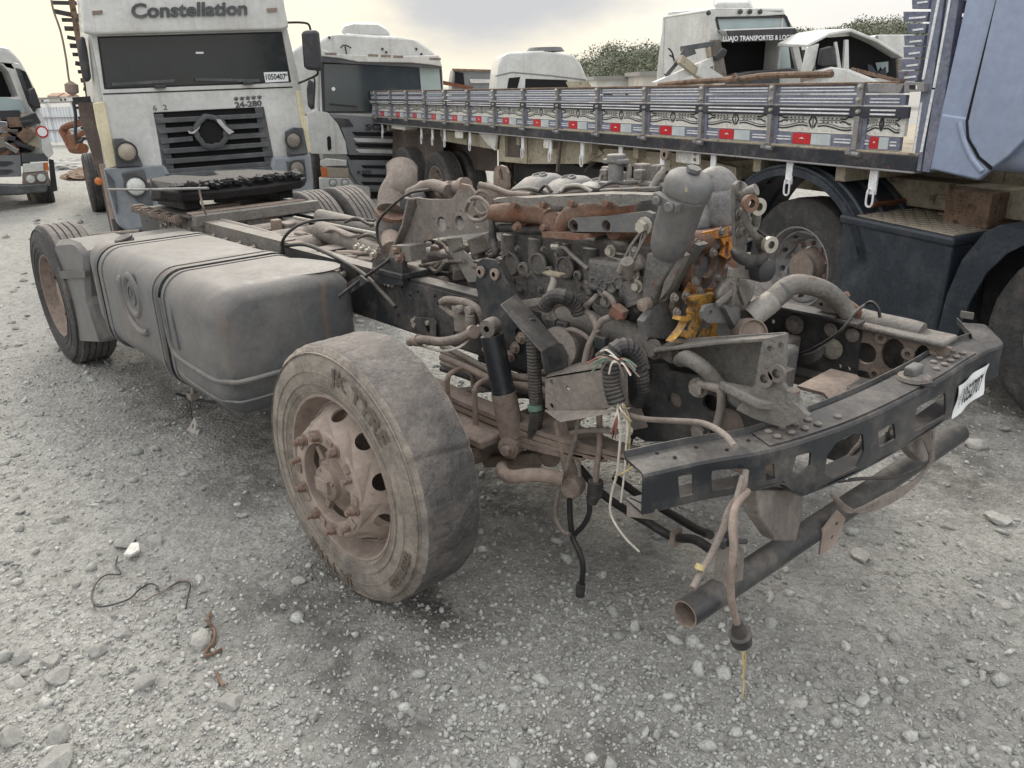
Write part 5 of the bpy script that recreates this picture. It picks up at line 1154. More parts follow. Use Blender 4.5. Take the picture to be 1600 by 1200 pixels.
for i in range(12):
    s = P(966 + r.uniform(-3, 3), 628, -.72); du = r.uniform(-16, 22); dv = r.uniform(8, 60)
    e_ = P(966 + du, 628 + dv, -.72 + r.uniform(-.02, .02)); m_ = P(966 + du * .3, 628 + dv * .5, -.74); MB().tube(smoothpath([s, m_, e_], 3), .0028, 5).build('cut_wire', r.choice(cols), TR)
hose('long_wire', [(966, 630, -.72), (970, 670, -.73), (967, 710, -.73), (964, 740, -.73), (955, 775, -.73), (955, 805, -.73), (975, 838, -.72), (999, 862, -.7)], .0042, 'wire_white', n=6)
hose('long_wire', [(972, 630, -.72), (980, 665, -.72), (978, 700, -.72), (976, 735, -.72), (970, 785, -.72)], .0034, 'wire_white', n=6)
hose('long_wire', [(975, 632, -.72), (984, 660, -.71), (983, 700, -.71), (983, 735, -.71)], .003, 'wire_yellow', n=6)
hose('long_wire', [(960, 745, -.73), (975, 738, -.73), (990, 728, -.7)], .003, 'wire_yellow', n=6)
hose('cable', [(980, 648, -.7), (1010, 655, -.7), (1060, 658, -.75), (1100, 662, -.8), (1130, 678, -.85), (1148, 698, -.9)], .009, 'dusty_hose')
# hanging cables left of the bumper
hose('hanging_cable', [(905, 650, -.62), (898, 690, -.62), (885, 730, -.63), (872, 770, -.64), (868, 805, -.64), (878, 828, -.64), (890, 835, -.64)], .009, 'dusty_hose')
hose('hanging_cable', [(902, 660, -.58), (902, 700, -.58), (906, 745, -.6)], .008, 'dusty_hose')
hose('hanging_cable', [(936, 642, -.6), (937, 690, -.6), (932, 735, -.62), (931, 752, -.62)], .011, 'dusty_brown')
MB().tube([P(931, 752, -.62), P(929, 775, -.62)], .028, 14).tube([P(929, 775, -.62), P(925, 784, -.62)], .02, 12).build('plug', 'rubber_hose', TR)
hose('hanging_cable', [(890, 780, -.62), (891, 810, -.62), (895, 840, -.62), (905, 862, -.62), (911, 885, -.62), (909, 912, -.62)], .011, 'cable_black')
hose('hanging_cable', [(920, 775, -.62), (921, 800, -.62), (912, 820, -.62), (898, 835, -.62)], .010, 'cable_black')
MB().tube([P(908, 912, -.62), P(906, 930, -.62)], .018, 12).build('plug', 'rubber_hose', TR)
hose('hanging_cable', [(892, 677, -.62), (910, 673, -.62), (940, 672, -.62), (965, 675, -.6)], .010, 'dusty_hose')
# black coolant lines near the ground behind the bumper
hose('coolant_line', [(905, 730, -.3), (940, 770, -.3), (975, 795, -.3), (1010, 815, -.35), (1050, 838, -.35), (1085, 843, -.4), (1110, 858, -.45), (1120, 862, -.5)], .017, 'cable_black')
hose('coolant_line', [(960, 745, -.2), (1000, 775, -.2), (1040, 798, -.2), (1085, 825, -.25), (1110, 836, -.3)], .017, 'cable_black')
for u, v in ((1056, 840), ): MB().box(P(u, v, -.36), (.02, .05, .06)).build('line_clip', 'dusty_brown', TR)

# ---- cast cab console on the near rail
con = [(1022, 560), (1028, 545), (1048, 531), (1130, 526), (1224, 520), (1229, 526), (1222, 560), (1215, 600), (1212, 625), (1180, 628), (1150, 615), (1120, 592), (1080, 575), (1060, 572), (1040, 562)]
plate_y('cab_console', con, -.44, .012, 'cast_grey')
ct = [P(1020, 546, -.52), P(1130, 532, -.54), P(1195, 528, -.56), P(1222, 520, -.40), P(1140, 525, -.36), P(1040, 536, -.38)]
MB().add([tuple(q) for q in ct] + [tuple(q - Vector((0, 0, .012))) for q in ct], [(0, 1, 2, 3, 4, 5), (11, 10, 9, 8, 7, 6)] + [(i, (i + 1) % 6, (i + 1) % 6 + 6, i + 6) for i in range(6)]).build('console_top', 'cast_grey', TR, bevel=.003)
hose('console_rib', [(1062, 563, -.5), (1075, 560, -.53), (1100, 576, -.53), (1125, 602, -.5), (1155, 628, -.5), (1185, 640, -.5)], [.022, .026, .024, .022, .02, .02], 'cast_grey', n=12)
# front flange of the console, faces forwards
ff = [(1192, 530), (1226, 522), (1225, 560), (1222, 600), (1240, 630), (1262, 650), (1245, 660), (1222, 668), (1180, 655), (1150, 640), (1165, 620), (1180, 600), (1186, 560)]
plate_y('console_flange', ff, -.58, .02, 'cast_grey', [(1203, 545, .009), (1220, 540, .009), (1198, 590, .014), (1217, 582, .014)], bevel=.004)
quadplate(MB(), [P(1120, 608, -.56), P(1180, 640, -.62), P(1260, 652, -.50), P(1230, 628, -.42), P(1190, 628, -.42)], .03).build('console_base', 'cast_grey', TR, bevel=.008)
MB().tube([P(1236, 630, -.56), P(1238, 608, -.56)], .022, 14).build('console_pin', 'cast_grey', TR, bevel=.003)
for u, v in ((1198, 590), (1217, 582)): MB().lathe([(.012, 0), (.024, 0), (.026, .014), (.013, .014)], P(u, v, -.582), (0, -1, 0), 18).build('bush', 'dusty_steel', TR)
bolts(TR, [P(1023, 545, -.45), P(1050, 551, -.45)], (0, -1, 0), .024, .028, 'cast_grey')
bolts(TR, [P(1092, 605, -.52), P(1095, 672, -.45)], (.2, -1, 0), .022, .03, 'dusty_steel')
# dark plate with round hole under the console and its bracket
plate_y('steering_plate', [(1020, 570), (1040, 568), (1045, 580), (1100, 588), (1128, 600), (1118, 660), (1090, 690), (1050, 690), (1010, 690), (985, 695), (990, 668), (1010, 620), (1018, 600)], -.46, .012, 'frame_paint', [(1054, 626, .028), (1110, 630, .03), (988, 683, .009)])
hose('grab_bracket', [(1092, 600, -.53), (1112, 604, -.53), (1126, 612, -.53), (1126, 640, -.53), (1118, 672, -.53)], .014, 'dusty_steel')
MB().lathe([(0, -.06), (.06, -.05), (.075, 0), (.06, .05), (0, .06)], P(1150, 660, -.35), (.2, -1, 0), 24).bb((-1.45, -.36, .6), (-1.2, -.15, .8)).build('steering_gear', 'dusty_brown', TR, bevel=.02)
MB().tube([(-1.5, -.25, .72), (-1.15, -.25, .66)], .07, 18).build('steering_gear', 'dusty_brown', TR)
plate_y('small_gusset', [(962, 615), (1000, 640), (1010, 668), (990, 672), (975, 650)], -.5, .01, 'dusty_steel')
# sleeve on top of rail
hose('rail_sleeve', [(860, 488, -.37), (920, 505, -.37), (972, 520, -.37), (1022, 538, -.37)], .05, 'cast_grey', n=16)
hose('rail_loom', [(878, 476, -.33), (920, 494, -.33), (960, 508, -.33), (1000, 522, -.33), (1028, 528, -.33)], .012, 'rubber_hose')
hose('loom', [(868, 500, -.5), (862, 485, -.5), (875, 474, -.48), (900, 478, -.46), (925, 495, -.48), (935, 520, -.5)], .012, 'dusty_hose')
hose('loom', [(875, 520, -.52), (895, 515, -.52), (920, 530, -.5), (925, 550, -.5), (910, 575, -.52)], .009, 'dusty_hose')
hose('loom', [(955, 495, -.5), (940, 502, -.5), (930, 520, -.5), (918, 545, -.52), (912, 575, -.55)], .012, 'dusty_hose')
MB().lathe([(0, 0), (.03, 0), (.04, .02), (.075, .03), (.085, .08), (.08, .14), (0, .15)], P(895, 540, -.42), (.3, -1, .2), 26).build('horn', 'dusty_steel', TR)
for u, v in ((863, 507), (880, 512), (940, 535)): MB().box(P(u, v, -.5), (.05, .03, .05)).build('cable_clip', 'frame_paint', TR, bevel=.006)

# ---- far side: console plate, lattice casting, tube and pipes
FY = .38
plate_y('far_console', [(1228, 482), (1240, 476), (1344, 504), (1346, 510), (1336, 598), (1224, 574)], FY, .014, 'frame_paint', [(1262, 508, .03, .045), (1332, 524, .008), (1312, 572, .008), (1326, 576, .008), (1297, 516, .010)], parent=TR)
MB().bar(P(1228, 478, FY - .03), P(1345, 506, FY - .03), .07, .01).build('console_lip', 'frame_paint', TR)
MB().bar(P(1224, 576, FY - .04), P(1336, 600, FY - .04), .09, .012).build('console_lip', 'frame_paint', TR)
bolts(TR, [P(1242, 507, FY - .01)], (0, -1, 0), .026, .02, 'cast_grey'); bolts(TR, [P(1301, 545, FY - .01)], (0, -1, 0), .028, .02, 'zinc')
bolts(TR, [P(1298, 515, FY - .01), P(1332, 524, FY - .01)], (0, -1, 0), .018, .012, 'dusty_steel')
plate_y('lattice_casting', [(1338, 514), (1350, 512), (1460, 535), (1486, 545), (1470, 570), (1430, 590), (1400, 604), (1352, 596), (1334, 592)], FY + .02, .016, 'dusty_brown', [(1352, 552, .042, .042), (1395, 554, .045, .062), (1440, 562, .03, .055), (1348, 586, .035, .018), (1390, 596, .035, .018)], parent=TR)
plate_y('casting_back', [(1338, 516), (1486, 545), (1430, 600), (1334, 596)], FY + .09, .01, 'frame_paint')
MB().bar(P(1345, 503, FY + .06), P(1486, 534, FY + .06), .14, .02).build('far_rail_cap', 'cast_grey', TR, bevel=.008)
for u, v in ((1378, 527), (1368, 583), (1420, 552), (1455, 556)): MB().lathe([(.008, 0), (.022, 0), (.024, .01), (.01, .012)], P(u, v, FY + .018), (0, -1, 0), 16).build('bush', 'dusty_brown', TR)
hose('front_tube', [(1336, 496, FY + .08), (1370, 505, FY + .08), (1420, 516, FY + .08), (1440, 522, FY + .08)], .042, 'cast_grey', n=18)
# radiator return pipe, big bore with open end
up = [(1181, 490, -.02), (1202, 474, .03), (1225, 452, .1), (1248, 444, .16), (1285, 452, .25), (1310, 470, .33), (1325, 490, .36)]
hose('coolant_elbow', up, [.035, .036, .037, .037, .035, .034, .032], 'cast_grey', n=24)
pth = smoothpath([P(*q) for q in up[:2]], 2); dr = (P(*up[0]) - P(*up[1])).normalized()
MB().lathe([(.037, -.08), (.041, -.08), (.0425, -.03), (.0425, .03), (.039, .03), (.036, .0), (.034, -.06), (0, -.06)], P(1180, 490, -.02), dr, 28).build('pipe_collar', 'aluminium', TR, 40)
MB().lathe([(.0, -.04), (.0375, -.04), (.0385, .028)], P(1180, 490, -.02), dr, 28).build('pipe_bore', 'rust_manifold', TR, 40)
hose('coolant_elbow', [(1228, 451, .1), (1206, 470, .06)], .0385, 'filter_grey', n=24, kk=4)
plate_y('pipe_ear', [(1274, 480), (1276, 470), (1284, 467), (1312, 472), (1318, 480), (1318, 492), (1290, 488)], FY - .04, .05, 'cast_grey', [(1283, 476, .008), (1309, 482, .008)])
hose('tow_hook', [(1335, 500, .4), (1342, 488, .4), (1336, 480, .4), (1322, 470, .4), (1320, 462, .4), (1325, 459, .4)], .012, 'rust_manifold')
hose('cable', [(1232, 560, .3), (1270, 545, .25), (1310, 520, .2), (1335, 490, .25), (1350, 478, .3), (1362, 472, .3), (1372, 482, .3), (1375, 496, .3)], .006, 'cable_black')
for i in range(5): hose('cable_coil', [(1228, 548 + i * 4, .3), (1250, 556 + i * 3, .3), (1272, 552 + i * 3, .28), (1288, 540 + i * 2, .3)], .008, 'rubber_hose')
MB().bb((-1.55, -.35, .78), (-1.45, .37, .88)).build('crossmember', 'dusty_steel', TR, bevel=.01)
MB().sweep([[(x, .02, z0), (x, .27, z0), (x, .27, z0 + .012), (x, .02, z0 + .012)] for x, z0 in ((-1.27, .80), (-1.17, .80), (-1.11, .75), (-1.08, .66))]).build('splash_plate', 'dusty_brown', TR, 50)
MB().bb((-1.2, .15, .5), (-1.1, .3, .8)).build('radiator_foot', 'frame_paint', TR, bevel=.01)

# ---- bumper beam (pressed C section, swept back ends)
BZ1, BZ0 = .90, .72
kn = [(1006, 740), (1100, 719), (1208, 700), (1300, 672), (1360, 648), (1420, 619), (1476, 588), (1516, 562), (1545, 546)]
cp = [PZ(u, v, BZ1) for u, v in kn]
# centre line in plan, near end to far kink, then mirrored near arm for the far end
pl = [(p.x, p.y) for p in cp]
pl += [(-.835, .72), (-.895, .83), (-.965, .94)]
pl = [(q.x, q.y) for q in smoothpath([(a, b, 0) for a, b in pl], 4)]
cum = [0]
for a, c in zip(pl, pl[1:]): cum.append(cum[-1] + math.hypot(c[0] - a[0], c[1] - a[1]))
def along(s):
    s = max(0, min(cum[-1] - 1e-6, s))
    for i in range(len(cum) - 1):
        if s <= cum[i + 1]: t = (s - cum[i]) / (cum[i + 1] - cum[i]); a, c = pl[i], pl[i + 1]; break
    x, y = a[0] + (c[0] - a[0]) * t, a[1] + (c[1] - a[1]) * t
    # smoothed direction
    j0, j1 = max(0, i - 1), min(len(pl) - 1, i + 2); d = Vector((c[0] - a[0], c[1] - a[1], 0)).normalized(); return Vector((x, y, 0)), d
def zoff(s): return 0.0
def bend(p):   # (s, z-height, outwards thickness)
    q, d = along(p.x); n = Vector((d.y, -d.x, 0)); return Vector((q.x, q.y, p.y)) + n * p.z
def front_uv(u, v):
    """picture point on the front face -> (s, z)"""
    best = None; bt = 1e9
    for i in range(len(pl) - 1):
        a, c = Vector((*pl[i], 0)), Vector((*pl[i + 1], 0)); rr = ray(u, v); C = Vector(T.C); D = Vector((rr[0], rr[1], rr[2])); n = Vector((c.y - a.y, -(c.x - a.x), 0)); den = D.dot(n)
        if abs(den) < 1e-9: continue
        t = (a - C).dot(n) / den; q = C + D * t; s = (Vector((q.x, q.y, 0)) - a).dot((c - a).normalized()); Ls = (c - a).length
        if -.02 <= s <= Ls + .02 and 0 < t < bt: best = (cum[i] + s, q.z); bt = t
    return best or (0, .8)
def bz0(s): # lower edge of the front face: drops in the middle part
    f = lambda a, b_: max(0, min(1, (s - a) / (b_ - a)))
    return .785 - .065 * f(SK1, SK1 + .07) + .055 * f(cum[-1] - .48, cum[-1] - .36)
hol = []; SK1 = front_uv(1232, 690)[0]
def hole_uv(pts): return [front_uv(*p) for p in pts]
HO = [hole_uv([(1059, 744), (1084, 740), (1084, 773), (1062, 778)]), hole_uv([(1111, 735), (1167, 731), (1168, 762), (1112, 770)]), hole_uv([(1196, 728), (1210, 724), (1212, 750), (1197, 757)]),
      hole_uv([(1244, 712), (1268, 706), (1266, 728), (1250, 742), (1238, 738)]), hole_uv([(1288, 742), (1292, 712), (1306, 692), (1334, 676), (1349, 678), (1351, 705), (1340, 730), (1318, 742), (1300, 752)]),
      hole_uv([(1372, 674), (1398, 660), (1400, 686), (1374, 700)]), hole_uv([(1432, 636), (1478, 612), (1478, 650), (1428, 676)])]
def cut_strip(outer_lo, outer_hi, s0, s1, holes, th, fnm, step=.05, z0=None, z1=None):
    pass
# grid front face with holes: split along s in short strips so the bend follows the plan curve
from mathutils.geometry import intersect_point_tri_2d
b = MB(); zlo, zhi = BZ0, BZ1 - .012
def poly_face(s0, s1, holes):
    n = max(1, int((s1 - s0) / .04)); outer = [(s0 + (s1 - s0) * i / n, bz0(s0 + (s1 - s0) * i / n)) for i in range(n + 1)] + [(s1 - (s1 - s0) * i / n, zhi) for i in range(n + 1)]
    b.plate(outer, holes, Matrix.Identity(4), -.007, 0, bend)
spans = []
for h in HO:
    ss = [q[0] for q in h]; zs = [q[1] for q in h]; cz_ = sum(zs) / len(zs); cs = sum(ss) / len(ss)
    hh = [(min(max(q[0], cs - .2), cs + .2), min(max(q[1], bz0(q[0]) + .014), zhi - .014)) for q in h]
    # round the corners
    rh = []
    for i in range(len(hh)):
        a, c, d_ = Vector(hh[i - 1]), Vector(hh[i]), Vector(hh[(i + 1) % len(hh)])
        for t in (.22, .08): rh.append(tuple(c.lerp(a, t) * .985 + Vector((cs, cz_)) * .015) if t == .22 else tuple((c * .94 + (a + d_) * .03)))
        rh.append(tuple(c.lerp(d_, .22) * .985 + Vector((cs, cz_)) * .015))
    spans.append((min(q[0] for q in rh), max(q[0] for q in rh), rh))
spans.sort(key=lambda q: q[0]); edges_ = [0]
for a, c in zip(spans, spans[1:]): edges_.append((a[1] + c[0]) / 2)
edges_.append(spans[-1][1] + .02)
for i, sp in enumerate(spans): poly_face(edges_[i], edges_[i + 1], [sp[2]])
s_ = edges_[-1]
while s_ < cum[-1] - .01:
    e_ = min(cum[-1] - .001, s_ + .1); poly_face(s_, e_, []); s_ = e_
# rounded top edge, top flange with rivets, lower flange
def off(s, o, z): q, d = along(s); n = Vector((d.y, -d.x, 0)); return q + n * o + Vector((0, 0, z))
S = list(np.linspace(0, cum[-1] - .002, 90))
def depth(s): return .092 + .022 * min(1, max(0, (s - .35) * 3)) * (1 if s < cum[-1] - .45 else .6)
secs = [[off(s, 0, BZ1 - .013), off(s, -.004, BZ1 - .004), off(s, -.014, BZ1), off(s, -depth(s), BZ1 + .004), off(s, -depth(s) - .006, BZ1 + .022), off(s, -depth(s) - .010, BZ1 + .022), off(s, -depth(s) - .006, BZ1 - .004), off(s, -.014, BZ1 - .007), off(s, -.008, BZ1 - .013)] for s in S]
b.sweep([[tuple(q) for q in sec] for sec in secs])
secs = [[off(s, 0, bz0(s)), off(s, 0, bz0(s) - .007), off(s, -.085, bz0(s) - .007), off(s, -.085, bz0(s))] for s in S]
b.sweep([[tuple(q) for q in sec] for sec in secs])
BB = b.build('bumper_beam', 'black_steel', TR, 25)
# doubler sheet on the middle of the top flange and its rivets
s1, s2 = front_uv(1206, 701)[0], front_uv(1530, 553)[0]
S2 = list(np.linspace(s1, s2, 50))
MB().sweep([[tuple(off(s, -.010, BZ1 + .001)), tuple(off(s, -depth(s) + .006, BZ1 + .0055)), tuple(off(s, -depth(s) + .006, BZ1 + .0095)), tuple(off(s, -.010, BZ1 + .005))] for s in S2]).build('top_doubler', 'black_steel', BB, 25)
rv = []
for s0_ in (s1 + .05, s2 - .22):
    for i in range(4):
        for j in range(2): rv.append(off(s0_ + .055 * i, -.036 - .036 * j, BZ1 + .009))
    rv.append(off(s0_ + .26 if s0_ < s2 - .5 else s0_ - .06, -.04, BZ1 + .007))
RM = MB().lathe([(.011, 0), (.0115, .004), (.008, .007), (0, .008)], n=14).mesh('rivet', 'dusty_steel', 40)
for p in rv: o = bpy.data.objects.new('rivet', RM); link(o, BB); o.location = p
HM = MB().lathe([(.0, .0012), (.0055, .0012), (.006, 0)], n=10).mesh('rivet_hole', 'dark_void', 40)
for s, o_ in ((.12, .04), (.2, .07), (.27, .03), (.36, .06), (.09, .08)): o = bpy.data.objects.new('rivet_hole', HM); link(o, BB); o.location = off(s, -o_, BZ1 + .004)
# locking lug on the top
p = PZ(1428, 592, BZ1 + .01)
MB().lathe([(.055, 0), (.05, .012), (.035, .018), (.0, .018)], p, (0, 0, 1), 24).build('socket_ring', 'cast_grey', BB, 40)
MB().box(p + Vector((-.005, 0, .03)), (.04, .075, .035)).build('rubber_lug', 'filter_grey', BB, bevel=.01, seg=3)
p = PZ(1450, 602, BZ1 + .01); MB().tube([p, p + Vector((0, 0, .002))], .022, 18).build('oval_hole', 'dark_void', BB)
# end plates
MB().plate([(0, 0), (.1, 0), (.1, -.03), (0, -.06)], [circ(.05, -.02, .01, 10)], Matrix.Translation(off(.01, -.09, bz0(0))) @ Matrix.Rotation(PI / 2, 4, 'X'), .005).build('end_tab', 'dusty_steel', BB)
ep = off(cum[-1] - .003, -.05, 0)
MB().box((ep.x - .03, ep.y + .0, BZ1 + .03), (.05, .006, .03)).build('end_tab', 'cast_grey', BB, bevel=.004)
# auction sticker hanging on the front face
q = [front_uv(*p) for p in ((1496, 603), (1543, 567), (1533, 615), (1486, 655))]
def stq(a, c, o=.003):
    s = (q[0][0] * (1 - a) + q[1][0] * a) * (1 - c) + (q[3][0] * (1 - a) + q[2][0] * a) * c
    z = (q[0][1] * (1 - a) + q[1][1] * a) * (1 - c) + (q[3][1] * (1 - a) + q[2][1] * a) * c
    return bend(Vector((s, z, o)))
nn = 8; vs = []; fs = []
for j in range(nn + 1):
    for i in range(nn + 1): vs.append(tuple(stq(i / nn, j / nn, .005 + .004 * math.sin(i * 1.1 + j * .7))))
for j in range(nn):
    for i in range(nn): k_ = j * (nn + 1) + i; fs.append((k_, k_ + 1, k_ + nn + 2, k_ + nn + 1))
k0 = len(vs); vs += [(p[0] - .0012, p[1] - .0002, p[2]) for p in vs]; fs += [tuple(i + k0 for i in reversed(f)) for f in fs[:nn * nn]]
SK = MB().add(vs, fs).build('lot_sticker', 'paper_white', BB, 40)
def stt(x, y, h): return stq(.5 + x, .5 - y, .0115)
vsz = .40
lettering('lot_number', '1052707', .52, lambda x, y, h: stt(x * .38 - .02, y * 1.3 + .02, h), 'ink_black', SK, bold=.012)
lettering('small_print', 'LOTE', .16, lambda x, y, h: stt(-.44 + y * .5, x * 1.0, h), 'ink_black', SK)
lettering('small_print', '00', .2, lambda x, y, h: stt(.42 + x * .3, .22 + y, h), 'ink_black', SK)
# things that show through the beam openings
MB().box(PX(1386, 682, -.93), (.01, .09, .07), Matrix.Rotation(.3, 3, 'Z')).build('foil_scrap', 'aluminium', TR, bevel=.004)
MB().lathe([(0, -.01), (.014, -.01), (.014, .01), (0, .012)], PX(1318, 742, -.93), (1, 0, .3), 14).build('white_plug', 'paper_white', TR)

# ---- lower underrun tube with its hangers
ta, tb_ = P(1072, 962, -.87), T.at(1500, 672, x=-1.06)
ta = PZ(1070, 960, .375); tb_ = PZ(1498, 676, .375)
dd = (tb_ - ta).normalized()
UR = MB().tube([ta, ta + (tb_ - ta) * .5, tb_], .043, 28, caps=False).build('underrun_tube', 'black_steel', TR, 60)
MB().lathe([(.043, .0), (.038, .0), (.038, .5), (0, .5)], ta + dd * .0, dd, 28).build('tube_bore', 'dusty_brown', UR, 60)
MB().lathe([(.043, .0), (.038, .0), (.038, -.3), (0, -.3)], tb_, dd, 28).build('tube_bore', 'dusty_brown', UR, 60)
MB().lathe([(.0435, .0), (.0465, .01), (.0435, .02)], ta + dd * .16, dd, 28).build('tube_band', 'dusty_steel', UR, 60)
def hanger(pts, y, nm='tube_hanger'):
    return plate_y(nm, pts, y, .012, 'dusty_steel', parent=TR)
hz = [T.at(u, v, z=.0) for u, v in ()]
def strap(u0, u1, v0, w1u0, w1u1, v1, x, m='dusty_steel'):
    a, b2, c, d3 = PX(u0, v0, x), PX(u1, v0, x), PX(w1u1, v1, x + .02), PX(w1u0, v1, x + .02); mid1, mid2 = PX(u0 + 2, (v0 + v1) / 2, x + .0), PX(u1 - 2, (v0 + v1) / 2, x)
    pts = [a, b2, mid2, c, d3, mid1]; k = MB(); n = Vector((-.05, 0, 0))
    k.add([tuple(q) for q in pts] + [tuple(q + n) for q in pts], [tuple(range(6)), tuple(range(11, 5, -1))] + [(i, (i + 1) % 6, (i + 1) % 6 + 6, i + 6) for i in range(6)])
    return k.build('tube_hanger', m, TR, 30, bevel=.006)
strap(1183, 1256, 766, 1212, 1244, 846, -.99)
strap(1408, 1462, 655, 1440, 1462, 722, -.96)
MB().plate([(0, 0), (.07, .02), (.1, .12), (.06, .16), (0, .1)], [circ(.045, .06, .008, 8), circ(.06, .11, .008, 8)], Matrix.Translation(PZ(1278, 866, .30)) @ Matrix.Rotation(1.25, 4, 'Z') @ Matrix.Rotation(PI / 2, 4, 'X'), .008).build('tube_lug', 'rim_dust', UR)
# sign bracket with clips near the tube end, dangling leads
plate_x('clip_plate', [(1118, 858), (1140, 846), (1160, 856), (1158, 905), (1136, 912), (1116, 905)], -1.02, .006, 'dusty_steel', [(1127, 882, .008), (1147, 886, .007, .014)], parent=TR)
MB().box(PX(1132, 844, -1.0), (.03, .05, .03)).box(PX(1140, 838, -.99), (.03, .03, .05)).build('clip', 'black_plastic', TR, bevel=.004)
MB().tube([PX(1148, 846, -.98), PX(1165, 846, -.98)], .008, 8).build('clip_pin', 'black_plastic', TR)
def hz_(name, pts, r, m, kk=6, n=10): return MB().tube(smoothpath([PX(*q) for q in pts], kk), r, n).build(name, m, TR, 60)
hz_('dangling_lead', [(1165, 735, -1.0), (1160, 765, -.98), (1140, 795, -.96), (1128, 830, -.95), (1112, 865, -.94), (1098, 890, -.93), (1082, 920, -.92)], .0095, 'dusty_hose')
hz_('dangling_lead', [(1168, 768, -.96), (1150, 790, -.92), (1144, 820, -.9), (1146, 860, -.88), (1142, 900, -.87), (1143, 940, -.86), (1149, 965, -.86), (1153, 980, -.86)], .0095, 'dusty_brown')
hz_('dangling_lead', [(1160, 745, -.98), (1150, 785, -.95), (1148, 830, -.9), (1150, 870, -.9)], .008, 'dusty_hose')
a, c = PX(1152, 972, -.86), PX(1160, 1008, -.86); MB().tube([a, a.lerp(c, .45), a.lerp(c, .5), a.lerp(c, .85), c], [.012, .022, .03, .028, .012], 14).build('plug', 'rubber_hose', TR, 30)
hz_('bare_wire', [(1160, 1005, -.86), (1161, 1040, -.86), (1162, 1068, -.86), (1160, 1092, -.86)], .0025, 'wire_yellow', n=5); hz_('bare_wire', [(1161, 1005, -.86), (1165, 1030, -.86), (1160, 1060, -.86)], .0025, 'wire_yellow', n=5)
MB().tube([PX(1092, 890, -.93), PX(1095, 882, -.93)], .012, 10).build('yellow_tape', 'wire_yellow', TR)
# coil of cable hung on the tube
for i in range(6):
    o = i * 3; hz_('cable_coil', [(1300, 770 + o * .3, -.88), (1320, 790 + o * .6, -.86), (1345, 800 - o * .4, -.86), (1385, 788 - o, -.88), (1420, 765 - o * .5, -.9), (1446, 735, -.9), (1455, 705 + o, -.9), (1456 - o, 680, -.92), (1450 - o, 660, -.95)], .0055, 'dusty_hose', n=6)
hz_('cable', [(1310, 752, -.93), (1345, 748, -.93), (1400, 745, -.92), (1440, 728, -.9)], .006, 'rubber_hose')
hz_('cable', [(1352, 668, -.98), (1345, 690, -.97), (1332, 706, -.96), (1322, 720, -.96)], .008, 'dusty_hose')

# root at the middle of the chassis footprint
sh_ = Vector((-3.7, 0, 0)); TR.location = TR.location + sh_
for c_ in list(TR.children): c_.location = c_.location - sh_
# ================================================================== the other trucks
def fplate(Fm, par, name, ax, val, pts, th, m, holes=(), bevel=0, smooth=30, seg=2):
    """plate traced on the local plane ax = val, thickness th along +ax"""
    def cv(lst): return [((lambda q: (q.x, q.z) if ax == 'y' else (q.y, q.z))(Fm.at(u, v, **{ax: val}))) for u, v in lst]
    return MB().plate(cv(pts), [cv(h) for h in holes], (MXZ if ax == 'y' else MYZ)(val), th).build(name, m, par, smooth, bevel=bevel, seg=seg)
def disc(Fm, par, name, u, v, y, r, m, h=.02, ax='y', ring=None, dome=.01):
    p = Fm.at(u, v, **{ax: y}); d = (0, -1, 0) if ax == 'y' else (-1, 0, 0)
    o = MB().lathe([(r, 0), (r, h), (r * .6, h + dome), (0, h + dome * 1.2)], p, d, 28).build(name, m, par, 40)
    if ring: MB().lathe([(r, 0), (r * 1.02, h + .012), (r * 1.16, h + .012), (r * 1.2, 0)], p, d, 28).build('bezel', ring, o, 40)
    return o
def far_wheel(par, c, ax, R=.5, W=.29, rm='rim_dust', nm='wheel', seed=1):
    return make_wheel(nm, par, c, ax, R=R, W=W, front=False, tread='tyre_rubber', side='tyre_rubber', grooves=4, seed=seed, detail=0, rimm=rm)
def flat_text(Fm, par, name, s, u, v, y, size, m, ax='y', width=1, bold=0, tilt=0, th=.004, shear=0, space=1):
    p = Fm.at(u, v, **{ax: y}); ct, st_ = math.cos(tilt), math.sin(tilt)
    if ax == 'y': fn = lambda a, b, h: p + Vector((a * ct - b * st_, -h - .001, a * st_ + b * ct))
    else: fn = lambda a, b, h: p + Vector((-h - .001, -(a * ct - b * st_), a * st_ + b * ct))
    return lettering(name, s, size, fn, m, par, th=th, width=width, bold=bold, shear=shear, space=space)

# ------------------------------------------------------------------ blue flatbed truck
B = frame_vp(-1.922, 5.064, 129)
BT = thing('flatbed_truck', 'blue flatbed truck with white ornamented slat sides and black wheel guards', 'truck', B)
PY = [.492 + .757 * i for i in range(15)]; Y0, Y1 = .03, 11.3
def bp_(name, y0, y1, z0, z1, x0, x1, m, par=BT, bevel=.004): return MB().bb((x0, y0, z0), (x1, y1, z1)).build(name, m, par, bevel=bevel)
def ubox(y0, y1, z0, z1, x0, x1): return MB().bb((x0, y0, z0), (x1, y1, z1))
bp_('deck_rail', Y0, Y1, 1.29, 1.385, -.02, .06, 'deck_black'); bp_('deck_rail', Y0, Y1, 1.385, 1.40, -.02, 2.35, 'cream_wood')
bp_('deck_lip', Y0, Y1, 1.283, 1.295, -.035, .05, 'steel_bar')
edges = [Y0 + .12] + PY + [Y1]
pm = {}
def part_copy(key, maker, y, par):
    if key not in pm: pm[key] = maker()
    o = bpy.data.objects.new(key.split('#')[0], pm[key]); link(o, par); o.location = (0, y, 0); return o
def mk(b, m, sm=30): return b.mesh('panel', m, sm)
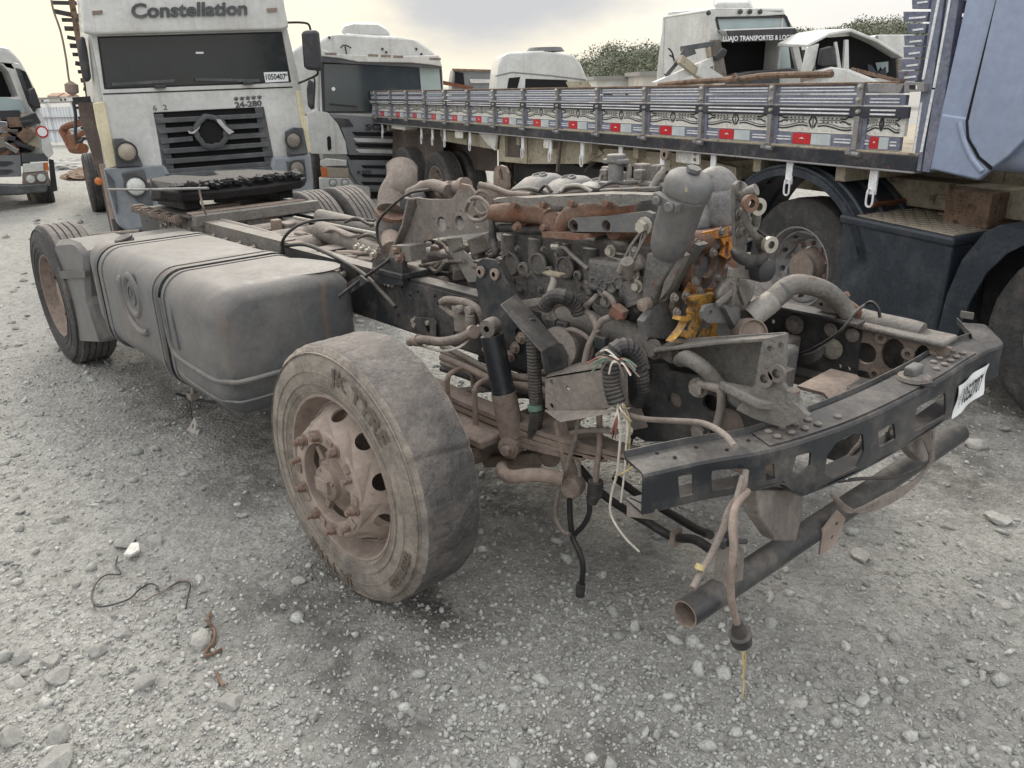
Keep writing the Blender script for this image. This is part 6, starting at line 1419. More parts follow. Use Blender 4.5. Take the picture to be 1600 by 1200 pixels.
def orn(Lp):
    b = MB(); x = -.0035
    def rib(pts, w, k):
        for (a0, c0), (a1, c1) in zip(pts, pts[1:]):
            d = Vector((a1 - a0, c1 - c0)).normalized(); n = Vector((-d.y, d.x)) * w / 2
            b.add([(x, a0 + n.x, c0 + n.y), (x, a1 + n.x, c1 + n.y), (x, a1 - n.x, c1 - n.y), (x, a0 - n.x, c0 - n.y)], [(0, 1, 2, 3)], k)
    h = Lp / 2; z0 = 1.50
    for s in (-1, 1):
        q = lambda t, z: (h + s * h * t, z)
        rib([q(.9, z0 + .092), q(.84, z0 + .092), q(.76, z0 + .078), q(.68, z0 + .078)], .010, 0); rib([q(.9, z0 + .048), q(.84, z0 + .05), q(.76, z0 + .062), q(.68, z0 + .062)], .010, 0)
        rib([q(.15 + .55 * i / 6, z0 + .068) for i in range(7)], .004, 0)
        for i in range(5):
            t = .22 + .1 * i; b.add([(x, *q(t, z0 + .075)), (x, *q(t + .06, z0 + .075)), (x, *q(t + .05, z0 + .088))], [(0, 1, 2)], 0); b.add([(x, *q(t, z0 + .061)), (x, *q(t + .06, z0 + .061)), (x, *q(t + .05, z0 + .05))], [(0, 1, 2)], 0)
        rib([q(.12 + .8 * i / 12, z0 + .022 + .012 * math.sin(.6 + i * .42)) for i in range(13)], .009, 0); rib([q(.12 + .8 * i / 12, z0 + .038 + .012 * math.sin(.6 + i * .42)) for i in range(13)], .005, 1)
        rib([q(.03, z0 + .09), q(.10, z0 + .06), q(.03, z0 + .02)], .012, 0)
    rib([(h, z0 + .096), (h, z0 + .012)], .008, 1)
    return b.mesh('scroll', ['ink_black', 'grey_plastic'], 0, fixn=False)
for i in range(len(edges) - 1):
    a, c = edges[i] + .03, edges[i + 1] - .02; Lp = c - a; k = '%.3f' % Lp
    if Lp < .1: continue
    fullp = Lp > .25
    for z0, z1, nm in ((1.738, 1.788, 'upper_slat'), (1.668, 1.726, 'middle_slat')):
        o = part_copy(nm + '#' + k, lambda: mk(MB().bb((.0, 0, z0), (.03, Lp, z1)), 'board_blue'), a, BT)
        part_copy('stripe#%s%s' % (k, nm), lambda: mk(MB().bb((-.0035, .04, z0 + .012), (0, Lp - .04, z0 + .020)).bb((-.0035, .04, z0 + .032), (0, Lp - .04, z0 + .040)), 'stripe_white'), 0, o)
    ob = part_copy('ornament_board#' + k, lambda: mk(MB().bb((.004, -.02, 1.49), (.03, Lp + .02, 1.605)), 'board_white'), a, BT)
    if fullp: part_copy('scroll_print#' + k, lambda: orn(Lp), 0, ob).location = (.004, 0, 0)
    lb = part_copy('lower_slat#' + k, lambda: mk(MB().bb((0, 0, 1.405), (.03, Lp, 1.485)), 'board_blue'), a, BT)
    if fullp:
        part_copy('stripe#lo' + k, lambda: mk(MB().bb((-.0035, .02, 1.43), (0, Lp * .22, 1.44)).bb((-.0035, .02, 1.45), (0, Lp * .22, 1.458)).bb((-.0035, Lp * .76, 1.43), (0, Lp - .03, 1.44)).bb((-.0035, Lp * .76, 1.45), (0, Lp - .03, 1.458)), 'stripe_white'), 0, lb)
        part_copy('red_reflector#' + k, lambda: mk(MB().bb((-.006, Lp * .50, 1.41), (0, Lp * .73, 1.48)), 'reflector_red'), 0, lb)
        part_copy('white_reflector#' + k, lambda: mk(MB().bb((-.006, Lp * .26, 1.41), (0, Lp * .495, 1.48)), 'reflector_white'), 0, lb)
        part_copy('reflector_print#' + k, lambda: mk(MB().bb((-.0075, Lp * .60, 1.446), (-.006, Lp * .62, 1.454)).bb((-.0075, Lp * .58, 1.444), (-.006, Lp * .645, 1.447)), 'stripe_white'), 0, lb)
    part_copy('strip_line#' + k, lambda: mk(MB().bb((-.026, .06, 1.610), (-.022, Lp - .05, 1.620)).bb((-.026, .06, 1.634), (-.022, Lp - .05, 1.644)), 'stripe_white'), a - .02, BT)
bp_('black_strip', Y0 + .10, Y1, 1.595, 1.66, -.022, -.002, 'board_black'); bp_('top_cap', Y0 + .2, Y1, 1.788, 1.803, -.012, .045, 'wood_worn', bevel=.003)
postm = MB().bb((-.032, -.022, 1.665), (-.004, .022, 1.80)).bb((-.014, -.028, 1.39), (.0, .028, 1.60)).bb((-.03, -.018, 1.37), (-.012, .02, 1.60)).box((-.045, .01, 1.385), (.05, .035, .03)).mesh('post', 'steel_bar', 30)
bm_ = MB().lathe([(0, .02), (.012, .016), (.016, 0)], (0, 0, 0), (-1, 0, 0), 12).mesh('bolt_head', 'zinc', 40)
pin = MB().tube([(-.05, 0, 1.375), (-.05, -.07, 1.37)], .016, 10).mesh('latch_pin', 'steel_bar', 40)
for y in PY:
    o = bpy.data.objects.new('stake_post', postm); link(o, BT); o.location = (0, y, 0)
    bp_('blue_upright', y - .06, y - .028, 1.40, 1.60, -.006, .02, 'board_blue', bevel=0)
    o = bpy.data.objects.new('latch_pin', pin); link(o, BT); o.location = (0, y, 0)
    for z in (1.628,): o = bpy.data.objects.new('bolt_head', bm_); link(o, BT); o.location = (-.022, y, z)
    for z in (1.70, 1.775): o = bpy.data.objects.new('bolt_head', bm_); link(o, BT); o.location = (-.032, y, z)
# hooks under the deck
hk = MB().bb((-.012, -.03, 1.13), (0, .03, 1.29)); lp = [(-.018, -.022, 1.15), (-.02, -.024, 1.08), (-.02, -.012, 1.055), (-.02, .012, 1.055), (-.02, .024, 1.08), (-.018, .022, 1.15), (-.018, 0, 1.165), (-.018, -.022, 1.15)]
hk.tube(smoothpath(lp, 4), .007, 7); hkm = hk.mesh('rope_hook', 'stripe_white', 30)
for u in (586, 601, 661, 678, 697, 736, 818, 861, 911, 971, 1037, 1117, 1238, 1372):
    o = bpy.data.objects.new('rope_hook', hkm); link(o, BT); o.location = (.01, B.at(u, 235, x=.01).y, 0)
# below the deck
bp_('fuel_tank', 2.1, 3.5, .42, 1.0, .55, 1.15, 'navy_plastic', bevel=.08); bp_('tool_box', 3.9, 5.2, .45, .98, .5, 1.1, 'black_plastic', bevel=.03); bp_('air_tank', 5.5, 6.8, .5, .9, .7, 1.2, 'black_plastic', bevel=.12)
CM = lambda nm, pts, x, th, m='cream_wood', **k: fplate(B, BT, nm, 'x', x, pts, th, m, **k)
bp_('chassis_rail', -1.9, 11, .98, 1.24, .75, .85, 'cream_wood'); bp_('chassis_rail', -1.9, 11, .98, 1.24, 1.6, 1.7, 'cream_paint')
for i in range(14): bp_('cross_bearer', .6 + .78 * i, .68 + .78 * i, 1.18, 1.28, .05, 2.3, 'cream_wood')
CM('side_locker', [(779, 204), (823, 206), (823, 256), (779, 252)], .10, .5, holes=[[(789, 212), (816, 213), (816, 247), (789, 245)]])
CM('locker_door', [(791, 213), (815, 214), (815, 246), (791, 245)], .14, .02, 'flap_brown')
CM('side_plank', [(823, 214), (930, 226), (942, 240), (912, 256), (823, 256)], .12, .06); CM('side_plank', [(912, 250), (945, 232), (1060, 240), (1150, 262), (1150, 282), (1008, 262)], .14, .06)
CM('side_plank', [(690, 205), (770, 212), (776, 234), (690, 220)], .1, .05); CM('wheel_arch_panel', [(655, 196), (776, 203), (773, 235), (762, 226), (748, 208), (710, 204)], .04, .03, 'board_white')
CM('number_plate', [(711, 198), (723, 198), (723, 216), (711, 215)], -.01, .008, 'board_white'); CM('white_tag', [(850, 207), (858, 208), (857, 232), (849, 231)], -.01, .01, 'board_white')
CM('white_box', [(611, 187), (633, 189), (633, 203), (622, 202), (612, 200)], .0, .2, 'board_white')
CM('white_tag', [(1056, 226), (1080, 227), (1079, 256), (1056, 253)], .03, .03, 'board_white'); CM('ring_plate', [(1080, 224), (1093, 225), (1092, 257), (1079, 255)], .0, .02, 'board_white')
for v in (231, 240, 249): disc(B, BT, 'bolt_hole', 1086, v, -.002, .014, 'dusty_steel', .004, 'x')
p = B.at(1045, 241, x=.0); MB().lathe([(.02, 0), (.045, 0), (.05, .05), (.02, .05)], p, (-1, 0, 0), 20).build('rubber_bush', 'dusty_brown', BT)
MB().bar(B.at(877, 212, x=.06), B.at(871, 268, x=.06), .03, .03).bar(B.at(945, 232, x=.3), B.at(915, 268, x=.3), .03, .03).build('stay_bar', 'flap_brown', BT)
CM('mud_flap', [(614, 200), (693, 206), (692, 262), (650, 300), (612, 300)], .25, .01, 'flap_brown'); CM('mud_flap', [(693, 220), (776, 230), (776, 268), (693, 262)], .5, .01, 'flap_brown')
far_wheel(BT, (.0, 9.3, .45), (-1, 0, 0), R=.50, seed=21); far_wheel(BT, (.40, 9.3, .45), (-1, 0, 0), R=.50, seed=22)
far_wheel(BT, (.05, 8.0, .45), (-1, 0, 0), R=.50, seed=23); far_wheel(BT, (.40, 8.0, .45), (-1, 0, 0), R=.50, seed=24)
far_wheel(BT, (2.25, 9.3, .45), (1, 0, 0), R=.50, seed=25); far_wheel(BT, (2.25, 8.0, .45), (1, 0, 0), R=.50, seed=26)
make_wheel('drive_wheel', BT, (.14, 1.03, .51), (-1, 0, 0), R=.51, front=False, tread='tyre_rubber', side='tyre_rubber', seed=27, rimm='steel_bar', detail=0)
far_wheel(BT, (2.2, 1.03, .51), (1, 0, 0), R=.51, seed=28)
make_wheel('steer_wheel', BT, (.02, -1.06, .50), (-1, 0, 0), R=.52, front=True, tread='tyre_rubber', side='tyre_rubber', seed=29, detail=0, rimm='dusty_brown')
make_wheel('steer_wheel', BT, (2.3, -1.18, .50), (1, 0, 0), R=.52, front=True, tread='tyre_rubber', side='tyre_rubber', seed=30, detail=0, rimm='dusty_brown')
MB().tube([(.2, 1.03, .5), (2.1, 1.03, .5)], .12, 14).tube([(.2, -1.18, .5), (2.1, -1.18, .5)], .08, 14).build('axle', 'dusty_steel', BT)
# ribbed plastic wheel guard over the drive wheel
def guard(cy, cz, r0, a0, a1, xs, m, name='wheel_guard', lip=.05):
    b = MB(); n = 26; ang = [a0 + (a1 - a0) * i / n for i in range(n + 1)]
    pr = []
    for j, (x, dr) in enumerate(xs): pr.append((x, r0 + dr))
    ring = pr + [(x, r - .012) for x, r in reversed(pr)]
    b.sweep([[(x, cy + r * math.cos(a), cz + r * math.sin(a)) for x, r in ring] for a in ang])
    b.sweep([[(xs[0][0] + dx, cy + (r0 + dr) * math.cos(a), cz + (r0 + dr) * math.sin(a)) for dx, dr in ((0, -lip), (0, .004), (.008, .004), (.008, -lip))] for a in ang])
    return b.build(name, m, BT, 30)
guard(1.03, .50, .76, math.radians(-2), math.radians(165) + PI * 0 + .0, [(-.0, -.01), (.04, .0), (.06, .0), (.07, .014), (.10, .014), (.11, 0), (.24, 0), (.25, .02), (.30, .02), (.31, 0), (.45, 0), (.46, .016), (.52, .016), (.53, 0), (.66, 0)], 'navy_plastic', lip=.07) 
GD = guard
for a in (.55, .75, 2.3): MB().box((.34, 1.03 - .775 * math.cos(a), .50 + .775 * math.sin(a)), (.3, .05, .02), Matrix.Rotation(a - PI / 2, 3, 'X')).build('guard_bracket', 'rust_heavy', BT)
# box with tread plate top
bx = [(1327, 340), (1507, 380), (1461, 527), (1303, 457)]
q = [B.at(u, v, x=.02) for u, v in bx]; yR, yL = .545, -.27
MB().sweep([[(.0, yR, .33), (.0, yL, .30), (.0, yL, .93), (.0, yR, .965)], [(.62, yR, .33), (.62, yL, .30), (.62, yL, .93), (.62, yR, .965)]]).build('side_box', 'navy_plastic', BT, 30, bevel=.03, seg=4)
MB().sweep([[(-.012, yR + .012, .92), (-.012, yL - .012, .885), (-.012, yL - .012, .945), (-.012, yR + .012, .98)], [(.64, yR + .012, .92), (.64, yL - .012, .885), (.64, yL - .012, .945), (.64, yR + .012, .98)]]).build('box_lid', 'navy_plastic', BT, 30, bevel=.02, seg=3)
MB().sweep([[(.03, yR - .03, .98), (.03, yL + .02, .947), (.03, yL + .02, .953), (.03, yR - .03, .986)], [(.60, yR - .03, .98), (.60, yL + .02, .947), (.60, yL + .02, .953), (.60, yR - .03, .986)]]).build('tread_plate', 'step_plate', BT)
dm = MB().sweep([[(-.026, 0, 0), (0, .007, 0), (.026, 0, 0), (0, -.007, 0)], [(-.015, 0, .004), (0, .003, .004), (.015, 0, .004), (0, -.003, .004)]]).mesh('tread_lozenge', 'step_plate', 0)
for i in range(11):
    for j in range(17):
        y = yL + .05 + j * .045; o = bpy.data.objects.new('tread_lozenge', dm); link(o, BT); o.location = (.06 + i * .05, y, .953 + (y - yL) * .0405 + .001); o.rotation_euler = (0, 0, .7 if (i + j) % 2 else -.7)
MB().bb((.5, -.9, 1.0), (2.0, .9, 1.18)).build('chassis_panel', 'cream_wood', BT, bevel=.01)
MB().bb((.72, -.4, .98), (.76, .5, 1.27)).bb((.70, -.06, .98), (.73, -.03, 1.27)).build('chassis_panel', 'cream_wood', BT)
# front wheel arch guard
b = MB(); arc = [(B.at(u, v, x=.03).y, B.at(u, v, x=.03).z) for u, v in ((1468, 530), (1486, 460), (1510, 405), (1545, 362), (1570, 350))] + [(-.9, 1.02), (-1.2, 1.06), (-1.6, .98), (-1.85, .7)]
ain = [(B.at(u, v, x=.03).y, B.at(u, v, x=.03).z) for u, v in ((1500, 530), (1522, 470), (1548, 425), (1580, 395), (1610, 380))] + [(-.98, .94), (-1.2, .96), (-1.5, .9), (-1.74, .68)]
b.plate(arc + ain[::-1], [], MYZ(-.01), .02)
b.sweep([[(x, y, z) for x, y, z in ((0, a_, c_), (.5, a_, c_), (.5, a_ - .0, c_ - .015), (0, a_, c_ - .015))] for a_, c_ in arc]); b.build('front_wheel_guard', 'navy_plastic', BT, 30, bevel=.006)
MB().bb((.25, -.75, .4), (.7, -.33, 1.0)).build('inner_guard', 'black_plastic', BT, bevel=.03)
# cab: side skin traced, rest of the body behind it
cs = lambda pts, nm, m, x=-.03, th=.03, **k: fplate(B, BT, nm, 'x', x, pts, th, m, **k)
CB = cs([(1513, -10), (1471, 178), (1454, 264), (1492, 273), (1528, 281), (1546, 266), (1560, 258), (1580, 240), (1605, 215), (1800, 60), (1800, -420), (1560, -420), (1535, -140)], 'cab_skin', 'blue_cab')
cs([(1558, -10), (1512, 190), (1514, 215), (1530, 245), (1551, 262), (1575, 244), (1605, 214), (1800, 50), (1800, -400), (1640, -400)], 'cab_door', 'blue_cab', x=-.052, th=.02, bevel=.008, seg=3)
cs([(1471, 178), (1514, 184), (1516, 205), (1526, 240), (1546, 266), (1528, 281), (1454, 264)], 'corner_fairing', 'blue_cab', x=-.045, th=.02, bevel=.01, seg=3)
qa = [B.at(u, v, x=-.044) for u, v in ((1561, -10), (1511, 190), (1513, 216), (1529, 246), (1549, 264))]
b = MB(); [b.bar(a, c, .012, .012) for a, c in zip(qa, qa[1:])]; b.build('door_gap', 'dark_void', BT)
qa = [B.at(u, v, x=-.04) for u, v in ((1500, 190), (1506, 215), (1518, 244), (1536, 268))]; MB().tube(smoothpath(qa, 5), .02, 8).build('fairing_crease', 'blue_cab', BT, 60)
MB().bb((.0, -2.1, 1.32), (2.35, -.16, 3.3)).build('cab_body', 'blue_cab', BT, bevel=.12, seg=4)
MB().bb((-.05, -1.75, 2.35), (-.035, -.75, 3.0)).build('side_window', 'glass_dark', BT, bevel=.01)
MB().bb((.1, -2.13, 2.2), (2.25, -2.08, 3.0)).build('windscreen', 'glass_dark', BT, bevel=.02); MB().bb((.0, -2.2, .5), (2.35, -2.0, 1.2)).build('bumper', 'blue_cab', BT, bevel=.06, seg=3)
# headboard between cab and deck: posts, crosswise slats with white stripes
for pts, m in (([(1457, -10), (1476, -10), (1452, 165), (1438, 268), (1421, 268), (1436, 165)], 'board_blue'), ([(1480, -10), (1499, -10), (1474, 165), (1452, 270), (1440, 268), (1456, 165)], 'board_blue')):
    fplate(B, BT, 'headboard_post', 'x', -.01, pts, .05, m, bevel=.004)
for pts in ([(1466, -10), (1470, -10), (1444, 124), (1440, 124)], [(1484, -10), (1487, -10), (1461, 137), (1457, 137)], [(1456, 140), (1460, 140), (1441, 238), (1437, 238)], [(1438, 160), (1441, 160), (1429, 240), (1426, 240)]): fplate(B, BT, 'white_stripe', 'x', -.014, pts, .004, 'stripe_white')
for i in range(17):
    z = 1.42 + i * .105; o = MB().bb((.02, -.02, z), (2.3, .01, z + .085)).build('headboard_slat', 'board_blue', BT); MB().bb((.02, -.026, z + .06), (2.3, -.02, z + .072)).build('stripe', 'stripe_white', o)
for i, (v0, v1, ul) in enumerate(((-30, -14, 1428), (-10, 14, 1424), (18, 34, 1411), (37, 52, 1417), (55, 71, 1412), (73, 90, 1411), (92, 109, 1407), (111, 127, 1404))):
    o = fplate(B, BT, 'stacked_slat', 'x', .03, [(ul, v0), (1457 - i * 3, v0), (1454 - i * 3, v1), (ul + 1, v1)], .08, 'board_blue', bevel=.003)
    fplate(B, o, 'stripe', 'x', .026, [(ul + 9, (v0 + v1) / 2 + 1), (1452 - i * 3, (v0 + v1) / 2 - 1), (1452 - i * 3, (v0 + v1) / 2 + 2), (ul + 9, (v0 + v1) / 2 + 4)], .004, 'stripe_white')
fplate(B, BT, 'latch', 'x', -.05, [(1413, 128), (1444, 130), (1444, 143), (1413, 144)], .06, 'steel_bar', [[(1420, 133), (1433, 133), (1433, 140), (1420, 140)]]); fplate(B, BT, 'gate_cap', 'x', -.02, [(1355, 130), (1412, 131), (1406, 146), (1355, 143)], .05, 'steel_bar', bevel=.004)

WB = tag(MB().sweep([[(x, .05 + dy, .955), (x, -.25 + dy, .955), (x, -.245, 1.16 + dz), (x, .045, 1.17 + dz)] for x, dy, dz in ((.33, 0, 0), (.42, .01, .006), (.55, -.006, -.004), (.7, .0, .004))]).build('wood_block', 'wood_worn', None, 20, bevel=.008, seg=2), 'split weathered timber block lying on the truck side box', 'timber')
WB.location = Vector(B.o) ; WB.rotation_euler = (0, 0, B.ang)
r = random.Random(2)
for i in range(11):
    z = .965 + i * .019; y = r.uniform(-.22, .02); o = MB().bb((.322, y, z), (.335, y + r.uniform(.03, .12), z + .012)).build('split_fibre', 'wood_worn', WB, bevel=.002)

# ------------------------------------------------------------------ white and grey cab, grille open
pc = at_depth(325, 262, 9.3); K = frame_vp(pc[0], pc[1], 60)
KT = thing('cab_truck', 'dirty white cab truck leaning left with grey grille missing its badge', 'truck', K)
kp = lambda nm, y, pts, th, m, holes=(), **k: fplate(K, KT, nm, 'y', y, pts, th, m, holes, **k)
kp('cab_body', .05, [(128, -60), (436, -64), (450, 44), (468, 132), (484, 238), (489, 300), (478, 312), (205, 352), (190, 350), (166, 262), (150, 160), (138, 60)], 1.75, 'white_paint', bevel=.06, seg=3)
kp('front_skin', -.0, [(141, 52), (449, 43), (470, 134), (484, 240), (428, 250), (412, 167), (240, 176), (257, 260), (182, 262), (160, 150)], .05, 'white_paint', [[(152, 57), (441, 49), (456, 129), (163, 140)]], bevel=.01)
kp('sun_visor', -.16, [(122, -34), (434, -46), (452, 43), (440, 46), (146, 54), (131, 50)], .18, 'white_paint', bevel=.05, seg=4)
kp('windscreen_surround', .035, [(150, 55), (443, 47), (458, 130), (161, 142)], .01, 'black_plastic'); kp('windscreen', .02, [(155, 60), (438, 52), (453, 127), (166, 137)], .008, 'glass_dark')
tl = .04
flat_text(K, KT, 'lettering', 'Constellation', 297, 16, -.165, .19, 'grey_plastic', width=1.18, bold=.006, tilt=.0 + tl, th=.012, shear=.15)
for u, v in ((152, 20), (425, 16)): kp('marker_lamp', -.175, [(u - 8, v - 3), (u + 8, v - 4), (u + 8, v + 2), (u - 7, v + 3)], .02, 'dusty_brown')
kp('grille_back', .035, [(240, 172), (412, 164), (430, 268), (258, 282)], .02, 'dark_void')
for i in range(6):
    t = i / 5; v0 = 181 + t * 80; sl_ = -8 - t * 5; uL, uR = 243 + t * 18, 409 + t * 17
    if i in (1, 2):
        kp('grille_slat', -.03, [(uL, v0 + 4), (305 - 4, v0 + 4 + sl_ * .4), (303, v0 + 11 + sl_ * .4), (uL + 2, v0 + 12)], .06, 'grey_plastic', bevel=.006); kp('grille_slat', -.03, [(352, v0 + 4 + sl_ * .66), (uR, v0 + 4 + sl_), (uR + 2, v0 + 11 + sl_), (352, v0 + 12 + sl_ * .66)], .06, 'grey_plastic', bevel=.006)
    else: kp('grille_slat', -.03, [(uL, v0 + 4), (uR, v0 + 4 + sl_), (uR + 2, v0 + 11 + sl_), (uL + 2, v0 + 12)], .06, 'grey_plastic', bevel=.006)
for pts in ([(241, 178), (255, 178), (276, 284), (257, 284)], [(398, 168), (411, 167), (430, 262), (416, 264)]): kp('grille_side', .0, pts, .05, 'grey_plastic', bevel=.006)
p = K.at(330, 206, y=-.05); MB().lathe([(.135, .0), (.14, .035), (.165, .04), (.19, .03), (.195, -.05)], p, (0, -1, 0), 36, jit=lambda t, q, r_, h: .006 * math.sin(5 * t) + .005 * math.sin(11 * t)).build('badge_ring', 'grey_plastic', KT, 40)
MB().lathe([(0, .0), (.14, .0), (.14, .01)], p, (0, -1, 0), 30).build('badge_hole', 'dark_void', KT)
kp('broken_edge', -.095, [(293, 204), (300, 206), (308, 202), (313, 196), (311, 201), (303, 209), (296, 209)], .01, 'chrome'); kp('broken_edge', -.095, [(338, 186), (345, 187), (352, 196), (360, 202), (366, 206), (358, 210), (352, 204), (346, 198), (340, 191)], .01, 'chrome'); kp('chip', .085, [(322, 193), (336, 192), (336, 198), (323, 199)], .004, 'white_paint')
flat_text(K, KT, 'model_number', '24-280', 388, 163, -.002, .085, 'grey_plastic', width=1.3, bold=.003, tilt=tl)
flat_text(K, KT, 'stars', '*****', 388, 156, -.002, .1, 'grey_plastic', width=1.25, bold=.002, tilt=tl, space=1.25); flat_text(K, KT, 'model_number', '6', 242, 169, -.002, .08, 'grey_plastic', width=1.2, tilt=tl); flat_text(K, KT, 'model_number', '2', 258, 168, -.002, .08, 'grey_plastic', width=1.2, tilt=tl)
kp('corner_strip', -.03, [(145, 161), (163, 158), (184, 260), (168, 264), (152, 200)], .06, 'cream_paint', bevel=.01); kp('corner_strip', -.03, [(463, 142), (470, 142), (487, 236), (480, 241), (470, 190)], .06, 'cream_paint', bevel=.01)
kp('bumper', -.06, [(163, 263), (258, 258), (276, 290), (420, 276), (426, 246), (486, 240), (491, 300), (478, 316), (300, 345), (200, 362), (184, 352), (170, 300)], .2, 'bumper_grey', bevel=.03, seg=3)
for i in range(2): kp('lower_slat', -.07, [(258 + i * 4, 272 + i * 14), (424 + i * 4, 260 + i * 14), (426 + i * 4, 267 + i * 14), (262 + i * 4, 280 + i * 14)], .06, 'grey_plastic', bevel=.005)
kp('lower_grille_dark', -.065, [(262, 279), (424, 268), (424, 274), (266, 286)], .004, 'dark_void')
for pts in ([(176, 217), (192, 216), (208, 225), (224, 259), (182, 262)], [(446, 206), (458, 199), (474, 200), (482, 240), (450, 244)], [(190, 270), (225, 264), (240, 322), (216, 316), (200, 300)], [(448, 252), (476, 248), (480, 284), (452, 282)], [(163, 264), (178, 282), (184, 322), (183, 336), (172, 300)]): kp('lamp_pod', -.085, pts, .05, 'grey_plastic', bevel=.012, seg=3)
for u, v, r_, m in ((198, 237, .095, 'lamp_glass'), (458, 219, .085, 'dusty_steel'), (212, 291, .10, 'lamp_clear'), (464, 263, .085, 'dusty_steel')): disc(K, KT, 'headlight', u, v, -.09, r_, m, .02, ring='black_plastic', dome=.03)
KL = kp('lot_label', .012, [(412, 113), (449, 112), (451, 127), (415, 129)], .006, 'paper_white')
flat_text(K, KL, 'lot_number', '1050407', 430, 120.5, .011, .088, 'ink_black', width=.80, bold=.002, th=.001); flat_text(K, KL, 'small_print', '00', 446.5, 117, .011, .04, 'ink_black', th=.001)
kp('panel_gap', -.004, [(161, 146), (457, 135), (457, 137), (161, 148)], .01, 'dark_void')
kp('inspection_label', .014, [(306, 81), (318, 81), (318, 84), (306, 84)], .005, 'paper_white')
for a, c in (((175, 132), (272, 126)), ((305, 124), (405, 126))): MB().bar(K.at(*a, y=-.01), K.at(*c, y=-.01), .02, .03).build('wiper', 'grey_plastic', KT)
for u, v in ((250, 136), (388, 130)): MB().box(K.at(u, v, y=-.03), (.12, .04, .03)).build('wiper_pivot', 'black_plastic', KT, bevel=.006)
# mirrors
MB().sweep([[tuple(K.at(u, v, y=yy)) for u, v in ((473, 48), (495, 46), (499, 52), (504, 108), (500, 111), (478, 109), (475, 104), (471, 54))] for yy in (-.25, -.05)]).build('mirror', 'black_plastic', KT, bevel=.04, seg=3)
MB().tube(smoothpath([K.at(u, v, y=-.12) for u, v in ((448, 35), (470, 35), (482, 38), (486, 50))], 5), .014, 8).tube(smoothpath([K.at(u, v, y=-.12) for u, v in ((494, 105), (496, 116), (480, 124), (466, 130))], 5), .014, 8).tube(smoothpath([K.at(u, v, y=-.12) for u, v in ((489, 118), (492, 130), (490, 170))], 5), .010, 8).build('mirror_arm', 'cable_black', KT)
MB().sweep([[tuple(K.at(u, v, y=yy)) for u, v in ((482, 124), (491, 128), (492, 160), (488, 173), (481, 166), (479, 140))] for yy in (-.16, -.06)]).build('kerb_mirror', 'black_plastic', KT, bevel=.02)
MB().sweep([[tuple(K.at(u, v, y=yy)) for u, v in ((122, 58), (132, 56), (137, 80), (143, 124), (134, 130), (128, 118), (123, 88))] for yy in (.0, .22)]).build('mirror', 'black_plastic', KT, bevel=.03)
# side clutter, steps and stake body at the left
for i in range(11):
    v = 4 + i * 13.5; u0 = 88 + i * 4.2 - (8 if i < 2 else 0); MB().bar(K.at(u0, v, y=2.3), K.at(u0 + 40, v + (8 if i % 3 == 1 else 1), y=2.3), .05, .045 + .01 * (i % 2)).build('stake_slat', 'black_plastic', KT, bevel=.004)
MB().bar(K.at(110, -10, y=2.25), K.at(142, 170, y=2.25), .07, .07).build('stake_upright', 'wood_worn', KT)
MB().bb((-.9, 2.2, 1.2), (1.15, 7.5, 1.35)).build('load_floor', 'board_black', KT); MB().bb((-.85, 2.3, 1.35), (1.1, 2.34, 3.3)).build('load_headboard', 'board_black', KT)
MB().tube(smoothpath([K.at(u, v, y=.3) for u, v in ((80, 0), (84, 18), (95, 50), (103, 90), (107, 120), (110, 133))], 5), .012, 6).build('air_cable', 'dusty_hose', KT)
MB().lathe([(0, -.08), (.07, -.04), (.07, .04), (0, .08)], K.at(112, 138, y=.3), (.1, 0, 1), 12).build('marker_lamp', 'dusty_brown', KT)
b = MB(); b.tube(smoothpath([K.at(u, v, y=.5) for u, v in ((114, 158), (118, 180), (118, 215), (124, 222), (132, 215))], 4), .018, 8).bar(K.at(114, 158, y=.5), K.at(142, 156, y=.5), .07, .08)
for i in range(4): b.bar(K.at(118 + i * 4, 168 + i * 16, y=.5), K.at(134 + i * 5, 170 + i * 16, y=.5), .03, .03)
b.build('cab_steps', 'black_plastic', KT); kp('inner_panel', .4, [(122, 160), (148, 160), (170, 262), (176, 300), (160, 290), (140, 230), (126, 190)], .1, 'flap_brown')
MB().tube([K.at(168, 256, y=.2), K.at(186, 340, y=.2)], .09, 12).build('step_well', 'dusty_brown', KT)
disc(K, KT, 'side_marker', 154, 283, .0, .04, 'lamp_orange', .03)
far_wheel(KT, (-1.1, .95, .46), (-1, 0, 0), R=.5, seed=41); far_wheel(KT, (1.1, .95, .46), (1, 0, 0), R=.5, seed=42)
far_wheel(KT, (-1.15, 5.3, .46), (-1, 0, 0), R=.5, seed=43); far_wheel(KT, (1.1, 5.3, .46), (1, 0, 0), R=.5, seed=44)
MB().bb((-.45, .3, .7), (-.35, 7.4, .95)).bb((.35, .3, .7), (.45, 7.4, .95)).build('chassis_rail', 'frame_paint', KT)

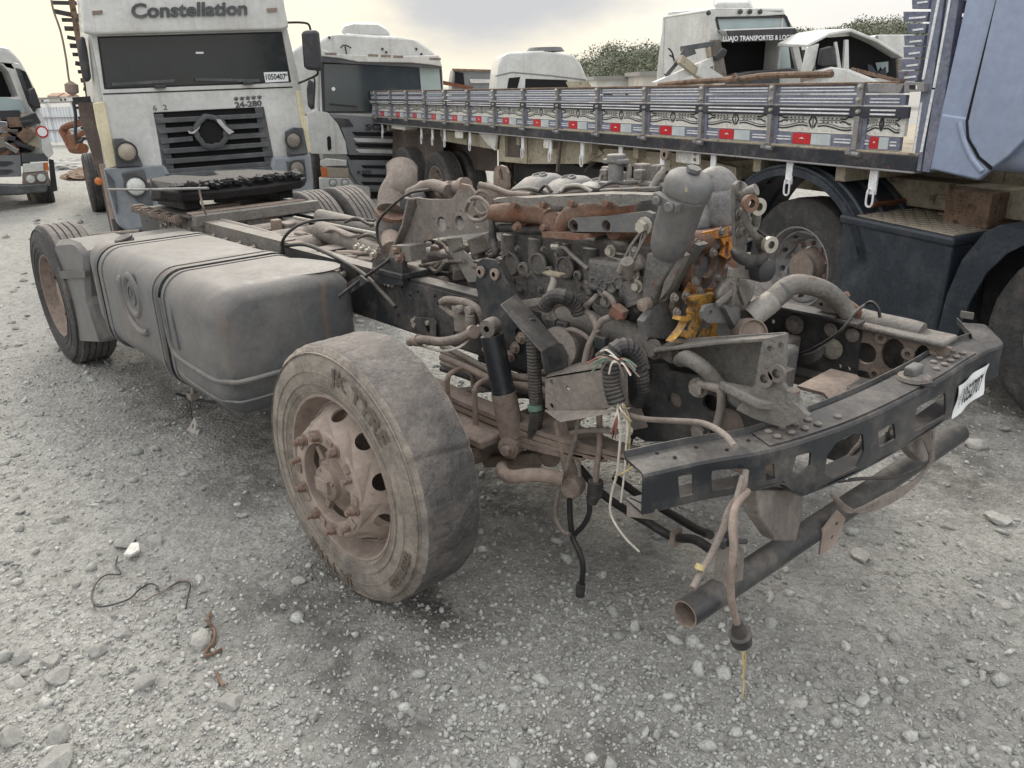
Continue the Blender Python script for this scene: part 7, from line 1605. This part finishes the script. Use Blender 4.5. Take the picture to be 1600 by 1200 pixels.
# ------------------------------------------------------------------ white cab with roof cooler and star bonnet, behind
ps = at_depth(590, 200, 13.6); S_ = frame_vp(ps[0], ps[1], 350)
ST = thing('cooler_truck', 'white truck with roof cooler box and wide grey slatted grille', 'truck', S_)
sp_ = lambda nm, y, pts, th, m, holes=(), **k: fplate(S_, ST, nm, 'y', y, pts, th, m, holes, **k)
sp_('cab_body', .06, [(500, 92), (692, 104), (700, 250), (690, 300), (520, 300), (506, 250), (500, 180)], 1.9, 'white_paint', bevel=.05, seg=3)
sp_('roof', .02, [(498, 92), (497, 66), (510, 56), (545, 52), (620, 57), (655, 64), (676, 80), (690, 96), (690, 106)], 1.8, 'white_paint', bevel=.10, seg=4)
sp_('sun_visor', -.12, [(503, 76), (520, 84), (600, 88), (686, 86), (691, 104), (672, 101), (640, 98), (560, 97), (530, 91), (503, 88)], .14, 'white_paint', bevel=.03, seg=3)
sp_('visor_edge', -.10, [(503, 88), (530, 92), (560, 98), (640, 99), (691, 104), (691, 100), (690, 108), (503, 95)][:5] + [(690, 107), (503, 97)], .1, 'grey_plastic')
for u, v in ((517, 84), (583, 86.5), (603, 87.5), (622, 88.5), (680, 92)): sp_('marker_lamp', -.125, [(u - 9, v - 2), (u + 9, v - 1.5), (u + 9, v + 2), (u - 9, v + 1.5)] if u < 530 or u > 670 else [(u - 8, v - 2), (u + 8, v - 1.5), (u + 8, v + 2), (u - 8, v + 1.5)], .01, 'dusty_brown')
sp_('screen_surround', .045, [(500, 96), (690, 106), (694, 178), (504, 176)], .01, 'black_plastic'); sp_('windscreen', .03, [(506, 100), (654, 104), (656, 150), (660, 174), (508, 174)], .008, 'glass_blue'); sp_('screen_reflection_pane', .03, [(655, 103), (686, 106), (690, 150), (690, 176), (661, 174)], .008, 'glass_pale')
sp_('side_panel', .10, [(455, 82), (470, 70), (498, 62), (503, 98), (500, 172), (480, 182), (458, 174)], 1.6, 'white_paint', bevel=.04)
sp_('corner_fairing', -.05, [(480, 178), (494, 172), (512, 176), (528, 194), (540, 222), (543, 241), (516, 241), (487, 240), (482, 210)], .3, 'white_paint', bevel=.05, seg=3); sp_('air_slot', -.06, [(511, 215), (514, 212), (517, 215), (518, 232), (514, 236), (512, 232)], .01, 'dark_void')
sp_('front_panel', -.03, [(515, 178), (610, 184), (700, 190), (700, 245), (545, 242), (535, 205)], .09, 'silver_grey', bevel=.01)
sp_('air_intake', -.04, [(522, 184), (545, 186), (553, 198), (530, 199)], .01, 'black_plastic'); 
for i, (v0, m) in enumerate(((206, 'dark_void'), (216, 'white_paint'), (224, 'dark_void'), (233, 'white_paint'))): sp_('grille_slat', -.06, [(550 + i * 2, v0), (700, v0 + 3), (700, v0 + 9), (556 + i * 2, v0 + 6)], .04, m, bevel=.004)
sp_('gap', -.02, [(542, 241), (700, 243), (700, 251), (548, 250)], .03, 'dark_void')
sp_('lower_grille', -.05, [(543, 250), (700, 252), (700, 300), (600, 300), (560, 290), (548, 270)], .1, 'silver_grey', bevel=.01)
for v0 in (258, 272, 284): sp_('grille_slot', -.06, [(564, v0), (690, v0 + 2), (690, v0 + 6), (568, v0 + 5)], .01, 'dark_void')
flat_text(S_, ST, 'model_badge', 'P 270', 569, 269.5, -.065, .075, 'board_black', width=1.4, bold=.005)
flat_text(S_, ST, 'maker_badge', 'SCANIA', 606, 198, -.035, .13, 'board_black', width=1.7, bold=.006)
sp_('headlight_lid', -.05, [(501, 251), (512, 247), (542, 250), (543, 259), (501, 260)], .1, 'white_paint', bevel=.02); sp_('headlight', -.06, [(501, 261), (545, 263), (546, 277), (503, 277)], .06, 'lamp_glass', bevel=.01); sp_('turn_lamp', -.065, [(501, 261), (511, 262), (512, 277), (503, 277)], .02, 'lamp_orange')
sp_('bumper', -.08, [(500, 278), (545, 278), (553, 288), (578, 292), (580, 308), (505, 308), (501, 296)], .2, 'white_paint', bevel=.02, seg=3)
for u in (520, 539): disc(S_, ST, 'fog_lamp', u, 285, -.085, .055, 'lamp_clear', .01, ring='silver_grey')
MB().sweep([[tuple(S_.at(u, v, y=yy)) for u, v in pts] for yy, pts in ((.2, ((533, 50), (538, 41), (552, 37), (590, 38), (604, 46), (609, 53), (609, 56), (536, 53))), (1.2, ((531, 46), (538, 38), (552, 35), (590, 36), (604, 43), (609, 49), (609, 52), (534, 49))))]).build('roof_cooler', 'white_paint', ST, bevel=.05, seg=3)
MB().tube(smoothpath([S_.at(u, v, y=-.05) for u, v in ((532, 75), (536, 71), (541, 71), (549, 75))], 4), .012, 6).tube([S_.at(539, 72, y=-.05), S_.at(542, 86, y=-.05)], .012, 6).build('roof_aerial', 'cable_black', ST)
for u, v in ((514, 60), (597, 78), (603, 83), (650, 78), (658, 86)): MB().tube([S_.at(u, v, y=0), S_.at(u + 1, v - 3, y=0)], .02, 6).build('roof_clip', 'cable_black', ST)
MB().bar(S_.at(516, 163, y=-.02), S_.at(558, 167, y=-.02), .02, .03).build('wiper', 'cable_black', ST); disc(S_, ST, 'round_sticker', 521, 139, .028, .03, 'paper_white', .002, dome=0)
MB().bb((-1.15, 1.9, .6), (1.35, 6, .95)).build('chassis_rail', 'frame_paint', ST)
for x, y in ((-1.1, 1.2), (1.25, 1.2), (-1.1, 5), (1.25, 5)): far_wheel(ST, (x, y, .5), (-1 if x < 0 else 1, 0, 0), seed=50)

# ------------------------------------------------------------------ wrecked cab at the left edge
pw = at_depth(40, 250, 13.9); W_ = frame_vp(pw[0], pw[1], -350, 0)
WT = thing('wrecked_truck', 'smashed white truck with broken windscreen and torn brown front, left edge', 'truck', W_)
wp = lambda nm, y, pts, th, m, holes=(), **k: fplate(W_, WT, nm, 'y', y, pts, th, m, holes, **k)
wp('cab_shell', .1, [(-120, 62), (-20, 68), (15, 76), (32, 95), (45, 118), (60, 150), (68, 200), (70, 245), (-120, 250)], 1.7, 'white_paint', [[(-100, 95), (2, 100), (14, 112), (30, 152), (-100, 150)]], bevel=.03)
wp('roof_dome', .2, [(-120, 62), (-20, 66), (14, 76), (30, 92), (24, 96), (-10, 88), (-120, 84)], 1.6, 'white_paint', bevel=.06, seg=3)
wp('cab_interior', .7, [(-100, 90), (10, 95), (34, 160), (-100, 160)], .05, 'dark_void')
wp('torn_door', -.06, [(21, 97), (30, 100), (44, 118), (52, 152), (66, 180), (75, 205), (84, 240), (76, 248), (66, 236), (62, 190), (48, 172), (44, 155), (34, 130), (24, 110)], .07, 'white_paint', bevel=.01)
wp('door_window', -.07, [(31, 108), (40, 112), (57, 150), (64, 168), (57, 170), (47, 160)], .01, 'glass_dark'); wp('window_frame', -.08, [(24, 106), (32, 108), (50, 162), (57, 172), (53, 176), (44, 162)], .03, 'black_plastic'); wp('mirror', -.25, [(44, 140), (54, 136), (64, 164), (58, 170), (50, 162)], .12, 'black_plastic', bevel=.02)
disc(W_, WT, 'door_emblem', 66, 206, -.07, .10, 'reflector_red', .003, dome=0); disc(W_, WT, 'door_emblem', 66, 206, -.075, .075, 'paper_white', .003, dome=0)
wp('shattered_screen', .0, [(-100, 150), (10, 152), (34, 158), (40, 175), (30, 180), (-100, 178)], .02, 'glass_pale'); wp('scuttle', -.03, [(-100, 176), (30, 172), (37, 182), (34, 188), (-100, 186)], .06, 'black_plastic')
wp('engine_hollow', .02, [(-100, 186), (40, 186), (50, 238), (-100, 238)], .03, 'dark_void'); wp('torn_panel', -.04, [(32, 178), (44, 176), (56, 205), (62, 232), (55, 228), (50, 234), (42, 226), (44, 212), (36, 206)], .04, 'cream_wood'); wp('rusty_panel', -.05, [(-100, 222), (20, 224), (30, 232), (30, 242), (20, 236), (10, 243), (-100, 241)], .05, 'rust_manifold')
r = random.Random(9); 
for i in range(16): MB().box(W_.at(r.uniform(-4, 48), r.uniform(188, 232), y=-.03), (r.uniform(.1, .35), r.uniform(.05, .2), r.uniform(.05, .2)), Matrix.Rotation(r.uniform(-.8, .8), 3, 'Y')).build('crushed_part', r.choice(('black_plastic', 'dusty_steel', 'wood_worn', 'chrome')), WT, bevel=.01)
wp('grille', -.06, [(-100, 245), (32, 242), (34, 276), (-100, 280)], .08, 'silver_grey', bevel=.01)
for v in (252, 265): wp('grille_slot', -.07, [(-100, v), (18, v), (22, v + 3), (10, v + 8), (-100, v + 8)], .02, 'black_plastic')
wp('headlight_brow', -.05, [(34, 240), (74, 240), (76, 252), (34, 254)], .1, 'grey_plastic', bevel=.01); wp('headlight', -.06, [(36, 256), (68, 254), (69, 267), (37, 270)], .06, 'lamp_clear', bevel=.01); wp('turn_lamp', -.06, [(69, 254), (75, 254), (76, 266), (70, 267)], .06, 'lamp_orange')
wp('lamp_panel', -.05, [(36, 271), (75, 268), (78, 290), (36, 288)], .06, 'dusty_brown'); [disc(W_, WT, 'fog_lamp', u, v, -.06, .07, 'lamp_clear', .02, ring='chrome') for u, v in ((47, 279), (64, 277))]
wp('bumper', -.1, [(-100, 285), (36, 289), (76, 286), (74, 300), (30, 305), (-100, 308)], .25, 'grey_plastic', bevel=.03)
MB().sweep([[tuple(W_.at(u, v, y=yy)) for u, v in ((76, 248), (84, 250), (90, 298), (80, 300))] for yy in (0, .2)]).build('torn_edge', 'black_plastic', WT)
far_wheel(WT, W_.at(66, 300, y=.9) * 1 + Vector((.1, 0, 0)), (1, 0, 0), R=.5, seed=61); far_wheel(WT, W_.at(66, 300, y=.9) + Vector((-2.1, 0, 0)), (-1, 0, 0), R=.5, seed=62)
MB().bb((-1.8, 1.8, .6), (.4, 5, 1)).build('chassis_rail', 'frame_paint', WT)

# ------------------------------------------------------------------ high white sleeper cab, crushed front
pl_ = at_depth(1112, 100, 19.5); U = frame_vp(pl_[0], pl_[1], 250)
UT = thing('sleeper_truck', 'tall white sleeper cab with black lettered visor and smashed windscreen', 'truck', U)
up_ = lambda nm, y, pts, th, m, holes=(), **k: fplate(U, UT, nm, 'y', y, pts, th, m, holes, **k)
us = lambda nm, x, pts, th, m, holes=(), **k: fplate(U, UT, nm, 'x', x, pts, th, m, holes, **k)
us('side_skin', .02, [(1113, 12), (1045, 18), (1039, 26), (1032, 60), (1026, 110), (1024, 190), (1112, 190), (1114, 100)], .06, 'white_paint', bevel=.03)
up_('upper_front', .0, [(1112, 13), (1176, 16), (1225, 19), (1238, 40), (1246, 62), (1112, 66)], .08, 'white_paint', [[(1119, 28), (1228, 26), (1236, 47), (1124, 50)]], bevel=.02)
up_('upper_window', .03, [(1117, 27), (1230, 25), (1237, 48), (1122, 51)], .02, 'glass_pale'); b = MB(); qq = [U.at(u, v, y=-.01) for u, v in ((1119, 28), (1228, 26), (1236, 47), (1124, 50), (1119, 28))]; [b.bar(a, c, .03, .05) for a, c in zip(qq, qq[1:])]; b.build('window_seal', 'cable_black', UT)
q0, q1 = U.at(1112, 13, y=0), U.at(1225, 19, y=0)
MB().bb((0, .0, q0.z - .06), (q1.x, 2.3, q0.z + .02)).build('roof', 'white_paint', UT, bevel=.1, seg=4); MB().bb((q1.x - .05, 0, .8), (q1.x + .02, 2.2, q0.z - .02)).build('far_side', 'white_paint', UT, bevel=.02); MB().bb((0, 2.2, .8), (q1.x, 2.28, q0.z - .03)).build('back_wall', 'white_paint', UT)
MB().sweep([[tuple(U.at(u, v, y=yy)) for u, v in pts] for yy, pts in ((.15, ((1116, 13), (1119, 4), (1170, 3), (1178, 14))), (1.1, ((1113, 8), (1117, -8), (1168, -8), (1176, 8))))]).build('roof_deflector', 'white_paint', UT, bevel=.04, seg=3)
for u in (1107, 1157, 1172, 1188): MB().lathe([(0, -.05), (.06, -.02), (.06, .02), (0, .05)], U.at(u, 18 if u > 1110 else 20, y=-.05), (0, -1, .2), 10).build('roof_lamp', 'black_plastic', UT)
UV = up_('sun_visor', -.28, [(1135, 48), (1243, 44), (1252, 62), (1144, 66)], .03, 'black_plastic', bevel=.006); up_('visor_top', -.26, [(1130, 46), (1240, 42), (1243, 53), (1140, 56)], .26, 'white_paint', bevel=.03)
flat_text(U, UV, 'visor_lettering', 'LUAJO TRANSPORTES & LOGISTICA', 1194, 59.5, -.285, .155, 'paper_white', width=1.0, bold=.003, tilt=.012)
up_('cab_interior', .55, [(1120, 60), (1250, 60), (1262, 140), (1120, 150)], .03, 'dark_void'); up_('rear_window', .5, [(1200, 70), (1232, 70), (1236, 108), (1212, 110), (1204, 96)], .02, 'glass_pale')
up_('pillar', .0, [(1236, 64), (1246, 62), (1256, 110), (1247, 112)], .1, 'white_paint', bevel=.01); up_('pillar', -.02, [(1112, 62), (1126, 62), (1136, 118), (1150, 130), (1112, 140)], .1, 'dusty_steel', bevel=.01)
up_('crushed_scuttle', -.1, [(1132, 120), (1170, 112), (1235, 106), (1256, 112), (1250, 140), (1126, 140)], .4, 'grey_plastic', bevel=.02); up_('front_panel', .02, [(1112, 128), (1262, 120), (1266, 190), (1112, 190)], .3, 'white_paint')
def beam(par, Fm, a, c, y0, y1, w, h, m, nm): return MB().bar(Fm.at(*a, y=y0), Fm.at(*c, y=y1), w, h).build(nm, m, par, bevel=.01)
beam(UT, U, (1022, 135), (1112, 96), -.4, -.2, .12, .2, 'white_paint', 'bent_frame'); beam(UT, U, (1062, 92), (1112, 132), -.45, -.3, .12, .2, 'cream_wood', 'bent_frame'); beam(UT, U, (1092, 108), (1130, 132), -.5, -.35, .1, .3, 'white_paint', 'bent_frame'); beam(UT, U, (1040, 118), (1068, 84), -.3, -.3, .1, .1, 'grey_plastic', 'bent_frame'); beam(UT, U, (1066, 76), (1114, 68), -.3, -.1, .14, .12, 'grey_plastic', 'torn_gutter'); beam(UT, U, (1106, 74), (1111, 106), -.2, -.1, .1, .1, 'cream_wood', 'bent_frame')
up_('torn_door', -.4, [(1068, 76), (1084, 72), (1088, 84), (1072, 90), (1064, 100), (1058, 96)], .04, 'grey_plastic'); up_('mirror', -.35, [(1116, 88), (1130, 74), (1137, 78), (1134, 88), (1120, 96)], .1, 'black_plastic', bevel=.03)
MB().tube(smoothpath([U.at(u, v, y=-.1) for u, v in ((1044, 75), (1050, 82), (1054, 98), (1052, 90), (1046, 86))], 4), .02, 6).build('wheel_emblem', 'black_plastic', UT)
far_wheel(UT, (.1, .9, .5), (-1, 0, 0), seed=71); far_wheel(UT, (2.4, .9, .5), (1, 0, 0), seed=72); far_wheel(UT, (.1, 4.2, .5), (-1, 0, 0), seed=73); MB().bb((.6, 1, .7), (1.9, 5, 1)).build('chassis_rail', 'frame_paint', UT)

# ------------------------------------------------------------------ crushed white cab right of it
px_ = at_depth(1330, 100, 18); V_ = frame_vp(px_[0], px_[1], 700)
VT = thing('crushed_truck', 'white truck cab with collapsed sloping roof and no windows', 'truck', V_)
vp_ = lambda nm, y, pts, th, m, holes=(), **k: fplate(V_, VT, nm, 'y', y, pts, th, m, holes, **k)
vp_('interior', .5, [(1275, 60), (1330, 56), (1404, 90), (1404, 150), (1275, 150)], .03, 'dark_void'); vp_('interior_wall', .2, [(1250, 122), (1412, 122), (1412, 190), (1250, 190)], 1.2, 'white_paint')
a = [V_.at(u, v, y=0) for u, v in ((1262, 74), (1296, 56), (1330, 50), (1370, 66), (1412, 92))]; b = MB(); b.sweep([[tuple(p_), tuple(p_ + Vector((0, 0, .07))), tuple(p_ + Vector((0, 1.8, .16))), tuple(p_ + Vector((0, 1.8, .08)))] for p_ in a]); b.build('crushed_roof', 'white_paint', VT, 50, bevel=.02)
vp_('pillar', -.05, [(1321, 62), (1326, 62), (1327, 124), (1316, 126), (1319, 95)], .1, 'white_paint', bevel=.01); vp_('pillar', -.05, [(1304, 66), (1308, 65), (1316, 115), (1311, 118)], .06, 'white_paint'); vp_('pillar', -.02, [(1262, 74), (1280, 68), (1274, 100), (1262, 126), (1252, 120)], .1, 'white_paint', bevel=.01)
vp_('mirror', -.2, [(1283, 76), (1297, 72), (1306, 74), (1308, 102), (1290, 104), (1280, 100)], .12, 'black_plastic', bevel=.03); vp_('bonnet', -.25, [(1262, 116), (1300, 104), (1330, 108), (1375, 126), (1375, 150), (1262, 150)], .3, 'white_paint', bevel=.06, seg=3)
vp_('broken_rear_pane', .46, [(1368, 98), (1388, 96), (1388, 112), (1382, 118), (1376, 104), (1372, 112)], .01, 'glass_pale'); vp_('tarp_scrap', .3, [(1356, 100), (1362, 102), (1372, 114), (1384, 104), (1386, 122), (1358, 120)], .02, 'board_black'); beam(VT, V_, (1330, 108), (1410, 128), -.2, -.1, .05, .08, 'wood_worn', 'bent_bar'); beam(VT, V_, (1252, 124), (1300, 112), -.35, -.3, .1, .12, 'dusty_brown', 'bent_bar'); beam(VT, V_, (1404, 92), (1406, 128), .0, .0, .08, .1, 'dusty_steel', 'pillar')
for x in (-1.2, 1.1): far_wheel(VT, (x, .9, .5), (-1 if x < 0 else 1, 0, 0), seed=75)
# white load on the edge of the deck between the two wrecks
OB = tag(MB().tube(smoothpath([B.at(u, v, x=.1) for u, v in ((1030, 133), (1080, 128), (1140, 124), (1148, 118), (1152, 124), (1200, 118), (1300, 116))], 4), [.02, .03, .035, .04, .03, .02, .01] and .022, 8).build('bent_rail', 'wood_worn', None), 'long bent rusty rail lying along the top of the slatted side', 'scrap'); OB.location = Vector(B.o); OB.rotation_euler = (0, 0, B.ang)

# ------------------------------------------------------------------ white cab seen over the middle of the deck
pm_ = at_depth(850, 120, 24); Q = frame_vp(pm_[0], pm_[1], 640)
QT = thing('burnt_truck', 'pale white cab without windscreen showing over the middle of the slatted side', 'truck', Q)
qp = lambda nm, y, pts, th, m, holes=(), **k: fplate(Q, QT, nm, 'y', y, pts, th, m, holes, **k)
qp('cab_shell', .0, [(774, 140), (778, 104), (784, 88), (796, 82), (850, 79), (896, 86), (908, 100), (917, 122), (921, 140), (921, 200), (774, 200)], 2.2, 'white_paint', bevel=.06, seg=4)
qp('windscreen_gap', -.01, [(821, 123), (886, 125), (890, 145), (820, 145)], .02, 'dark_void'); qp('side_gap', -.01, [(795, 122), (813, 120), (808, 140), (792, 140)], .02, 'dark_void'); qp('broken_strip', -.05, [(884, 128), (918, 126), (926, 138), (890, 140)], .04, 'cream_wood'); qp('crease_line', -.012, [(774, 118), (800, 112), (858, 117), (916, 124), (916, 126), (858, 119), (800, 114), (774, 120)], .012, 'silver_grey')
MB().lathe([(0, .14), (.5, .12), (.6, .0)], Q.at(852, 81, y=.6), (0, 0, 1), 20).build('roof_hatch', 'grey_plastic', QT); 
for x in (-1.0, 1.2): far_wheel(QT, (x, 1.0, .5), (-1 if x < 0 else 1, 0, 0), seed=77)
p0 = at_depth(740, 120, 30); O = frame_vp(p0[0], p0[1], 620); OT = thing('overturned_truck', 'grey overturned truck with chromed flank left of the pale cab', 'truck', O)
op = lambda nm, y, pts, th, m, holes=(), **k: fplate(O, OT, nm, 'y', y, pts, th, m, holes, **k)
op('body', 0, [(709, 108), (774, 110), (776, 140), (776, 210), (705, 210), (706, 125)], 2.0, 'silver_grey', bevel=.05); op('roof_edge', -.1, [(706, 107), (776, 109), (776, 112), (708, 111)], .2, 'wood_worn'); op('dark_opening', -.02, [(711, 112), (724, 114), (726, 134), (710, 134)], .03, 'dark_void'); op('chrome_flank', -.08, [(734, 123), (774, 124), (774, 130), (734, 130)], .1, 'chrome', bevel=.03); op('rusty_frame', -.1, [(692, 126), (712, 130), (740, 136), (738, 140), (690, 132)], .1, 'rust_heavy')
pt_ = at_depth(1390, 80, 42); Z_ = frame_vp(pt_[0], pt_[1], 700); ZT_ = thing('box_trailer', 'plain white box trailer far behind the crushed cab', 'trailer', Z_); fplate(Z_, ZT_, 'box', 'y', 0, [(1370, 56), (1376, 54), (1430, 54), (1430, 140), (1370, 140)], 5, 'white_paint', bevel=.1, seg=3); fplate(Z_, ZT_, 'corner_post', 'y', -.05, [(1369, 56), (1372, 55), (1372, 140), (1369, 140)], .1, 'silver_grey')
pv = at_depth(1252, 75, 34); Y_ = frame_vp(pv[0], pv[1], 700); YT = thing('white_van', 'white vehicle roof glimpsed between the sleeper cab and crushed cab', 'van', Y_); fplate(Y_, YT, 'body', 'y', 0, [(1236, 72), (1244, 66), (1258, 66), (1264, 74), (1266, 140), (1236, 140)], 3, 'white_paint', bevel=.1, seg=3); fplate(Y_, YT, 'side_window', 'y', -.02, [(1240, 78), (1262, 78), (1262, 92), (1240, 92)], .03, 'glass_dark')
